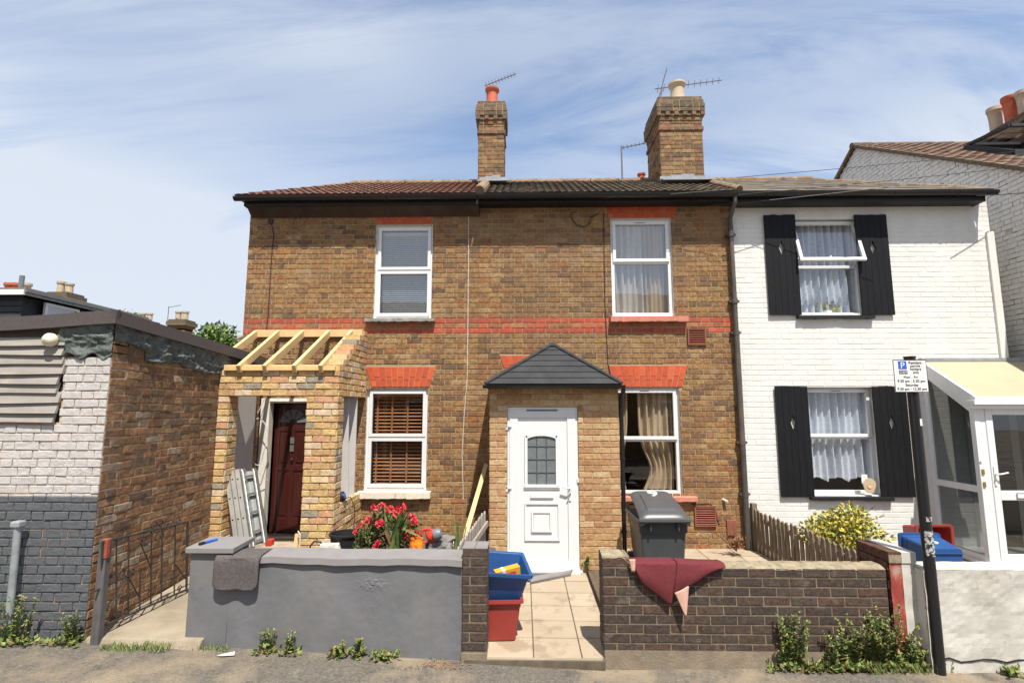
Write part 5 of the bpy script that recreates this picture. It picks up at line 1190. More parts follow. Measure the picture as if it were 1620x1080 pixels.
# white rendered wall
b = MB(); WX0 = pY(1466, 960, YG-.12).x; wy = YG-.12; wz = pY(1540, 899, wy).z
b.grid(lambda u, v: V((WX0+5.2*u, wy+.008*mnoise.noise(V((u*30, v*6, 0)))+.004*mnoise.noise(V((u*90, v*20, 3))), -.05+(wz-.012+.05)*v)), 160, 24, 'whiterender')
b.grid(lambda u, v: V((WX0+5.2*u, wy+.006+.24*v, wz-.012+.008*math.sin(math.pi*v)+.004*mnoise.noise(V((u*50, v*4, 7))))), 120, 8, 'whiterender')
b.box(WX0, WX0+5.2, wy+.012, wy+.25, -.1, wz-.015, 'whiterender')
b.box(WX0-.0, WX0+.012, wy, wy+.25, -.05, wz-.01, 'paintgrey') if False else None
b.box(r1, WX0+.02, YG+.02, YG+.2, -.1, wz-.02, 'whiterender')
pth = [V((WX0+.05+i*.09, wy-.004, .10+.012*math.sin(i*1.9)+.014*mnoise.noise(V((i*.7, 0, 0))))) for i in range(54)]
b.path(pth, [.004+.003*abs(math.sin(i*2.3)) for i in range(54)], 'hole', 5)
b.build('rendered_wall', None, 'low white rendered wall with a crack along its base, right of the sign pole', 'wall', norm=False)

# ------------------------------------------------------------------ plants and leaves
def leafq(B, c, d, w, m, nrm=None):
    d = Vector(d); L_ = d.length; s = d.cross(nrm or Vector((R.uniform(-1, 1), R.uniform(-1, 1), R.uniform(.2, 1)))).normalized()*w
    f = d.cross(s).normalized()*w*.35
    B.mesh([c, c+d*.45-s+f, c+d, c+d*.45+s+f], [(0, 1, 2), (0, 2, 3)], m)
def rdir(zmin=-1.):
    while True:
        v = Vector((R.uniform(-1, 1), R.uniform(-1, 1), R.uniform(zmin, 1)))
        if .1 < v.length < 1: return v.normalized()
def bushleaves(B, c, r, n, L_, w, m, up=.3):
    for _ in range(n):
        v = rdir(); k = R.random()**.4; p = Vector(c)+Vector((v.x*r[0], v.y*r[1], v.z*r[2]))*k
        d = (rdir()+v*.6+Vector((0, 0, up))).normalized()*L_*R.uniform(.6, 1.2); leafq(B, p, d, w*R.uniform(.7, 1.2), m)
def weed(base, h, n, label, spread=.12, m='weed', L_=.05, w=.012, name='weed', cat='weed', grp='weeds along the foot of the walls', dens=26, lean=0, low=0):
    t = thing(name, base, label, cat, grp); st = MB(); lv = MB()
    for i in range(n):
        a = R.uniform(0, 2*math.pi); hh = h*R.uniform(.55, 1.0); top = Vector((math.cos(a)*spread*R.uniform(.3, 1)+lean, min(0, math.sin(a))*spread*.6-.02, hh))
        b0 = base+Vector((R.uniform(-1, 1)*spread*.6, -R.uniform(0, .03), -.01)); q = [b0.lerp(b0+top, k/5)+Vector((.012*math.sin(k+a), .01*math.cos(k*1.3+a), 0)) for k in range(6)]
        st.path(q, [.0035*(1-.12*k) for k in range(6)], 'stem', 4)
        for k in range(dens):
            f = R.uniform(.08, 1); p = b0.lerp(b0+top, f); d = Vector((math.cos(k*2.4), math.sin(k*2.4), .5)).normalized()*L_*(1.15-.6*f)*R.uniform(.7, 1.2); leafq(lv, p, d, w*(1.2-.5*f), m, Vector((0, 0, 1)))
    for i in range(low):
        p = base+Vector((R.uniform(-1, 1)*spread*1.5, -R.uniform(0, .10), R.uniform(.0, .05))); leafq(lv, p, rdir(.1)*L_, w*1.2, m)
    st.build('stem', t, norm=False); lv.build('leaves', t, norm=False); return t
def grassclump(base, wx, wy, n, h, label, name='grass_tuft', cat='grass tuft'):
    b = MB()
    for i in range(n):
        p = base+Vector((R.uniform(-1, 1)*wx, R.uniform(-1, 1)*wy, -.01)); a = R.uniform(0, 6.28); hh = h*R.uniform(.4, 1); d = Vector((math.cos(a)*hh*.7, math.sin(a)*hh*.5, hh)); s = Vector((.003, .001, 0))
        b.mesh([p-s, p+s, p+d*.6+s*.6+Vector((0, 0, hh*.1)), p+d*.6-s*.6+Vector((0, 0, hh*.1)), p+d], [(0, 1, 2, 3), (3, 2, 4)], 'grass')
    return b.build(name, None, label, cat, 'weeds along the foot of the walls', norm=False)

def gp(px, py): # point on the sloping pavement
    z = 0
    for _ in range(4): q = pZ(px, py, z); z = gz(q.x)
    return pZ(px, py, z)
def wallfoot(px, Y=YG): x = pY(px, 1030, Y).x; return Vector((x, Y-.015, gz(x)))
weed(wallfoot(425), .20, 4, 'leafy weed with two upright sprigs, left of the pair below the grey wall', .05, low=40)
weed(wallfoot(462), .19, 3, 'small upright weed, right of the pair below the middle of the grey wall', .05, low=30)
weed(wallfoot(541), .14, 4, 'reddish sprawling weed below the mortar scar of the grey wall', .05, m='weed', low=40)
weed(wallfoot(571), .24, 2, 'single tall upright weed growing against the grey wall', .02, L_=.07, dens=46, low=10)
weed(wallfoot(612), .07, 4, 'low yellowish weed near the right end of the grey wall', .08, low=50)
weed(wallfoot(25, 4.62), .42, 9, 'large straggly weed around the foot of the grey metal post', .14, low=120, dens=34)
weed(wallfoot(112, 4.66), .34, 6, 'straggly weed at the corner of the garage beside the gate post', .10, low=80, dens=34)
grassclump(pY(215, 1024, 4.58), .28, .05, 320, .06, 'strip of short grass along the edge of the alley slab')
grassclump(pY(320, 1028, 4.66), .22, .04, 240, .07, 'short grass tufts at the left end of the grey wall')
grassclump(wallfoot(690), .10, .03, 60, .03, 'sparse dry grass by the brick pillar foot')
weed(wallfoot(1248), .50, 12, 'tall dark weed against the dark brick wall, leftmost of the big clump', .13, low=110, dens=44)
weed(wallfoot(1325), .34, 13, 'low spreading weed in the middle of the clump below the dark brick wall', .20, low=260, dens=44)
weed(wallfoot(1385), .56, 20, 'thick bushy weed growing up against the red and white pier', .26, low=420, dens=60)
weed(wallfoot(1440), .34, 11, 'bright green bushy weed at the foot of the white half of the pier', .18, low=200, dens=46)
grassclump(gp(1290, 1052), .30, .06, 380, .09, 'grassy growth trailing on the pavement below the dark brick wall')
grassclump(gp(1425, 1060), .26, .07, 420, .11, 'grassy growth trailing on the pavement beside the sign pole')
weed(wallfoot(1588, YG-.12), .08, 4, 'tiny green weed growing from the foot of the white wall', .05, low=24)
weed(pY(930, 894, YP-.02), .16, 5, 'small weed growing beside the white front door sill', .04, L_=.035, low=20)
# reddish dead plant in the middle yard
t = thing('dry_plant', pY(1165, 872, 7.2), 'dry reddish brown plant growing from the yard paving by the downpipe', 'plant'); b = MB(); c = pY(1165, 868, 7.2)
for i in range(160): v = rdir(0); leafq(b, c+Vector((v.x*.16, v.y*.10, v.z*.20))*R.random(), rdir(0)*.05, .012, 'dryleaf')
b.build('leaves', t, norm=False); b = MB()
for i in range(7): v = rdir(.4); b.path([c-Vector((0, 0, .03)), c+v*.12, c+v*.26+Vector((0, 0, .02))], .004, 'bark', 4)
b.build('stem', t)
# golden shrub
t = thing('golden_shrub', pY(1330, 880, 6.3), 'yellow and green leafy shrub behind the picket fence under the white house window', 'shrub'); c = pY(1333, 838, 6.3); b = MB()
for cc, r, n in (((0, 0, 0), (.42, .30, .22), 900), ((-.22, 0, -.04), (.28, .25, .18), 380), ((.05, -.05, .13), (.22, .2, .16), 330), ((.28, .0, -.10), (.24, .22, .17), 320), ((.05, 0, -.25), (.40, .28, .2), 500)):
    bushleaves(b, c+Vector(cc), r, int(n*1.3), .052, .0145, 'golden')
for px, py in ((1350, 797), (1385, 800), (1400, 815), (1330, 808)):
    tp = pY(px, py, 6.3)
    for k in range(16): f = k/16; p = c.lerp(tp, .5+f*.5); leafq(b, p, rdir(0)*.035, .010, 'golden')
b.build('leaves', t, norm=False); b = MB()
for px, py in ((1350, 797), (1385, 800), (1400, 815), (1330, 808), (1290, 845), (1370, 850)): b.path([c-Vector((0, 0, .55)), c.lerp(pY(px, py, 6.3), .4), pY(px, py, 6.3)], [.008, .005, .002], 'bark', 4)
b.build('branch', t)
# trees
def tree(c, r, base, n, label, L_=.16):
    t = thing('tree', base, label, 'tree'); b = MB(); tr = MB()
    top = c; tr.path([base, base.lerp(c, .5)+Vector((.1, 0, 0)), c], [.16, .12, .05], 'bark', 8)
    lobes = []
    for i in range(26):
        v = rdir(-.35); q = c+Vector((v.x*r.x, v.y*r.y, v.z*r.z))*R.uniform(.45, .9); lobes.append(q); tr.path([base.lerp(c, R.uniform(.45, .9)), c.lerp(q, .5)+Vector((0, 0, -.1)), q], [.05, .03, .012], 'bark', 5)
    for q in lobes: rr = R.uniform(.28, .55); bushleaves(b, q, (rr*1.1, rr, rr*.8), n//26, L_, L_*.28, 'treeleaf')
    tr.build('trunk', t, smooth=True); b.build('crown', t, norm=False)
tree(pY(352, 585, 15.0), Vector((1.75, 1.5, 1.45)), Vector((pY(352, 585, 15.0).x, 15.0, 0)), 8200, 'green leafy tree beyond the garage, against the left edge of the brick cottage', .15)
tree(pY(196, 520, 22), Vector((.6, .6, .9)), Vector((pY(196, 520, 22).x, 22, 0)), 1500, 'small distant tree beside the far pair of cream chimney pots', .15)

# ------------------------------------------------------------------ houses far left
def far_house(pxc, wpx, y_top, Y, label, potm, npots, y_stack, plabel=None, cap='chimcap', aerial=False, wdep=.6):
    q0, q1 = pY(pxc-wpx/2, y_stack, Y), pY(pxc+wpx/2, y_stack, Y); zt_ = q0.z
    t = thing('distant_house', ((q0.x+q1.x)/2, Y+1, 0), label, 'house'); b = MB(); zev = 4.35; zr_ = 5.15
    X0, X1 = q0.x-2.2, q1.x+2.0; b.box(X0, X1, Y-1.8, Y+3, -.2, zev, 'stock'); b.build('wall', t)
    b = MB(); b.prism([(X0-.1, Y-2.0, zev-.05), (X0-.1, Y+.6, zr_), (X0-.1, Y+3.2, zev-.05)], (X1-X0+.2, 0, 0), 'slate'); b.build('roof', t)
    sx = (q1.x-q0.x)*.17; x0, x1 = q0.x+sx, q1.x-sx; b = MB(); b.box(x0, x1, Y, Y+wdep, 4.2, zt_-.05, 'chimbrick')
    for z, o, h in ((zt_-.50, .05, .07), (zt_-.42, .0, .07), (zt_-.30, .06, .08), (zt_-.22, .11, .08), (zt_-.14, .11, .09), (zt_-.05, .05, .08)): b.box(x0-o, x1+o, Y-o, Y+wdep+o, z, z+h-.006, 'chimcap')
    ch = b.build('chimney', t)
    for i in range(npots):
        f = (i+.5)/npots; p = MB(); px = x0+(x1-x0)*f; hh = y_top[i] if isinstance(y_top, (list, tuple)) else y_top; h = pY(pxc, hh, Y).z-zt_
        r = .115; p.lathe((px, Y+.25, zt_), [(r, 0), (r*.92, h*.8), (r*1.15, h*.84), (r*1.18, h), (r*.8, h), (r*.7, h*.5)], potm[i % len(potm)], 14); p.build('pot', ch, smooth=True)
    return x0, x1, zt_
far_house(92, 42, [443, 446], 17, 'brick house beyond the garage whose chimney has one capped and one plain cream pot', ['cream'], 2, 463)
far_house(224, 34, 494, 22, 'distant house with two equal cream chimney pots, left of the one with an aerial', ['cream'], 2, 508)
x0, x1, z_ = far_house(281, 34, 491, 21, 'distant house with two cream pots and an aerial on its chimney, nearest the tree', ['cream'], 2, 506)
b = MB(); b.tube((x0-.05, 20.9, z_-.9), (x0-.05, 20.9, z_+.55), .015, 'aer'); b.tube((x0-.05, 20.9, z_+.5), (x0+.45, 20.9, z_+.6), .012, 'aer'); b.build('roof_aerial', None, 'thin aerial mast on the distant chimney nearest the tree', 'aerial')

# dark clad dormer house
YD = 11.5
c9d = pY(26, 455, YD); DH = thing('dark_house', (c9d.x-2, YD+1.5, 0), 'house with a dark clad flat roofed dormer and an open white window, beyond the garage', 'house')
dtop = pY(26, 462, YD).z; xd = c9d.x+.16; yd1 = 15.2; zl_ = 3.6
b = MB(); b.box(xd-6, xd-.12, YD+.1, yd1, -.1, dtop-.08, 'cladding')
for i in range(9): z = zl_+i*.14; b.hexa([(xd-6, YD+.05, z), (xd-.05, YD+.05, z), (xd-.05, YD+.1, z), (xd-6, YD+.1, z), (xd-6, YD+.08, z+.135), (xd-.05, YD+.08, z+.135), (xd-.05, YD+.1, z+.135), (xd-6, YD+.1, z+.135)], 'cladding')
b.build('wall', DH, norm=False)
b = MB(); b.box(xd-6, xd+.18, YD-.12, yd1+.1, dtop-.02, dtop+.08, 'slate'); b.build('roof', DH)
b = MB(); b.box(xd-6, xd+.16, YD-.14, YD-.12, dtop-.085, dtop+.03, 'upvc'); b.build('fascia', DH)
b = MB(); b.box(xd+.16, xd+.18, YD-.12, yd1+.1, dtop-.09, dtop+.0, 'lead'); b.box(xd+.18, xd+.24, YD-.14, yd1+.15, dtop-.03, dtop+.02, 'toolgrey'); b.build('gutter', DH)
for k, (ya, yb, cur) in enumerate(((YD+.55, YD+1.5, True), (YD+2.1, YD+2.6, False), (YD+2.7, YD+3.3, False))):
    b = MB(); z0, z1 = dtop-1.0, dtop-.13
    X = xd+.0
    for (p, q, r, s) in ((ya, ya+.06, z0, z1), (yb-.06, yb, z0, z1), (ya+.06, yb-.06, z0, z0+.06), (ya+.06, yb-.06, z1-.06, z1)): b.box(X, X+.06, p, q, r, s, 'upvc')
    w_ = b.build('window', DH); b = MB(); b.poly([(X+.02, ya+.06, z0+.06), (X+.02, yb-.06, z0+.06), (X+.02, yb-.06, z1-.06), (X+.02, ya+.06, z1-.06)], 'toolgrey' if not cur else 'hole'); b.build('pane', w_, norm=False)
    if cur:
        b = MB(); b.prism([(X+.03, ya+.06, z0+.05), (X+.03, ya+.35, z0+.05), (X+.03, yb-.1, z1-.06), (X+.03, ya+.06, z1-.06)], (.01, 0, 0), 'netcurtain'); b.build('curtain', w_)
b = MB(); m4 = Matrix.Translation(Vector((xd+.06, YD+1.75, 0))) @ Matrix.Rotation(rad(-58), 4, 'Z')
for (p, q, r, s) in ((0, .06, dtop-.9, dtop-.14), (.50, .56, dtop-.9, dtop-.14), (.06, .50, dtop-.9, dtop-.84), (.06, .50, dtop-.20, dtop-.14)): b.hexa([m4 @ Vector(v) for v in ((0, -q, r), (.04, -q, r), (.04, -p, r), (0, -p, r), (0, -q, s), (.04, -q, s), (.04, -p, s), (0, -p, s))], 'upvc')
sa = b.build('open_sash', DH); b = MB(); b.poly([m4 @ Vector(v) for v in ((.02, -.5, dtop-.84), (.02, -.06, dtop-.84), (.02, -.06, dtop-.20), (.02, -.5, dtop-.20))], 'toolgrey'); b.build('pane', sa, norm=False)
q = pY(33, 455, 12.6); b = MB(); b.tube((q.x, 12.6, q.z-.5), (q.x, 12.6, pY(33, 436, 12.6).z), .055, 'toolgrey', n=12); b.build('vent_pipe', DH, smooth=True)
q0, q1 = pY(4, 463, 14.5), pY(44, 463, 14.5); b = MB(); b.box(q0.x, q1.x, 14.5, 15.0, 4.3, q0.z, 'chimcap'); ch = b.build('chimney', DH)
for px, mm in ((12, 'terra'), (23, 'terra'), (37, 'cream')): q = pY(px, 463, 14.6); h = pY(px, 445, 14.6).z-q.z; b = MB(); b.lathe((q.x, 14.65, q.z-.05), [(.105, 0), (.12, h*.7), (.15, h*.8), (.15, h), (.1, h)], mm, 14); b.build('pot', ch, smooth=True)

# ------------------------------------------------------------------ tall house on the right
xb = XR+.42
BH = thing('tall_house', (xb, 10.4, 0), 'tall house with a whitewashed brick gable and brown tiled roof, at the far right', 'house')
ga = pX(1354, 233, xb); gf = pX(1612, 268, xb); gb_ = pX(1293, 284, xb)
sl2 = (ga.z-gf.z)/(ga.y-gf.y); yfr = 5.9; ybk = ga.y+(ga.y-yfr); zfr = ga.z-(ga.y-yfr)*sl2
b = MB(); b.prism([(xb, yfr, -.1), (xb, ybk, -.1), (xb, ybk, zfr), (xb, ga.y, ga.z), (xb, yfr, zfr)], (6, 0, 0), 'gablejoint')
def vg(z): 
    if z < zfr: return (yfr, ybk)
    k = (z-zfr)/sl2; return (yfr+k, ybk-k)
lay(b, face_x(xb, -1), yfr, ybk, 0, ga.z, 'gablebrick', uend=vg, course=.0755, gap=.010, proud=.009, rough=.005, jit=.004, drop=.04)
b.build('wall', BH, norm=False)
b = MB(); S2 = Vector((0, 1, sl2)).normalized(); N2 = Vector((0, -S2.z, S2.y)); ey = yfr-.25; eo = Vector((xb-.08, ey, zfr-.25*sl2+.05)); ls = (ga.y-ey)/S2.y
tiled(b, eo, Vector((1, 0, 0)), S2, N2, 6.2, ls, 'tilegable', ncourse=30, period=.20, amp=.018, step=.014, sub=4)
S3 = Vector((0, -1, sl2)).normalized(); N3 = Vector((0, S3.z, S3.y)); tiled(b, Vector((xb-.08, 2*ga.y-ey, eo.z)), Vector((1, 0, 0)), S3, N3, 6.2, ls, 'tilegable', ncourse=10, period=.3, amp=.02)
ridge_run(b, (xb-.1, ga.y, ga.z+.03), (xb+6, ga.y, ga.z+.02), r=.07, m='tilegable')
b.bar(eo+Vector((.02, 0, -.02)), Vector((xb-.06, ga.y, ga.z+.02)), .05, .06, 'chimcap'); b.bar(Vector((xb-.06, 2*ga.y-ey, eo.z-.02)), Vector((xb-.06, ga.y, ga.z+.02)), .05, .06, 'chimcap')
b.build('roof', BH, norm=False)
XS = 9.75; q0 = pX(1534, 226, XS); q1 = pX(1640, 168, XS); zt_ = q0.z*.5+q1.z*.5
b = MB(); ya, yb = q1.y-.5, q0.y
b.box(XS, XS+.6, ya+.12, yb-.12, ga.z-2.2, zt_-.3, 'chimbrick')
for z, o, h in ((zt_-.50, .0, .07), (zt_-.40, .05, .08), (zt_-.30, .09, .09), (zt_-.19, .12, .09), (zt_-.08, .08, .08)): b.box(XS-o+.05, XS+.6+o, ya+.1-o, yb-.1+o, z, z+h-.008, 'chimcap')
ch = b.build('chimney', BH)
for px, py, mm, pt_ in ((1576, 197, 'cream', 170), (1600, 182, 'terra', 152), (1622, 170, 'cream', 143), (1650, 160, 'terra', 130)):
    q = pX(px, py, XS+.28); h = pX(px, pt_, XS+.28).z-zt_+.02; b = MB(); b.lathe((q.x, q.y, zt_-.02), [(.11, 0), (.115, h*.6), (.13, h*.85), (.145, h*.88), (.145, h), (.12, h), (.10, h*.5)], mm, 18); b.build('pot', ch, smooth=True)
b = MB(); cc = pX(1560, 240, 8.9); zr = eo.z+(cc.y-ey)*sl2
def rp(x, y, n): return Vector((x, y, eo.z+(y-ey)*sl2))+N2*n
q = [rp(8.3, 8.6, .05), rp(9.3, 8.6, .05), rp(9.3, 9.5, .05), rp(8.3, 9.5, .05)]
for p_, r_ in zip(q, q[1:]+q[:1]): b.bar(p_, r_, .07, .12, 'cladding')
o_ = b.build('roof_window', BH); b = MB(); hgt = Vector((0, 0, .42)); o1 = [rp(8.32, 8.65, .12)+hgt, rp(9.28, 8.65, .12)+hgt, rp(9.28, 9.48, .12), rp(8.32, 9.48, .12)]
for p_, r_ in zip(o1, o1[1:]+o1[:1]): b.bar(p_, r_, .06, .05, 'cladding')
b.poly(o1, 'glassup'); b.build('sash', o_)

# ------------------------------------------------------------------ aerials and wires
def yagi(pm, pn, Y, n, el, label, mast=None, boom=.012, tilt=0, dY=.0, name='tv_aerial'):
    a, c = pY(pm[0], pm[1], Y), pY(pn[0], pn[1], Y+dY); t = thing(name, mast[0] if mast else a, label, 'aerial'); b = MB(); b.tube(a, c, boom*.8, 'aer', n=6); b.build('boom', t)
    b = MB(); d = (c-a).normalized()
    for i in range(n):
        p = a.lerp(c, (i+.5)/n); e = Vector((tilt, -.25, 1)).normalized()*el*(1-.25*i/n); b.tube(p-e, p+e, .0055, 'aer', n=5)
    b.build('elements', t)
    if mast: b = MB(); b.tube(mast[0], mast[1], .014, 'aer', n=8); b.build('mast', t)
    return t
yagi((767, 136), (816, 117), CY+.45, 10, .055, 'slanting yagi aerial behind the red chimney pot', mast=(Vector((cx0+.13, CY+.45, ct-.1)), pY(770, 135, CY+.45)), tilt=-.35)
yagi((983, 234), (1034, 224), 8.9, 8, .035, 'aerial on a thin mast rising from the ridge left of the right chimney', mast=(Vector((pY(983, 234, 8.9).x, 8.9, roofz(8.9))), pY(983, 231, 8.9)), tilt=-.3)
yagi((1036, 141), (1142, 127), CB+.1, 11, .075, 'long yagi aerial passing behind the cream chimney pot', mast=(Vector((c0+.3, CB+.1, ct2-.5)), pY(1064, 138, CB+.1)), tilt=.08)
yagi((1044, 148), (1054, 112), CB+.0, 4, .13, 'small aerial with tall upright rods at the left of the right chimney top', mast=(Vector((c0+.05, CB+.0, ct2-.4)), pY(1048, 140, CB)), tilt=.25)
def wire(pts, r, m, label, sag=0, name='overhead_wire', cat='wire'):
    a, c = pts; b = MB(); b.path([a.lerp(c, i/16)-Vector((0, 0, sag*math.sin(math.pi*i/16))) for i in range(17)], r, m, 5); return b.build(name, None, label, cat, smooth=True)
wire((pY(1165, 281, 7.4), pX(1700, 230, 9.5)), .0045, 'cableb', 'thin overhead wire crossing the sky above the white house roof', .02)
wire((pY(1168, 308, 7.15), pX(1760, 246, 9.0)), .0045, 'cableb', 'overhead wire rising from the eaves across the gable, lower than the sky wire', .03)
wire((pY(1072, 331, 7.5), pY(1440, 292, 6.9)), .004, 'pipe', 'grey wire running in front of the eaves of the white house', .01)
wire((pY(1545, 310, 7.15), pX(1760, 292, 9.0)), .006, 'cableb', 'black wire leaving the right end of the gutter', .02)
wire((pY(790, 323, 7.5), pY(1160, 299, 7.12)), .003, 'pipe', 'faint wire under the middle cottage gutter', .02)
def wallcable(pts, r, m, label): 
    b = MB(); b.path([pY(x, y, YF-.012) for x, y in pts], r, m, 5); b.build('wall_cable', None, label, 'cable', smooth=True)
wallcable([(741, 326), (741, 420), (740, 520), (739, 600), (734, 660), (731, 720), (733, 790)], .0055, 'cablew', 'thin white cable running down the brickwork between the two upper windows')
wallcable([(429, 352), (433, 372), (430, 400), (427, 450), (424, 500), (421, 525)], .006, 'cableb', 'black cable running down the wall above the unfinished porch')
b = MB(); q = pY(428, 350, YF-.03); b.box(q.x-.035, q.x+.035, YF-.04, YF-.008, q.z-.035, q.z+.035, 'brownfascia'); b.build('junction_box', None, 'small junction box under the eaves at the top of the black cable', 'box', bevel=.005)
wallcable([(955, 338), (956, 420), (957, 480), (960, 540), (962, 575), (969, 610)], .006, 'cableb', 'black cable running down beside the middle cottage windows')
b = MB(); b.path([pY(x, y, YF-.03) for x, y in ((905, 335), (904, 345), (912, 356), (925, 359), (934, 352), (935, 343), (948, 338))], .007, 'cableb', 5); b.build('cable_loop', None, 'loop of black cable hanging under the eaves beside the right upper brick window', 'cable', smooth=True)
wallcable([(1094, 797), (1122, 796), (1132, 803), (1134, 820), (1138, 830)], .006, 'cableb', 'short black cable over the lower brown air vent')
b = MB(); q = pY(1147, 790, YF-.03); b.tube((q.x-.02, YF, q.z), (q.x+.02, YF-.07, q.z-.02), .018, 'cablew', n=10); b.build('overflow_pipe', None, 'stub of overflow pipe sticking out of the brick wall beside the downpipe', 'pipe', smooth=True)

# ------------------------------------------------------------------ sign pole
pb = gp(1487, 1064); t = thing('sign_pole', pb, 'black pole with a white resident parking sign, standing by the white wall', 'sign')
ptop = pY(1440, 566, pb.y)
b = MB(); b.tube(pb-Vector((0, 0, .1)), (pb.x, pb.y, ptop.z), .043, 'black', n=20); b.tube((pb.x, pb.y, ptop.z), (pb.x, pb.y, ptop.z+.012), .046, 'black', n=20)
zc_ = pY(1474, 870, pb.y).z; b.build('pole', t, smooth=True)
for z0p, z1p, a0, a1_ in ((829, 824, 0, 0),):
    pass
def wrap(z0, z1, a0, a1, m, name, r=.0445):
    b = MB(); b.grid(lambda u, v: Vector((pb.x+r*math.sin(a0+(a1-a0)*u), pb.y-r*math.cos(a0+(a1-a0)*u), z0+(z1-z0)*v)), 10, 8, m); return b.build(name, t, smooth=True, norm=False)
wrap(pY(1470, 878, pb.y).z, pY(1468, 838, pb.y).z, -1.0, 1.1, 'stickers', 'sticker'); wrap(pY(1466, 823, pb.y).z, pY(1464, 816, pb.y).z, -.5, 1.0, 'stickers', 'sticker'); 
wrap(pY(1447, 673, pb.y).z, pY(1445, 662, pb.y).z, .1, 1.2, 'signwhite', 'sticker')
s0 = pY(1414, 590, pb.y-.055); s1 = pY(1467, 590, pb.y-.055); sz0, sz1 = pY(1441, 620, pb.y-.055).z, pY(1441, 569, pb.y-.055).z; sw, sh = s1.x-s0.x, sz1-sz0
b = MB(); ys = pb.y-.055; b.box(s0.x, s1.x, ys, ys+.004, sz0, sz1, 'signwhite')
for z in (sz0+sh*.25, sz1-sh*.15): b.box(pb.x-.05, pb.x+.05, ys+.004, pb.y+.045, z, z+.02, 'black')
sp_ = b.build('sign_plate', t)
b = MB(); tk = .004
for (p, q, r, s) in ((s0.x, s1.x, sz0, sz0+tk), (s0.x, s1.x, sz1-tk, sz1), (s0.x, s0.x+tk, sz0+tk, sz1-tk), (s1.x-tk, s1.x, sz0+tk, sz1-tk)): b.box(p, q, ys-.0015, ys-.0003, r, s, 'ink')
b.build('border', sp_)
def SM(fx, fz): return Matrix.Translation(Vector((s0.x+sw*fx, ys-.0015, sz1-sh*fz))) @ Matrix.Rotation(rad(90), 4, 'X')
b = MB(); b.box(s0.x+sw*.15, s0.x+sw*.40, ys-.0012, ys-.0004, sz1-sh*.29, sz1-sh*.045, 'signblue'); b.text('P', SM(.275, .265), sh*.27, 'white'); b.build('parking_symbol', sp_, norm=False)
b = MB(); b.box(s0.x+sw*.16, s0.x+sw*.41, ys-.0012, ys-.0004, sz1-sh*.44, sz1-sh*.325, 'ink'); b.text('OSM', SM(.285, .425), sh*.115, 'white'); b.build('zone_plate', sp_, norm=False)
b = MB(); lh = sh*.115
for tx, fx, fz in (('Resident', .66, .125), ('permit', .66, .225), ('holders', .66, .325), ('only', .66, .425), ('Mon - Fri', .49, .575), ('9.30 am - 5.30 pm', .50, .695), ('Saturday', .51, .815), ('9.30 am - 12.30 pm', .50, .94)):
    b.text(tx, SM(fx, fz), lh, 'ink')
b.build('lettering', sp_, norm=False)

# grey metal post and gate
pq = wallfoot(12, 4.60); b = MB(); tp = pY(29, 828, 4.6)
t = thing('metal_post', pq, 'short leaning grey metal post with a square cap, in front of the garage wall', 'post')
b.tube(pq-Vector((0, 0, .05)), tp, .028, 'galv', n=12); b.build('shaft', t, smooth=True); b = MB(); b.box(tp.x-.04, tp.x+.04, 4.56, 4.64, tp.z-.03, tp.z+.025, 'galv'); b.build('cap', t, bevel=.012)
GT = thing('garden_gate', pY(155, 992, 4.80), 'black wrought iron garden gate standing open against the garage side wall', 'gate')
def gpt_(u, v):  # u along the gate, v up
    a, c, d, e = pX(162, 990, -3.60), pX(295, 932, -3.44), pX(162, 857, -3.60), pX(297, 825, -3.44); return (a*(1-u)+c*u)*(1-v)+(d*(1-u)+e*u)*v
b = MB(); pl_, pu = gpt_(-.05, -.06), gpt_(-.05, 1.02); b.box(pl_.x-.035, pl_.x+.035, pl_.y-.03, pl_.y+.03, .05, pu.z, 'postwood'); b.build('gate_post', GT, bevel=.004)
b = MB(); b.tube(gpt_(0, 0), gpt_(1, 0), .010, 'iron', n=6); b.tube(gpt_(0, 1), gpt_(1, 1), .010, 'iron', n=6); b.tube(gpt_(0, 0), gpt_(0, 1), .011, 'iron', n=6); b.tube(gpt_(1, -.02), gpt_(1, 1), .011, 'iron', n=6); b.tube(gpt_(-.08, .45), gpt_(.30, .50), .009, 'iron', n=6); b.build('frame', GT)
for u in (.14, .27, .40, .53, .66, .83):
    b = MB(); b.tube(gpt_(u, 0), gpt_(u, .55 if abs(u-.40) < .01 or abs(u-.66) < 1e-6 and False else 1), .007, 'iron', n=5); b.build('upright', GT)
b = MB()
for (u0, v0, u1, v1) in ((.05, .15, .27, .48), (.27, .48, .40, .16), (.40, .88, .53, .50), (.53, .50, .53, .50), (.83, .45, 1, .14), (.66, .12, .76, .35)): 
    if (u0, v0) != (u1, v1): b = MB(); b.tube(gpt_(u0, v0), gpt_(u1, v1), .006, 'iron', n=5); b.build('brace', GT)
def scroll(cu, cv, r, turns=1.6, sgn=1):
    c = gpt_(cu, cv); ax = (gpt_(1, .5)-gpt_(0, .5)).normalized(); b = MB(); b.path([c+ax*(sgn*rr*math.cos(a))+Vector((0, 0, rr*math.sin(a))) for a, rr in [(k*.4, r*(1-k/ (turns*16+2))) for k in range(int(turns*16))]], .005, 'iron', 4); b.build('scroll', GT)
for cu, cv, r, s in ((.55, 1.06, .04, 1), (.64, 1.06, .04, -1), (.76, 1.03, .04, 1), (.86, 1.05, .04, -1), (.15, .06, .035, 1), (.24, .06, .035, -1), (.25, .53, .03, 1), (.31, .53, .03, -1), (.62, .88, .06, 1), (.44, .9, .03, 1), (.9, .06, .03, 1)): scroll(cu, cv, r, 1.4, s)
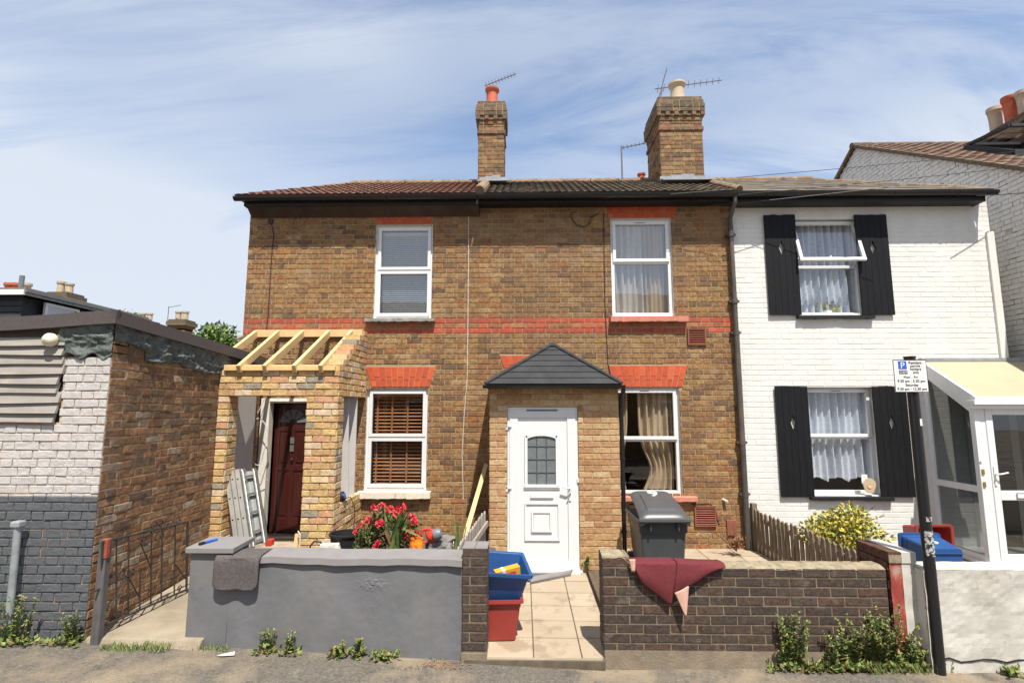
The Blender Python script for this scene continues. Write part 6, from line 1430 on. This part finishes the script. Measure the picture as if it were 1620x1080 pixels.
b = MB(); q = gpt_(.03, .93); b.box(q.x-.02, q.x+.03, q.y-.02, q.y+.02, q.z-.09, q.z+.07, 'rusty'); b.build('hinge', GT, bevel=.005)

# ------------------------------------------------------------------ fences
def picket(pts, ztf, zbf, n, m, w=.07, label='', th=.018, grp=None, rails=2, tilt=0, name='picket_fence'):
    a, c = Vector(pts[0]), Vector(pts[1]); d = (c-a).normalized(); t = thing(name, (a+c)/2, label, 'fence'); nr = Vector((-d.y, d.x, 0))
    for i in range(n):
        f = (i+.5)/n; p = a.lerp(c, f); top = ztf(f)+R.uniform(-.012, .012); lx = R.uniform(-.008, .008)
        b = MB(); q = [p-d*w/2, p+d*w/2]; s = Vector((lx, 0, 0))
        poly = [q[0]+Vector((0, 0, zbf(f)-p.z)), q[1]+Vector((0, 0, zbf(f)-p.z)), q[1]+s+Vector((0, 0, top-p.z-.03)), p+s+Vector((0, 0, top-p.z)), q[0]+s+Vector((0, 0, top-p.z-.03))]
        b.prism(poly, nr*th, m); b.build('picket', t)
    for r in range(rails):
        k = .22+.55*r; b = MB(); A, C = a.copy(), c.copy(); A.z = zbf(0)+(ztf(0)-zbf(0))*k; C.z = zbf(1)+(ztf(1)-zbf(1))*k; b.bar(A-nr*.022, C-nr*.022, .025, .06, m); b.build('rail', t)
    return t
fx_ = pY(1192, 800, 7.48).x
picket([(3.27, 4.99, 0), (fx_, 7.48, 0)], lambda f: .735+.02*f, lambda f: .18, 25, 'picket', w=.062, label='weathered brown picket fence between the paved yard and the golden shrub')
b = MB(); b.box(fx_-.04, fx_+.03, YF-.12, YF-.04, .1, .82, 'picket'); b.build('fence_post', None, 'brown wooden post ending the picket fence at the downpipe', 'post', bevel=.004)
fa, fb = pY(724, 880, 5.2), pY(768, 860, 6.75); 
picket([(fa.x, 5.2, 0), (fb.x, 6.75, 0)], lambda f: pY(727+41*f, 866-60*f**.85, 5.2+1.55*f).z, lambda f: .15, 13, 'picketgrey', w=.07, label='silvery grey picket fence rising towards the left side of the white door porch')

# planks against the porch
b = MB(); p0, p1 = pY(716, 880, 6.0), pY(769, 735, 7.40); b.bar(p0-Vector((0, 0, .25)), p1, .055, .035, 'plank', up=Vector((0, 1, 0))); b.build('timber_plank', None, 'long pale timber plank leaning against the brick wall beside the porch shadow', 'plank', bevel=.002)
b = MB(); p0, p1 = pY(706, 884, 5.7), pY(719, 858, 6.1); b.bar(p0-Vector((0, 0, .1)), p1+Vector((0, 0, .03)), .03, .02, 'signwhite', up=Vector((0, 1, 0))); b.build('white_lath', None, 'short white lath lying against the foot of the timber plank', 'lath')
b = MB()
for i in range(8):
    q = pY(722+i*.9, 884, 5.9); tq = pY(717+i*2.9+R.uniform(-1, 1), 824+R.uniform(-5, 12), 5.95); b.path([q-Vector((0, 0, .1)), q.lerp(tq, .5), tq], [.009, .008, .006], 'leaf', 6)
b.build('bamboo_canes', None, 'upright bunch of green stems beside the leaning timber plank', 'stems', smooth=True)

# ------------------------------------------------------------------ things resting on the walls
def drapemesh(B, x0, x1, prof, m, rc=.0, folds=0, nu=26):
    """prof: list of (y, z) from back to front bottom"""
    L_ = [0]
    for a, c in zip(prof, prof[1:]): L_.append(L_[-1]+math.hypot(c[0]-a[0], c[1]-a[1]))
    tot = L_[-1]
    def fn(u, v):
        s = v*tot; k = 0
        while k < len(L_)-2 and L_[k+1] < s: k += 1
        f = (s-L_[k])/(L_[k+1]-L_[k]); y = prof[k][0]+(prof[k+1][0]-prof[k][0])*f; z = prof[k][1]+(prof[k+1][1]-prof[k][1])*f
        e = tot-s; sh = 0
        if rc and e < rc: sh = rc-math.sqrt(max(0, rc*rc-(rc-e)**2))
        x = (x0+sh)+(x1-x0-2*sh)*u; y += -.010*math.sin(u*math.pi*2.3+1)*(1 if k > 3 else .3)*folds
        return Vector((x, y, z))
    B.grid(fn, nu, 40, m)
b = MB(); x0, x1 = gx_(344, 905), gx_(414, 905); zt_ = zc1+.012; zb_ = pY(378, 934, YG-.06).z
drapemesh(b, x0, x1, [(YG+.28, zt_-.08), (YG+.245, zt_+.005), (YG+.12, zt_+.018), (YG-.02, zt_+.012), (YG-.045, zt_-.01), (YG-.052, zt_-.06), (YG-.055, zb_)], 'carpet', rc=.07, folds=1)
b.build('grey_mat', None, 'grey carpet mat with rounded corners draped over the grey garden wall', 'mat', smooth=True, norm=False, solid=.012)
b = MB(); yy = YG-.035
def cv(px, py, dy=0): return pY(px, py, yy-dy)
CA = thing('carpet_offcut', cv(1060, 900), 'maroon carpet offcut draped over the dark brick wall with a corner of pink backing showing', 'carpet')
def flap(name, top0, top1, bot, m, back=.2, off=(.004, .012), wob=.006, seed=0, n=26, drop=0):
    """bot: list of pixel points along the lower edge from left to right"""
    b = MB(); T0, T1 = cv(*top0), cv(*top1)
    def fn(u, v):
        tp = T0.lerp(T1, u); fb = u*(len(bot)-1); k = min(int(fb), len(bot)-2); p, q = bot[k], bot[k+1]; f = fb-k
        bt = cv(p[0]+(q[0]-p[0])*f, p[1]+(q[1]-p[1])*f, off[0]+(off[1]-off[0])*u)
        if v < .3: w = (.3-v)/.3; r = tp+Vector((0, .035+back*w, .016-.02*w*w))
        elif v < .42: w = (v-.3)/.12; a = w*math.pi/2; r = tp+Vector((0, .035*(1-math.sin(a)), .016*math.cos(a)))
        else: w = (v-.42)/.58; r = tp.lerp(bt, w); r.y = tp.y+(bt.y-tp.y)*w-.012*math.sin(w*math.pi)
        r.y += wob*mnoise.noise(Vector((u*3+seed, v*3, 1)))+wob*.8*math.sin(u*9+seed+v*3)*max(0, v-.4)
        r.z += wob*.5*mnoise.noise(Vector((u*4, v*5, seed))); return r
    b.grid(fn, n, 30, m); return b.build(name, CA, smooth=True, norm=False, solid=.006)
flap('carpet_flap', (1003, 893), (1071, 893), [(1010, 913), (1016, 922), (1030, 933), (1046, 945), (1058, 955), (1062, 956), (1066, 930)], 'maroon', off=(.0, .018), seed=1)
flap('carpet_flap', (1071, 892, .012), (1147, 895, .004), [(1066, 938), (1078, 932), (1090, 926), (1106, 917), (1122, 908), (1136, 901), (1147, 897)], 'maroon', back=.16, off=(.030, .004), seed=5)
b = MB()
def bk(u, v):
    l0 = cv(1067, 937, .030-.0); l1 = cv(1084, 973, .05); r0_ = cv(1090, 925, .022); r1_ = cv(1086, 975, .05)
    p = (l0*(1-u)+r0_*u)*(1-v)+(l1*(1-u)+r1_*u)*v; p.y -= .012*math.sin(u*math.pi)*(1-v); return p
b.grid(bk, 10, 12, 'backing'); b.build('backing_fold', CA, smooth=True, norm=False, solid=.005)
b = MB()
b.grid(lambda u, v: cv(995+10*u*(1-v)+v*(4+6*u), 884+20*v, .002+.006*math.sin(u*3)), 6, 6, 'backing'); b.build('backing_fold', CA, smooth=True, norm=False, solid=.005)
b = MB(); q = pY(1133, 889, YG+.1); b.lathe((q.x, YG+.1, q.z-.02), [(0, 0), (.03, .003), (.035, .02), (.018, .04), (0, .045)], 'black', 9); b.build('black_scrap', None, 'crumpled scrap of black plastic on the dark brick wall beside the maroon carpet', 'scrap')
b = MB(); q = Vector((pY(334, 848, YG+.14).x, YG+.13, zpc+.016)); d = Vector((.05, .13, 0)); b.path([q-d*.5, q-d*.1, q+d*.5], [.010, .013, .011], 'signblue', 8); b.tube(q-d*.75, q-d*.4, .014, 'ink', n=8); b.build('paint_knife', None, 'small blue handled knife lying on the grey pier cap', 'knife', smooth=True)

# ------------------------------------------------------------------ recycling boxes
def crate(B, mt, w, d, h, m, flare=.05, rim=.018):
    def P(x, y, z): return mt @ Vector((x, y, z))
    def ringp(hw, hd, z, r=.03, n=4):
        o = []
        for cx_, cy_, a0 in ((hw-r, hd-r, 0), (-hw+r, hd-r, 90), (-hw+r, -hd+r, 180), (hw-r, -hd+r, 270)):
            for k in range(n+1): a = rad(a0+90*k/n); o.append(P(cx_+r*math.cos(a), cy_+r*math.sin(a), z))
        return o
    W, D = w/2, d/2; f = flare
    rs = [ringp(W-f, D-f, 0), ringp(W-f*.5, D-f*.5, h*.5), ringp(W-f*.25, D-f*.25, h*.80), ringp(W-f*.25+.006, D-f*.25+.006, h*.80), ringp(W-.004, D-.004, h-.03), ringp(W+rim, D+rim, h-.03), ringp(W+rim, D+rim, h), ringp(W, D, h), ringp(W-.012, D-.012, h-.01), ringp(W-f-.01, D-f-.01, .02)]
    n = len(rs[0]); fs = [(j*n+i, j*n+(i+1) % n, (j+1)*n+(i+1) % n, (j+1)*n+i) for j in range(len(rs)-1) for i in range(n)]; fs += [tuple(range(n))[::-1], tuple(range((len(rs)-1)*n, len(rs)*n))]
    B.mesh([p for r in rs for p in r], fs, m)
rb = pZ(786, 1006, .05); b = MB(); mt = Matrix.Translation(Vector((-.235, 5.19, .05))) @ Matrix.Rotation(rad(4), 4, 'Z'); crate(b, mt, .40, .52, .36, 'red'); 
b.build('recycling_box', None, 'red plastic recycling box standing on the tiled path under the blue one', 'recycling box', 'recycling boxes', smooth=True)
b = MB(); mt = Matrix.Translation(Vector((-.225, 5.20, .305))) @ Matrix.Rotation(rad(10), 4, 'Z') @ Matrix.Rotation(rad(7), 4, 'X') @ Matrix.Rotation(rad(6), 4, 'Y'); crate(b, mt, .42, .50, .37, 'blue', flare=.075); b.build('recycling_box', None, 'blue plastic recycling box stacked on the red one by the white door path', 'recycling box', 'recycling boxes', smooth=True)
b = MB(); m5 = mt @ Matrix.Translation(Vector((.02, -.10, .30))) @ Matrix.Rotation(rad(14), 4, 'Z') @ Matrix.Rotation(rad(-12), 4, 'Y')
b.obox(m5, .24, .07, .12, 'orange_pack'); b.obox(m5, .09, .072, .08, 'toolred', c=(.03, 0, -.01)); b.obox(m5, .05, .073, .05, 'toolred', c=(-.09, 0, .02)); b.obox(m5, .03, .0725, .1225, 'signwhite', c=(-.04, 0, 0)); b.build('cardboard_pack', None, 'yellow and red cardboard food packet lying in the blue recycling box', 'packet', bevel=.003)
# right pair
t = thing('recycling_box', pY(1460, 890, 6.95), 'dark red recycling box tipped on its side behind the sign pole', 'recycling box', 'recycling boxes')
q0, q1 = pY(1440, 860, 6.95), pY(1500, 860, 6.95); b = MB(); mt = Matrix.Translation(Vector(((q0.x+q1.x)/2, 7.0, .43))) @ Matrix.Rotation(rad(90), 4, 'X') @ Matrix.Translation(Vector((0, 0, -.17))); crate(b, mt, q1.x-q0.x-.05, .46, .34, 'red')
for i in range(4): b.obox(mt, q1.x-q0.x-.17, .012, .02, 'red', c=(0, -.14+i*.08, -.006))
b.build('shell', t, smooth=True)
t = thing('recycling_box', pY(1500, 890, 6.3), 'blue recycling box lying on its side with its ribbed base showing, by the glazed porch', 'recycling box', 'recycling boxes')
q0, q1 = pY(1474, 880, 6.05), pY(1532, 880, 6.05); b = MB(); mt = Matrix.Translation(Vector(((q0.x+q1.x)/2+.0, 6.08, .42))) @ Matrix.Rotation(rad(-90), 4, 'X') @ Matrix.Rotation(rad(180), 4, 'Z'); W_ = q1.x-q0.x+.05; crate(b, mt, W_, .44, .42, 'blue', flare=.06)
for i in range(4): b.obox(mt, W_-.13, .010, .020, 'blue', c=(0, -.14+i*.085, -.006))
b.build('shell', t, smooth=True); b = MB(); b.text('6', mt @ Matrix.Translation(Vector((0, -.205, .17))) @ Matrix.Rotation(rad(98), 4, 'X'), .13, 'white') 
b = MB(); b.text('6', Matrix.Translation(Vector(((q0.x+q1.x)/2, 6.22, .42+.183))) @ Matrix.Rotation(rad(9), 4, 'X'), .15, 'white', ext=.004); b.build('number', t, norm=False)

# ------------------------------------------------------------------ wheelie bin
WB = thing('wheelie_bin', Vector((pY(1045, 880, 6.3).x, 6.3, .2)), 'dark grey wheelie bin with its number painted in white, behind the dark brick wall', 'bin')
bxc = pY(1047, 850, 6.02).x; mt = Matrix.Translation(Vector((bxc+.02, 6.32, .2))) @ Matrix.Rotation(rad(1), 4, 'Z')
def Q(x, y, z): return mt @ Vector((x, y, z))
hz = pY(1050, 820, 6.05).z-.2     # front rim height
wt, wb_, dt, db = .272, .215, .33, .24
b = MB(); lev = []
for z, hw, y0, y1 in ((.0, wb_, -db, db), (.05, wb_+.005, -db-.01, db+.02), (hz-.16, wt-.02, -dt+.05, dt-.02), (hz-.15, wt-.005, -dt+.03, dt), (hz-.02, wt, -dt+.02, dt)): 
    r = .03; o = []
    for cx_, cy_, a0 in ((hw-r, y1-r, 0), (-hw+r, y1-r, 90), (-hw+r, y0+r, 180), (hw-r, y0+r, 270)):
        for k in range(5): a = rad(a0+90*k/4); o.append(Q(cx_+r*math.cos(a), cy_+r*math.sin(a), z))
    lev.append(o)
n = len(lev[0]); b.mesh([p for r in lev for p in r], [(j*n+i, j*n+(i+1) % n, (j+1)*n+(i+1) % n, (j+1)*n+i) for j in range(len(lev)-1) for i in range(n)]+[tuple(range(n))[::-1], tuple(range((len(lev)-1)*n, len(lev)*n))], 'bin')
b.build('body', WB, smooth=True)
b = MB(); b.hexa([Q(-wt-.02, -dt-.02, hz-.03), Q(wt+.02, -dt-.02, hz-.03), Q(wt+.02, dt, hz-.03), Q(-wt-.02, dt, hz-.03), Q(-wt-.02, -dt-.02, hz), Q(wt+.02, -dt-.02, hz), Q(wt+.02, dt, hz), Q(-wt-.02, dt, hz)], 'bin')
for s in (-1, 1): b.hexa([Q(s*(wt-.12)-.01, -dt-.015, hz-.12), Q(s*(wt-.12)+.01, -dt-.015, hz-.12), Q(s*(wt-.12)+.01, -dt+.05, hz-.12), Q(s*(wt-.12)-.01, -dt+.05, hz-.12), Q(s*(wt-.12)-.015, -dt-.02, hz-.03), Q(s*(wt-.12)+.015, -dt-.02, hz-.03), Q(s*(wt-.12)+.015, -dt+.05, hz-.03), Q(s*(wt-.12)-.015, -dt+.05, hz-.03)], 'bin')
b.build('rim', WB, bevel=.006)
# lid: domed shell from front lip to hinge, raised panel
zb2 = pY(1030, 774, 6.62).z-.2
b = MB()
def lid(u, v):
    x = (u-.5)*2; y = -dt-.035+(2*dt+.02)*v; w_ = wt+.0-.03*v
    z = hz+.012+(zb2-hz-.01)*(v**.62)-.045*(abs(x)**6)-.0
    if v > .9: z -= (v-.9)*.35
    if v < .06: z -= (.06-v)*.6
    pz = (1 if abs(x) < .62 and .16 < v < .72 else 0)
    return Q(x*w_, y, z+pz*.016)
b.grid(lid, 44, 34, 'binlid'); lf = b.build('lid', WB, smooth=True, norm=False, solid=.012)
b = MB(); b.hexa([Q(-wt-.015, -dt-.05, hz-.018), Q(wt+.015, -dt-.05, hz-.018), Q(wt+.015, -dt-.02, hz-.018), Q(-wt-.015, -dt-.02, hz-.018), Q(-wt-.01, -dt-.045, hz+.018), Q(wt+.01, -dt-.045, hz+.018), Q(wt+.01, -dt-.02, hz+.024), Q(-wt-.01, -dt-.02, hz+.024)], 'binlid'); b.build('lid_lip', WB, bevel=.006)
c9 = lid(.50, .82); c8 = lid(.50, .58); sl_9 = (c9-c8).normalized(); rx = Vector((1, 0, 0)); nn_ = rx.cross(sl_9).normalized()
m9 = Matrix(((rx.x, sl_9.x, nn_.x, c8.x), (rx.y, sl_9.y, nn_.y, c8.y), (rx.z, sl_9.z, nn_.z, c8.z+.012), (0, 0, 0, 1)))
b = MB(); b.text('9', m9, .27, 'white', ext=.006); b.build('number', WB, norm=False)
for s in (-1, 1):
    b = MB(); c_ = Q(s*(wt-.03), db+.07, .10); b.tube(c_-Vector((.025, 0, 0)), c_+Vector((.025, 0, 0)), .10, 'blackrubber', n=20); b.build('wheel', WB, smooth=True)
b = MB(); b.path([Q(-wt+.03, dt+.02, hz-.0), Q(-wt+.03, dt+.07, hz+.04), Q(wt-.03, dt+.07, hz+.04), Q(wt-.03, dt+.02, hz)], .014, 'black', 8); b.build('handle', WB, smooth=True)

# ------------------------------------------------------------------ things in the left garden
def gzp(px, py, Y): return pY(px, py, Y)
# trough with geranium, gladiolus leaves
q0, q1 = pY(594, 870, 5.35), pY(648, 870, 5.35); zt_ = q0.z; b = MB()
b.hexa([(q0.x+.02, 5.27, .42), (q1.x-.02, 5.27, .42), (q1.x-.02, 5.43, .42), (q0.x+.02, 5.43, .42), (q0.x, 5.25, zt_), (q1.x, 5.25, zt_), (q1.x, 5.45, zt_), (q0.x, 5.45, zt_)], 'trough'); b.box(q0.x-.01, q1.x+.01, 5.24, 5.46, zt_-.03, zt_, 'trough')
b.build('planter_trough', None, 'blue-grey trough planter behind the grey wall below the red flowers', 'planter', bevel=.004)
t = thing('iris_plant', pY(625, 865, 5.4), 'upright plant with long green sword leaves in the middle of the red flowers', 'plant'); b = MB(); c = pY(622, 868, 5.4)
for i in range(30):
    a = R.uniform(0, 6.28); tp = pY(604+R.random()*50, 798+R.uniform(0, 32), 5.4+R.uniform(-.1, .1)); b0 = c+Vector((R.uniform(-.06, .06), R.uniform(-.03, .03), 0)); s = Vector((.012, .006, 0)); md = b0.lerp(tp, .55)+Vector((0, 0, .03)); b.mesh([b0-s, b0+s, md+s, md-s, tp], [(0, 1, 2, 3), (3, 2, 4)], 'leaf')
for (x, y) in ((668, 850), (652, 842), (596, 850)): tp = pY(x, y, 5.3); md = c.lerp(tp, .5)+Vector((0, 0, .12)); s = Vector((.01, .01, .01)); b.mesh([c-s, c+s, md+s, md-s, tp], [(0, 1, 2, 3), (3, 2, 4)], 'leaf')
b.build('leaves', t, norm=False)
t = thing('geranium', pY(610, 870, 5.5), 'bushy geranium with coral red flower heads in the left front garden', 'flowering plant')
b = MB()
for px, py, rx_, rz_, n in ((590, 840, .17, .15, 420), (612, 825, .15, .12, 300), (580, 862, .13, .12, 300), (640, 850, .13, .14, 300), (610, 868, .2, .10, 300), (652, 828, .08, .08, 110), (600, 812, .07, .07, 90)):
    bushleaves(b, pY(px, py, 5.55), (rx_, .16, rz_), int(n*1.35), .036, .0145, 'leaf', up=.6)
for px, py in ((600, 880), (575, 874), (640, 876)): bushleaves(b, pY(px, py, 5.5), (.08, .1, .05), 60, .04, .014, 'dryleaf')
b.build('leaves', t, norm=False)
hd = [(592, 803), (578, 826), (568, 832), (563, 841), (604, 800), (635, 803), (652, 818), (655, 826), (598, 858), (594, 865), (619, 860), (648, 843), (643, 852), (660, 848), (585, 822), (617, 806), (630, 812), (601, 828)]
for px, py in hd:
    c = pY(px, py, 5.42+R.uniform(-.05, .08)); r = R.uniform(.026, .048); b = MB()
    for k in range(30): v = rdir(-.4); leafq(b, c+v*r*.5, (v+rdir()*.6).normalized()*r*.8, r*.42, 'petal')
    b.path([c-Vector((R.uniform(-.03, .03), 0, .12)), c], .003, 'stem', 4); b.build('flower', t, norm=False)
# tub
q = pY(547, 842, 6.0); b = MB(); b.lathe((q.x, 6.0, .44), [(0, 0), (.135, 0), (.165, q.z-.44-.02), (.18, q.z-.44-.02), (.18, q.z-.44), (.16, q.z-.44), (.14, .05)], 'blackrubber', 28); b.build('plastic_tub', None, 'black plastic tub standing beside the porch side wall', 'tub', smooth=True)
# cement sack with print
q = pY(514, 872, 5.75); b = MB()
def sack(u, v):
    a = u*2*math.pi; rr = (abs(math.cos(a))**.6*(1 if math.cos(a) > 0 else -1), abs(math.sin(a))**.6*(1 if math.sin(a) > 0 else -1)); k = 1-.25*v**3
    return Vector((q.x+.04+rr[0]*.13*k, 5.78+rr[1]*.07*k, .42+(q.z+.07-.42)*v+.012*mnoise.noise(Vector((a*2, v*4, 1)))))
b.grid(sack, 30, 12, 'bagwhite'); b.poly([sack(i/30, 1) for i in range(30)], 'bagwhite'); sk = b.build('cement_sack', None, 'white printed sack of building sand standing between the black tub and the porch pier', 'sack', smooth=True, norm=False)
m6 = Matrix.Translation(Vector((q.x+.045, 5.695, pY(514, 878, 5.7).z))) @ Matrix.Rotation(rad(90), 4, 'X'); WORLD[sk.name] = WORLD[sk.name]
b = MB(); b.text('BUILDING', m6, .052, 'ink'); b.text('SAND', m6 @ Matrix.Translation(Vector((0, -.05, 0))), .052, 'ink'); b.box(q.x-.04, q.x+.12, 5.697, 5.70, q.z+.0, q.z+.05, 'ink'); b.build('print', sk, norm=False)
q = pY(498, 872, 5.85); b = MB(); b.lathe((q.x, 5.9, .42), [(0, 0), (.07, 0), (.075, q.z-.44), (.05, q.z-.42), (0, q.z-.42)], 'blackrubber', 18)
b.path([(q.x-.06, 5.88, q.z-.04), (q.x-.065, 5.88, q.z+.05), (q.x-.02, 5.88, q.z+.10), (q.x+.05, 5.88, q.z+.09), (q.x+.07, 5.88, q.z+.0)], .010, 'blackrubber', 8); b.path([(q.x+.03, 5.82, q.z-.05), (q.x+.1, 5.80, q.z-.02), (q.x+.22, 5.78, q.z+.07)], .009, 'toolgrey', 8)
b.build('watering_can', None, 'dark watering can with a loop handle at the foot of the porch pier', 'watering can', smooth=True)
q = pY(549, 872, 5.5); b = MB(); b.grid(lambda u, v: Vector((q.x+(u-.5)*.36, 5.45+(v-.5)*.28, .48+(q.z+.015-.48)*max(0, math.sin(math.pi*min(1, max(0, u))))**.5*max(0, math.sin(math.pi*v))**.5+.015*mnoise.noise(Vector((u*6, v*5, 2)))-.01)), 24, 18, 'sandbag'); b.build('sand_bag', None, 'slumped torn bag of sand below the black tub, behind the grey wall coping', 'sand bag', smooth=True, norm=False)
# pot, tool, rocks
q = pY(659, 866, 5.3); b = MB(); zt_ = pY(659, 851, 5.3).z; b.lathe((q.x, 5.3, .44), [(0, 0), (.05, 0), (.07, .12), (.068, zt_-.48), (.058, zt_-.455), (.062, zt_-.44), (.05, zt_-.44), (.05, zt_-.5)], 'orange', 20); b.build('glazed_pot', None, 'small orange glazed pot with red dribbles beside the red flowers', 'pot', smooth=True)
t = thing('power_tool', pY(680, 862, 5.4), 'red and grey plastic garden tool with a loop handle resting on the rocks', 'garden tool'); c = pY(676, 848, 5.4)
def T(px, py, dy=0): return pY(px, py, 5.4+dy)
b = MB(); b.lathe(T(685, 847), [(0, -.05), (.045, -.045), (.062, -.01), (.060, .02), (.03, .05), (0, .055)], 'toolred', 18, Matrix.Rotation(rad(60), 4, 'Y')); b.build('motor_body', t, smooth=True)
b = MB(); b.lathe(T(690, 845, -.03), [(.056, -.02), (.058, .02), (.045, .05), (.0, .06)], 'toolgrey', 18, Matrix.Rotation(rad(75), 4, 'Y')); b.build('motor_cover', t, smooth=True)
b = MB(); b.path([T(668, 838), T(664, 846), T(666, 856), T(676, 858), T(682, 853)], .010, 'toolred', 8); b.path([T(668, 838), T(676, 836), T(684, 838)], .011, 'toolred', 8); b.path([T(674, 840), T(676, 850), T(681, 856), T(680, 859)], .012, 'toolred', 8); b.build('handle', t, smooth=True)
b = MB(); b.path([T(684, 856), T(690, 861), T(693, 865), T(694, 856)], .009, 'toolred', 8); b.build('guard', t, smooth=True)
def rock(px, py, rx_, ry_, rz_, Y, seed, label):
    c = pY(px, py, Y); b = MB(); bm = bmesh.new(); bmesh.ops.create_icosphere(bm, subdivisions=3, radius=1)
    vs = []
    for v in bm.verts:
        k = 1+.32*mnoise.noise(v.co*1.3+Vector((seed*7, 0, 0)))+.12*mnoise.noise(v.co*3.1+Vector((0, seed*3, 0))); p = v.co*k; p.z = max(min(p.z, .72), -.8); vs.append(c+Vector((p.x*rx_, p.y*ry_, p.z*rz_)))
    b.mesh(vs, [tuple(v.index for v in f.verts) for f in bm.faces], 'stone'); bm.free(); b.build('rock', None, label, 'rock', 'rocks heaped behind the grey wall')
rock(690, 862, .10, .09, .075, 5.45, 1, 'dark flat topped rock under the red garden tool')
rock(686, 879, .09, .08, .05, 5.15, 2, 'pale grey rock lowest in the heap, just above the wall coping')
rock(703, 866, .08, .09, .075, 5.55, 3, 'rounded brown-grey rock left of the green stems')
rock(708, 853, .08, .08, .06, 5.9, 4, 'pale rounded rock at the top of the heap')
rock(698, 888, .13, .12, .10, 5.4, 5, 'rock mostly hidden at the bottom of the heap')
rock(668, 884, .09, .09, .07, 5.2, 6, 'rock at the foot of the orange pot')
b = MB(); bushleaves(b, pY(716, 880, 5.15), (.07, .05, .035), 120, .035, .012, 'weed'); b.build('groundcover_plant', None, 'low pale green plant between the rocks and the brick pillar', 'plant', norm=False)
b = MB(); bushleaves(b, pY(664, 884, 5.1), (.10, .06, .03), 120, .03, .010, 'leaf'); b.build('groundcover_plant', None, 'low dark green plant below the orange pot', 'plant', norm=False)
b = MB(); q = pY(728, 882, 5.1); b.box(q.x-.02, q.x+.04, 5.05, 5.12, q.z-.06, q.z+.02, 'toolred'); b.build('red_brick_piece', None, 'broken piece of red brick against the brick pillar behind the grey wall', 'brick', bevel=.006)
# litter
b = MB(); q = gp(357, 1037); b.prism([q+Vector(p) for p in ((-.07, -.01, .004), (-.02, -.03, .012), (.07, .0, .006), (.06, .03, .02), (-.03, .02, .006))], (0, 0, .004), 'paper'); b.build('paper_scrap', None, 'scrap of white paper on the pavement below the grey wall', 'litter')
b = MB(); q = gp(1400, 1055); b.prism([q+Vector(p) for p in ((-.05, .02, .05), (.0, -.0, .05), (.04, .0, .005), (-.01, .02, .004))], (0, .01, .004), 'paper'); b.build('paper_scrap', None, 'scrap of paper caught in the weeds beside the sign pole', 'litter')
t = thing('leaf_litter', gp(700, 1052), 'scatter of dead brown leaves at the foot of the brick pillar', 'leaves'); b = MB()
for i in range(130): q = gp(R.gauss(700, 22), 1050+R.uniform(-4, 8)); leafq(b, q+Vector((0, 0, .006)), Vector((R.uniform(-1, 1), R.uniform(-1, 1), .15))*.022, .006, 'dryleaf', Vector((0, 0, 1)))
b.build('leaves', t, norm=False); tag(t, kind='stuff')

# ------------------------------------------------------------------ terrace across the street, seen mirrored in the window panes
for i, (x0, x1, lb) in enumerate(((-9.5, -3.6, 'brick house across the street, leftmost of its terrace'), (-3.6, 2.2, 'brick house across the street with a tall chimney, facing the middle cottage'), (2.2, 8.4, 'brick house across the street, rightmost of its terrace'))):
    t = thing('opposite_house', ((x0+x1)/2, -10, 0), lb, 'house'); z1 = 5.4+.2*i; b = MB(); b.box(x0, x1, -17, -10, -.3, z1, 'stock'); b.build('wall', t)
    b = MB(); b.prism([(x0, -17.3, z1), (x0, -13.5, z1+2.6), (x0, -9.7, z1)], (x1-x0-.02, 0, 0), 'slate'); b.build('roof', t)
    b = MB(); b.box(x0+.3, x0+1.2, -14, -13, z1+1, z1+4.0, 'chimbrick'); b.box(x0+.2, x0+1.3, -14.1, -12.9, z1+3.6, z1+3.85, 'chimcap'); ch = b.build('chimney', t)
    for k in range(3): b = MB(); b.lathe((x0+.5+k*.25, -13.5, z1+4.0), [(.1, 0), (.11, .3), (.13, .4), (.0, .4)], 'terra', 12); b.build('pot', ch)
    for wx in (x0+1.4, x1-1.5):
        for wz in (1.0, 3.6):
            b = MB(); b.box(wx-.55, wx+.55, -10.0, -9.96, wz, wz+1.5, 'upvc'); w_ = b.build('window', t); b = MB(); b.box(wx-.47, wx+.47, -9.957, -9.95, wz+.08, wz+.72, 'hole'); b.box(wx-.47, wx+.47, -9.957, -9.95, wz+.80, wz+1.42, 'hole'); b.build('pane', w_)
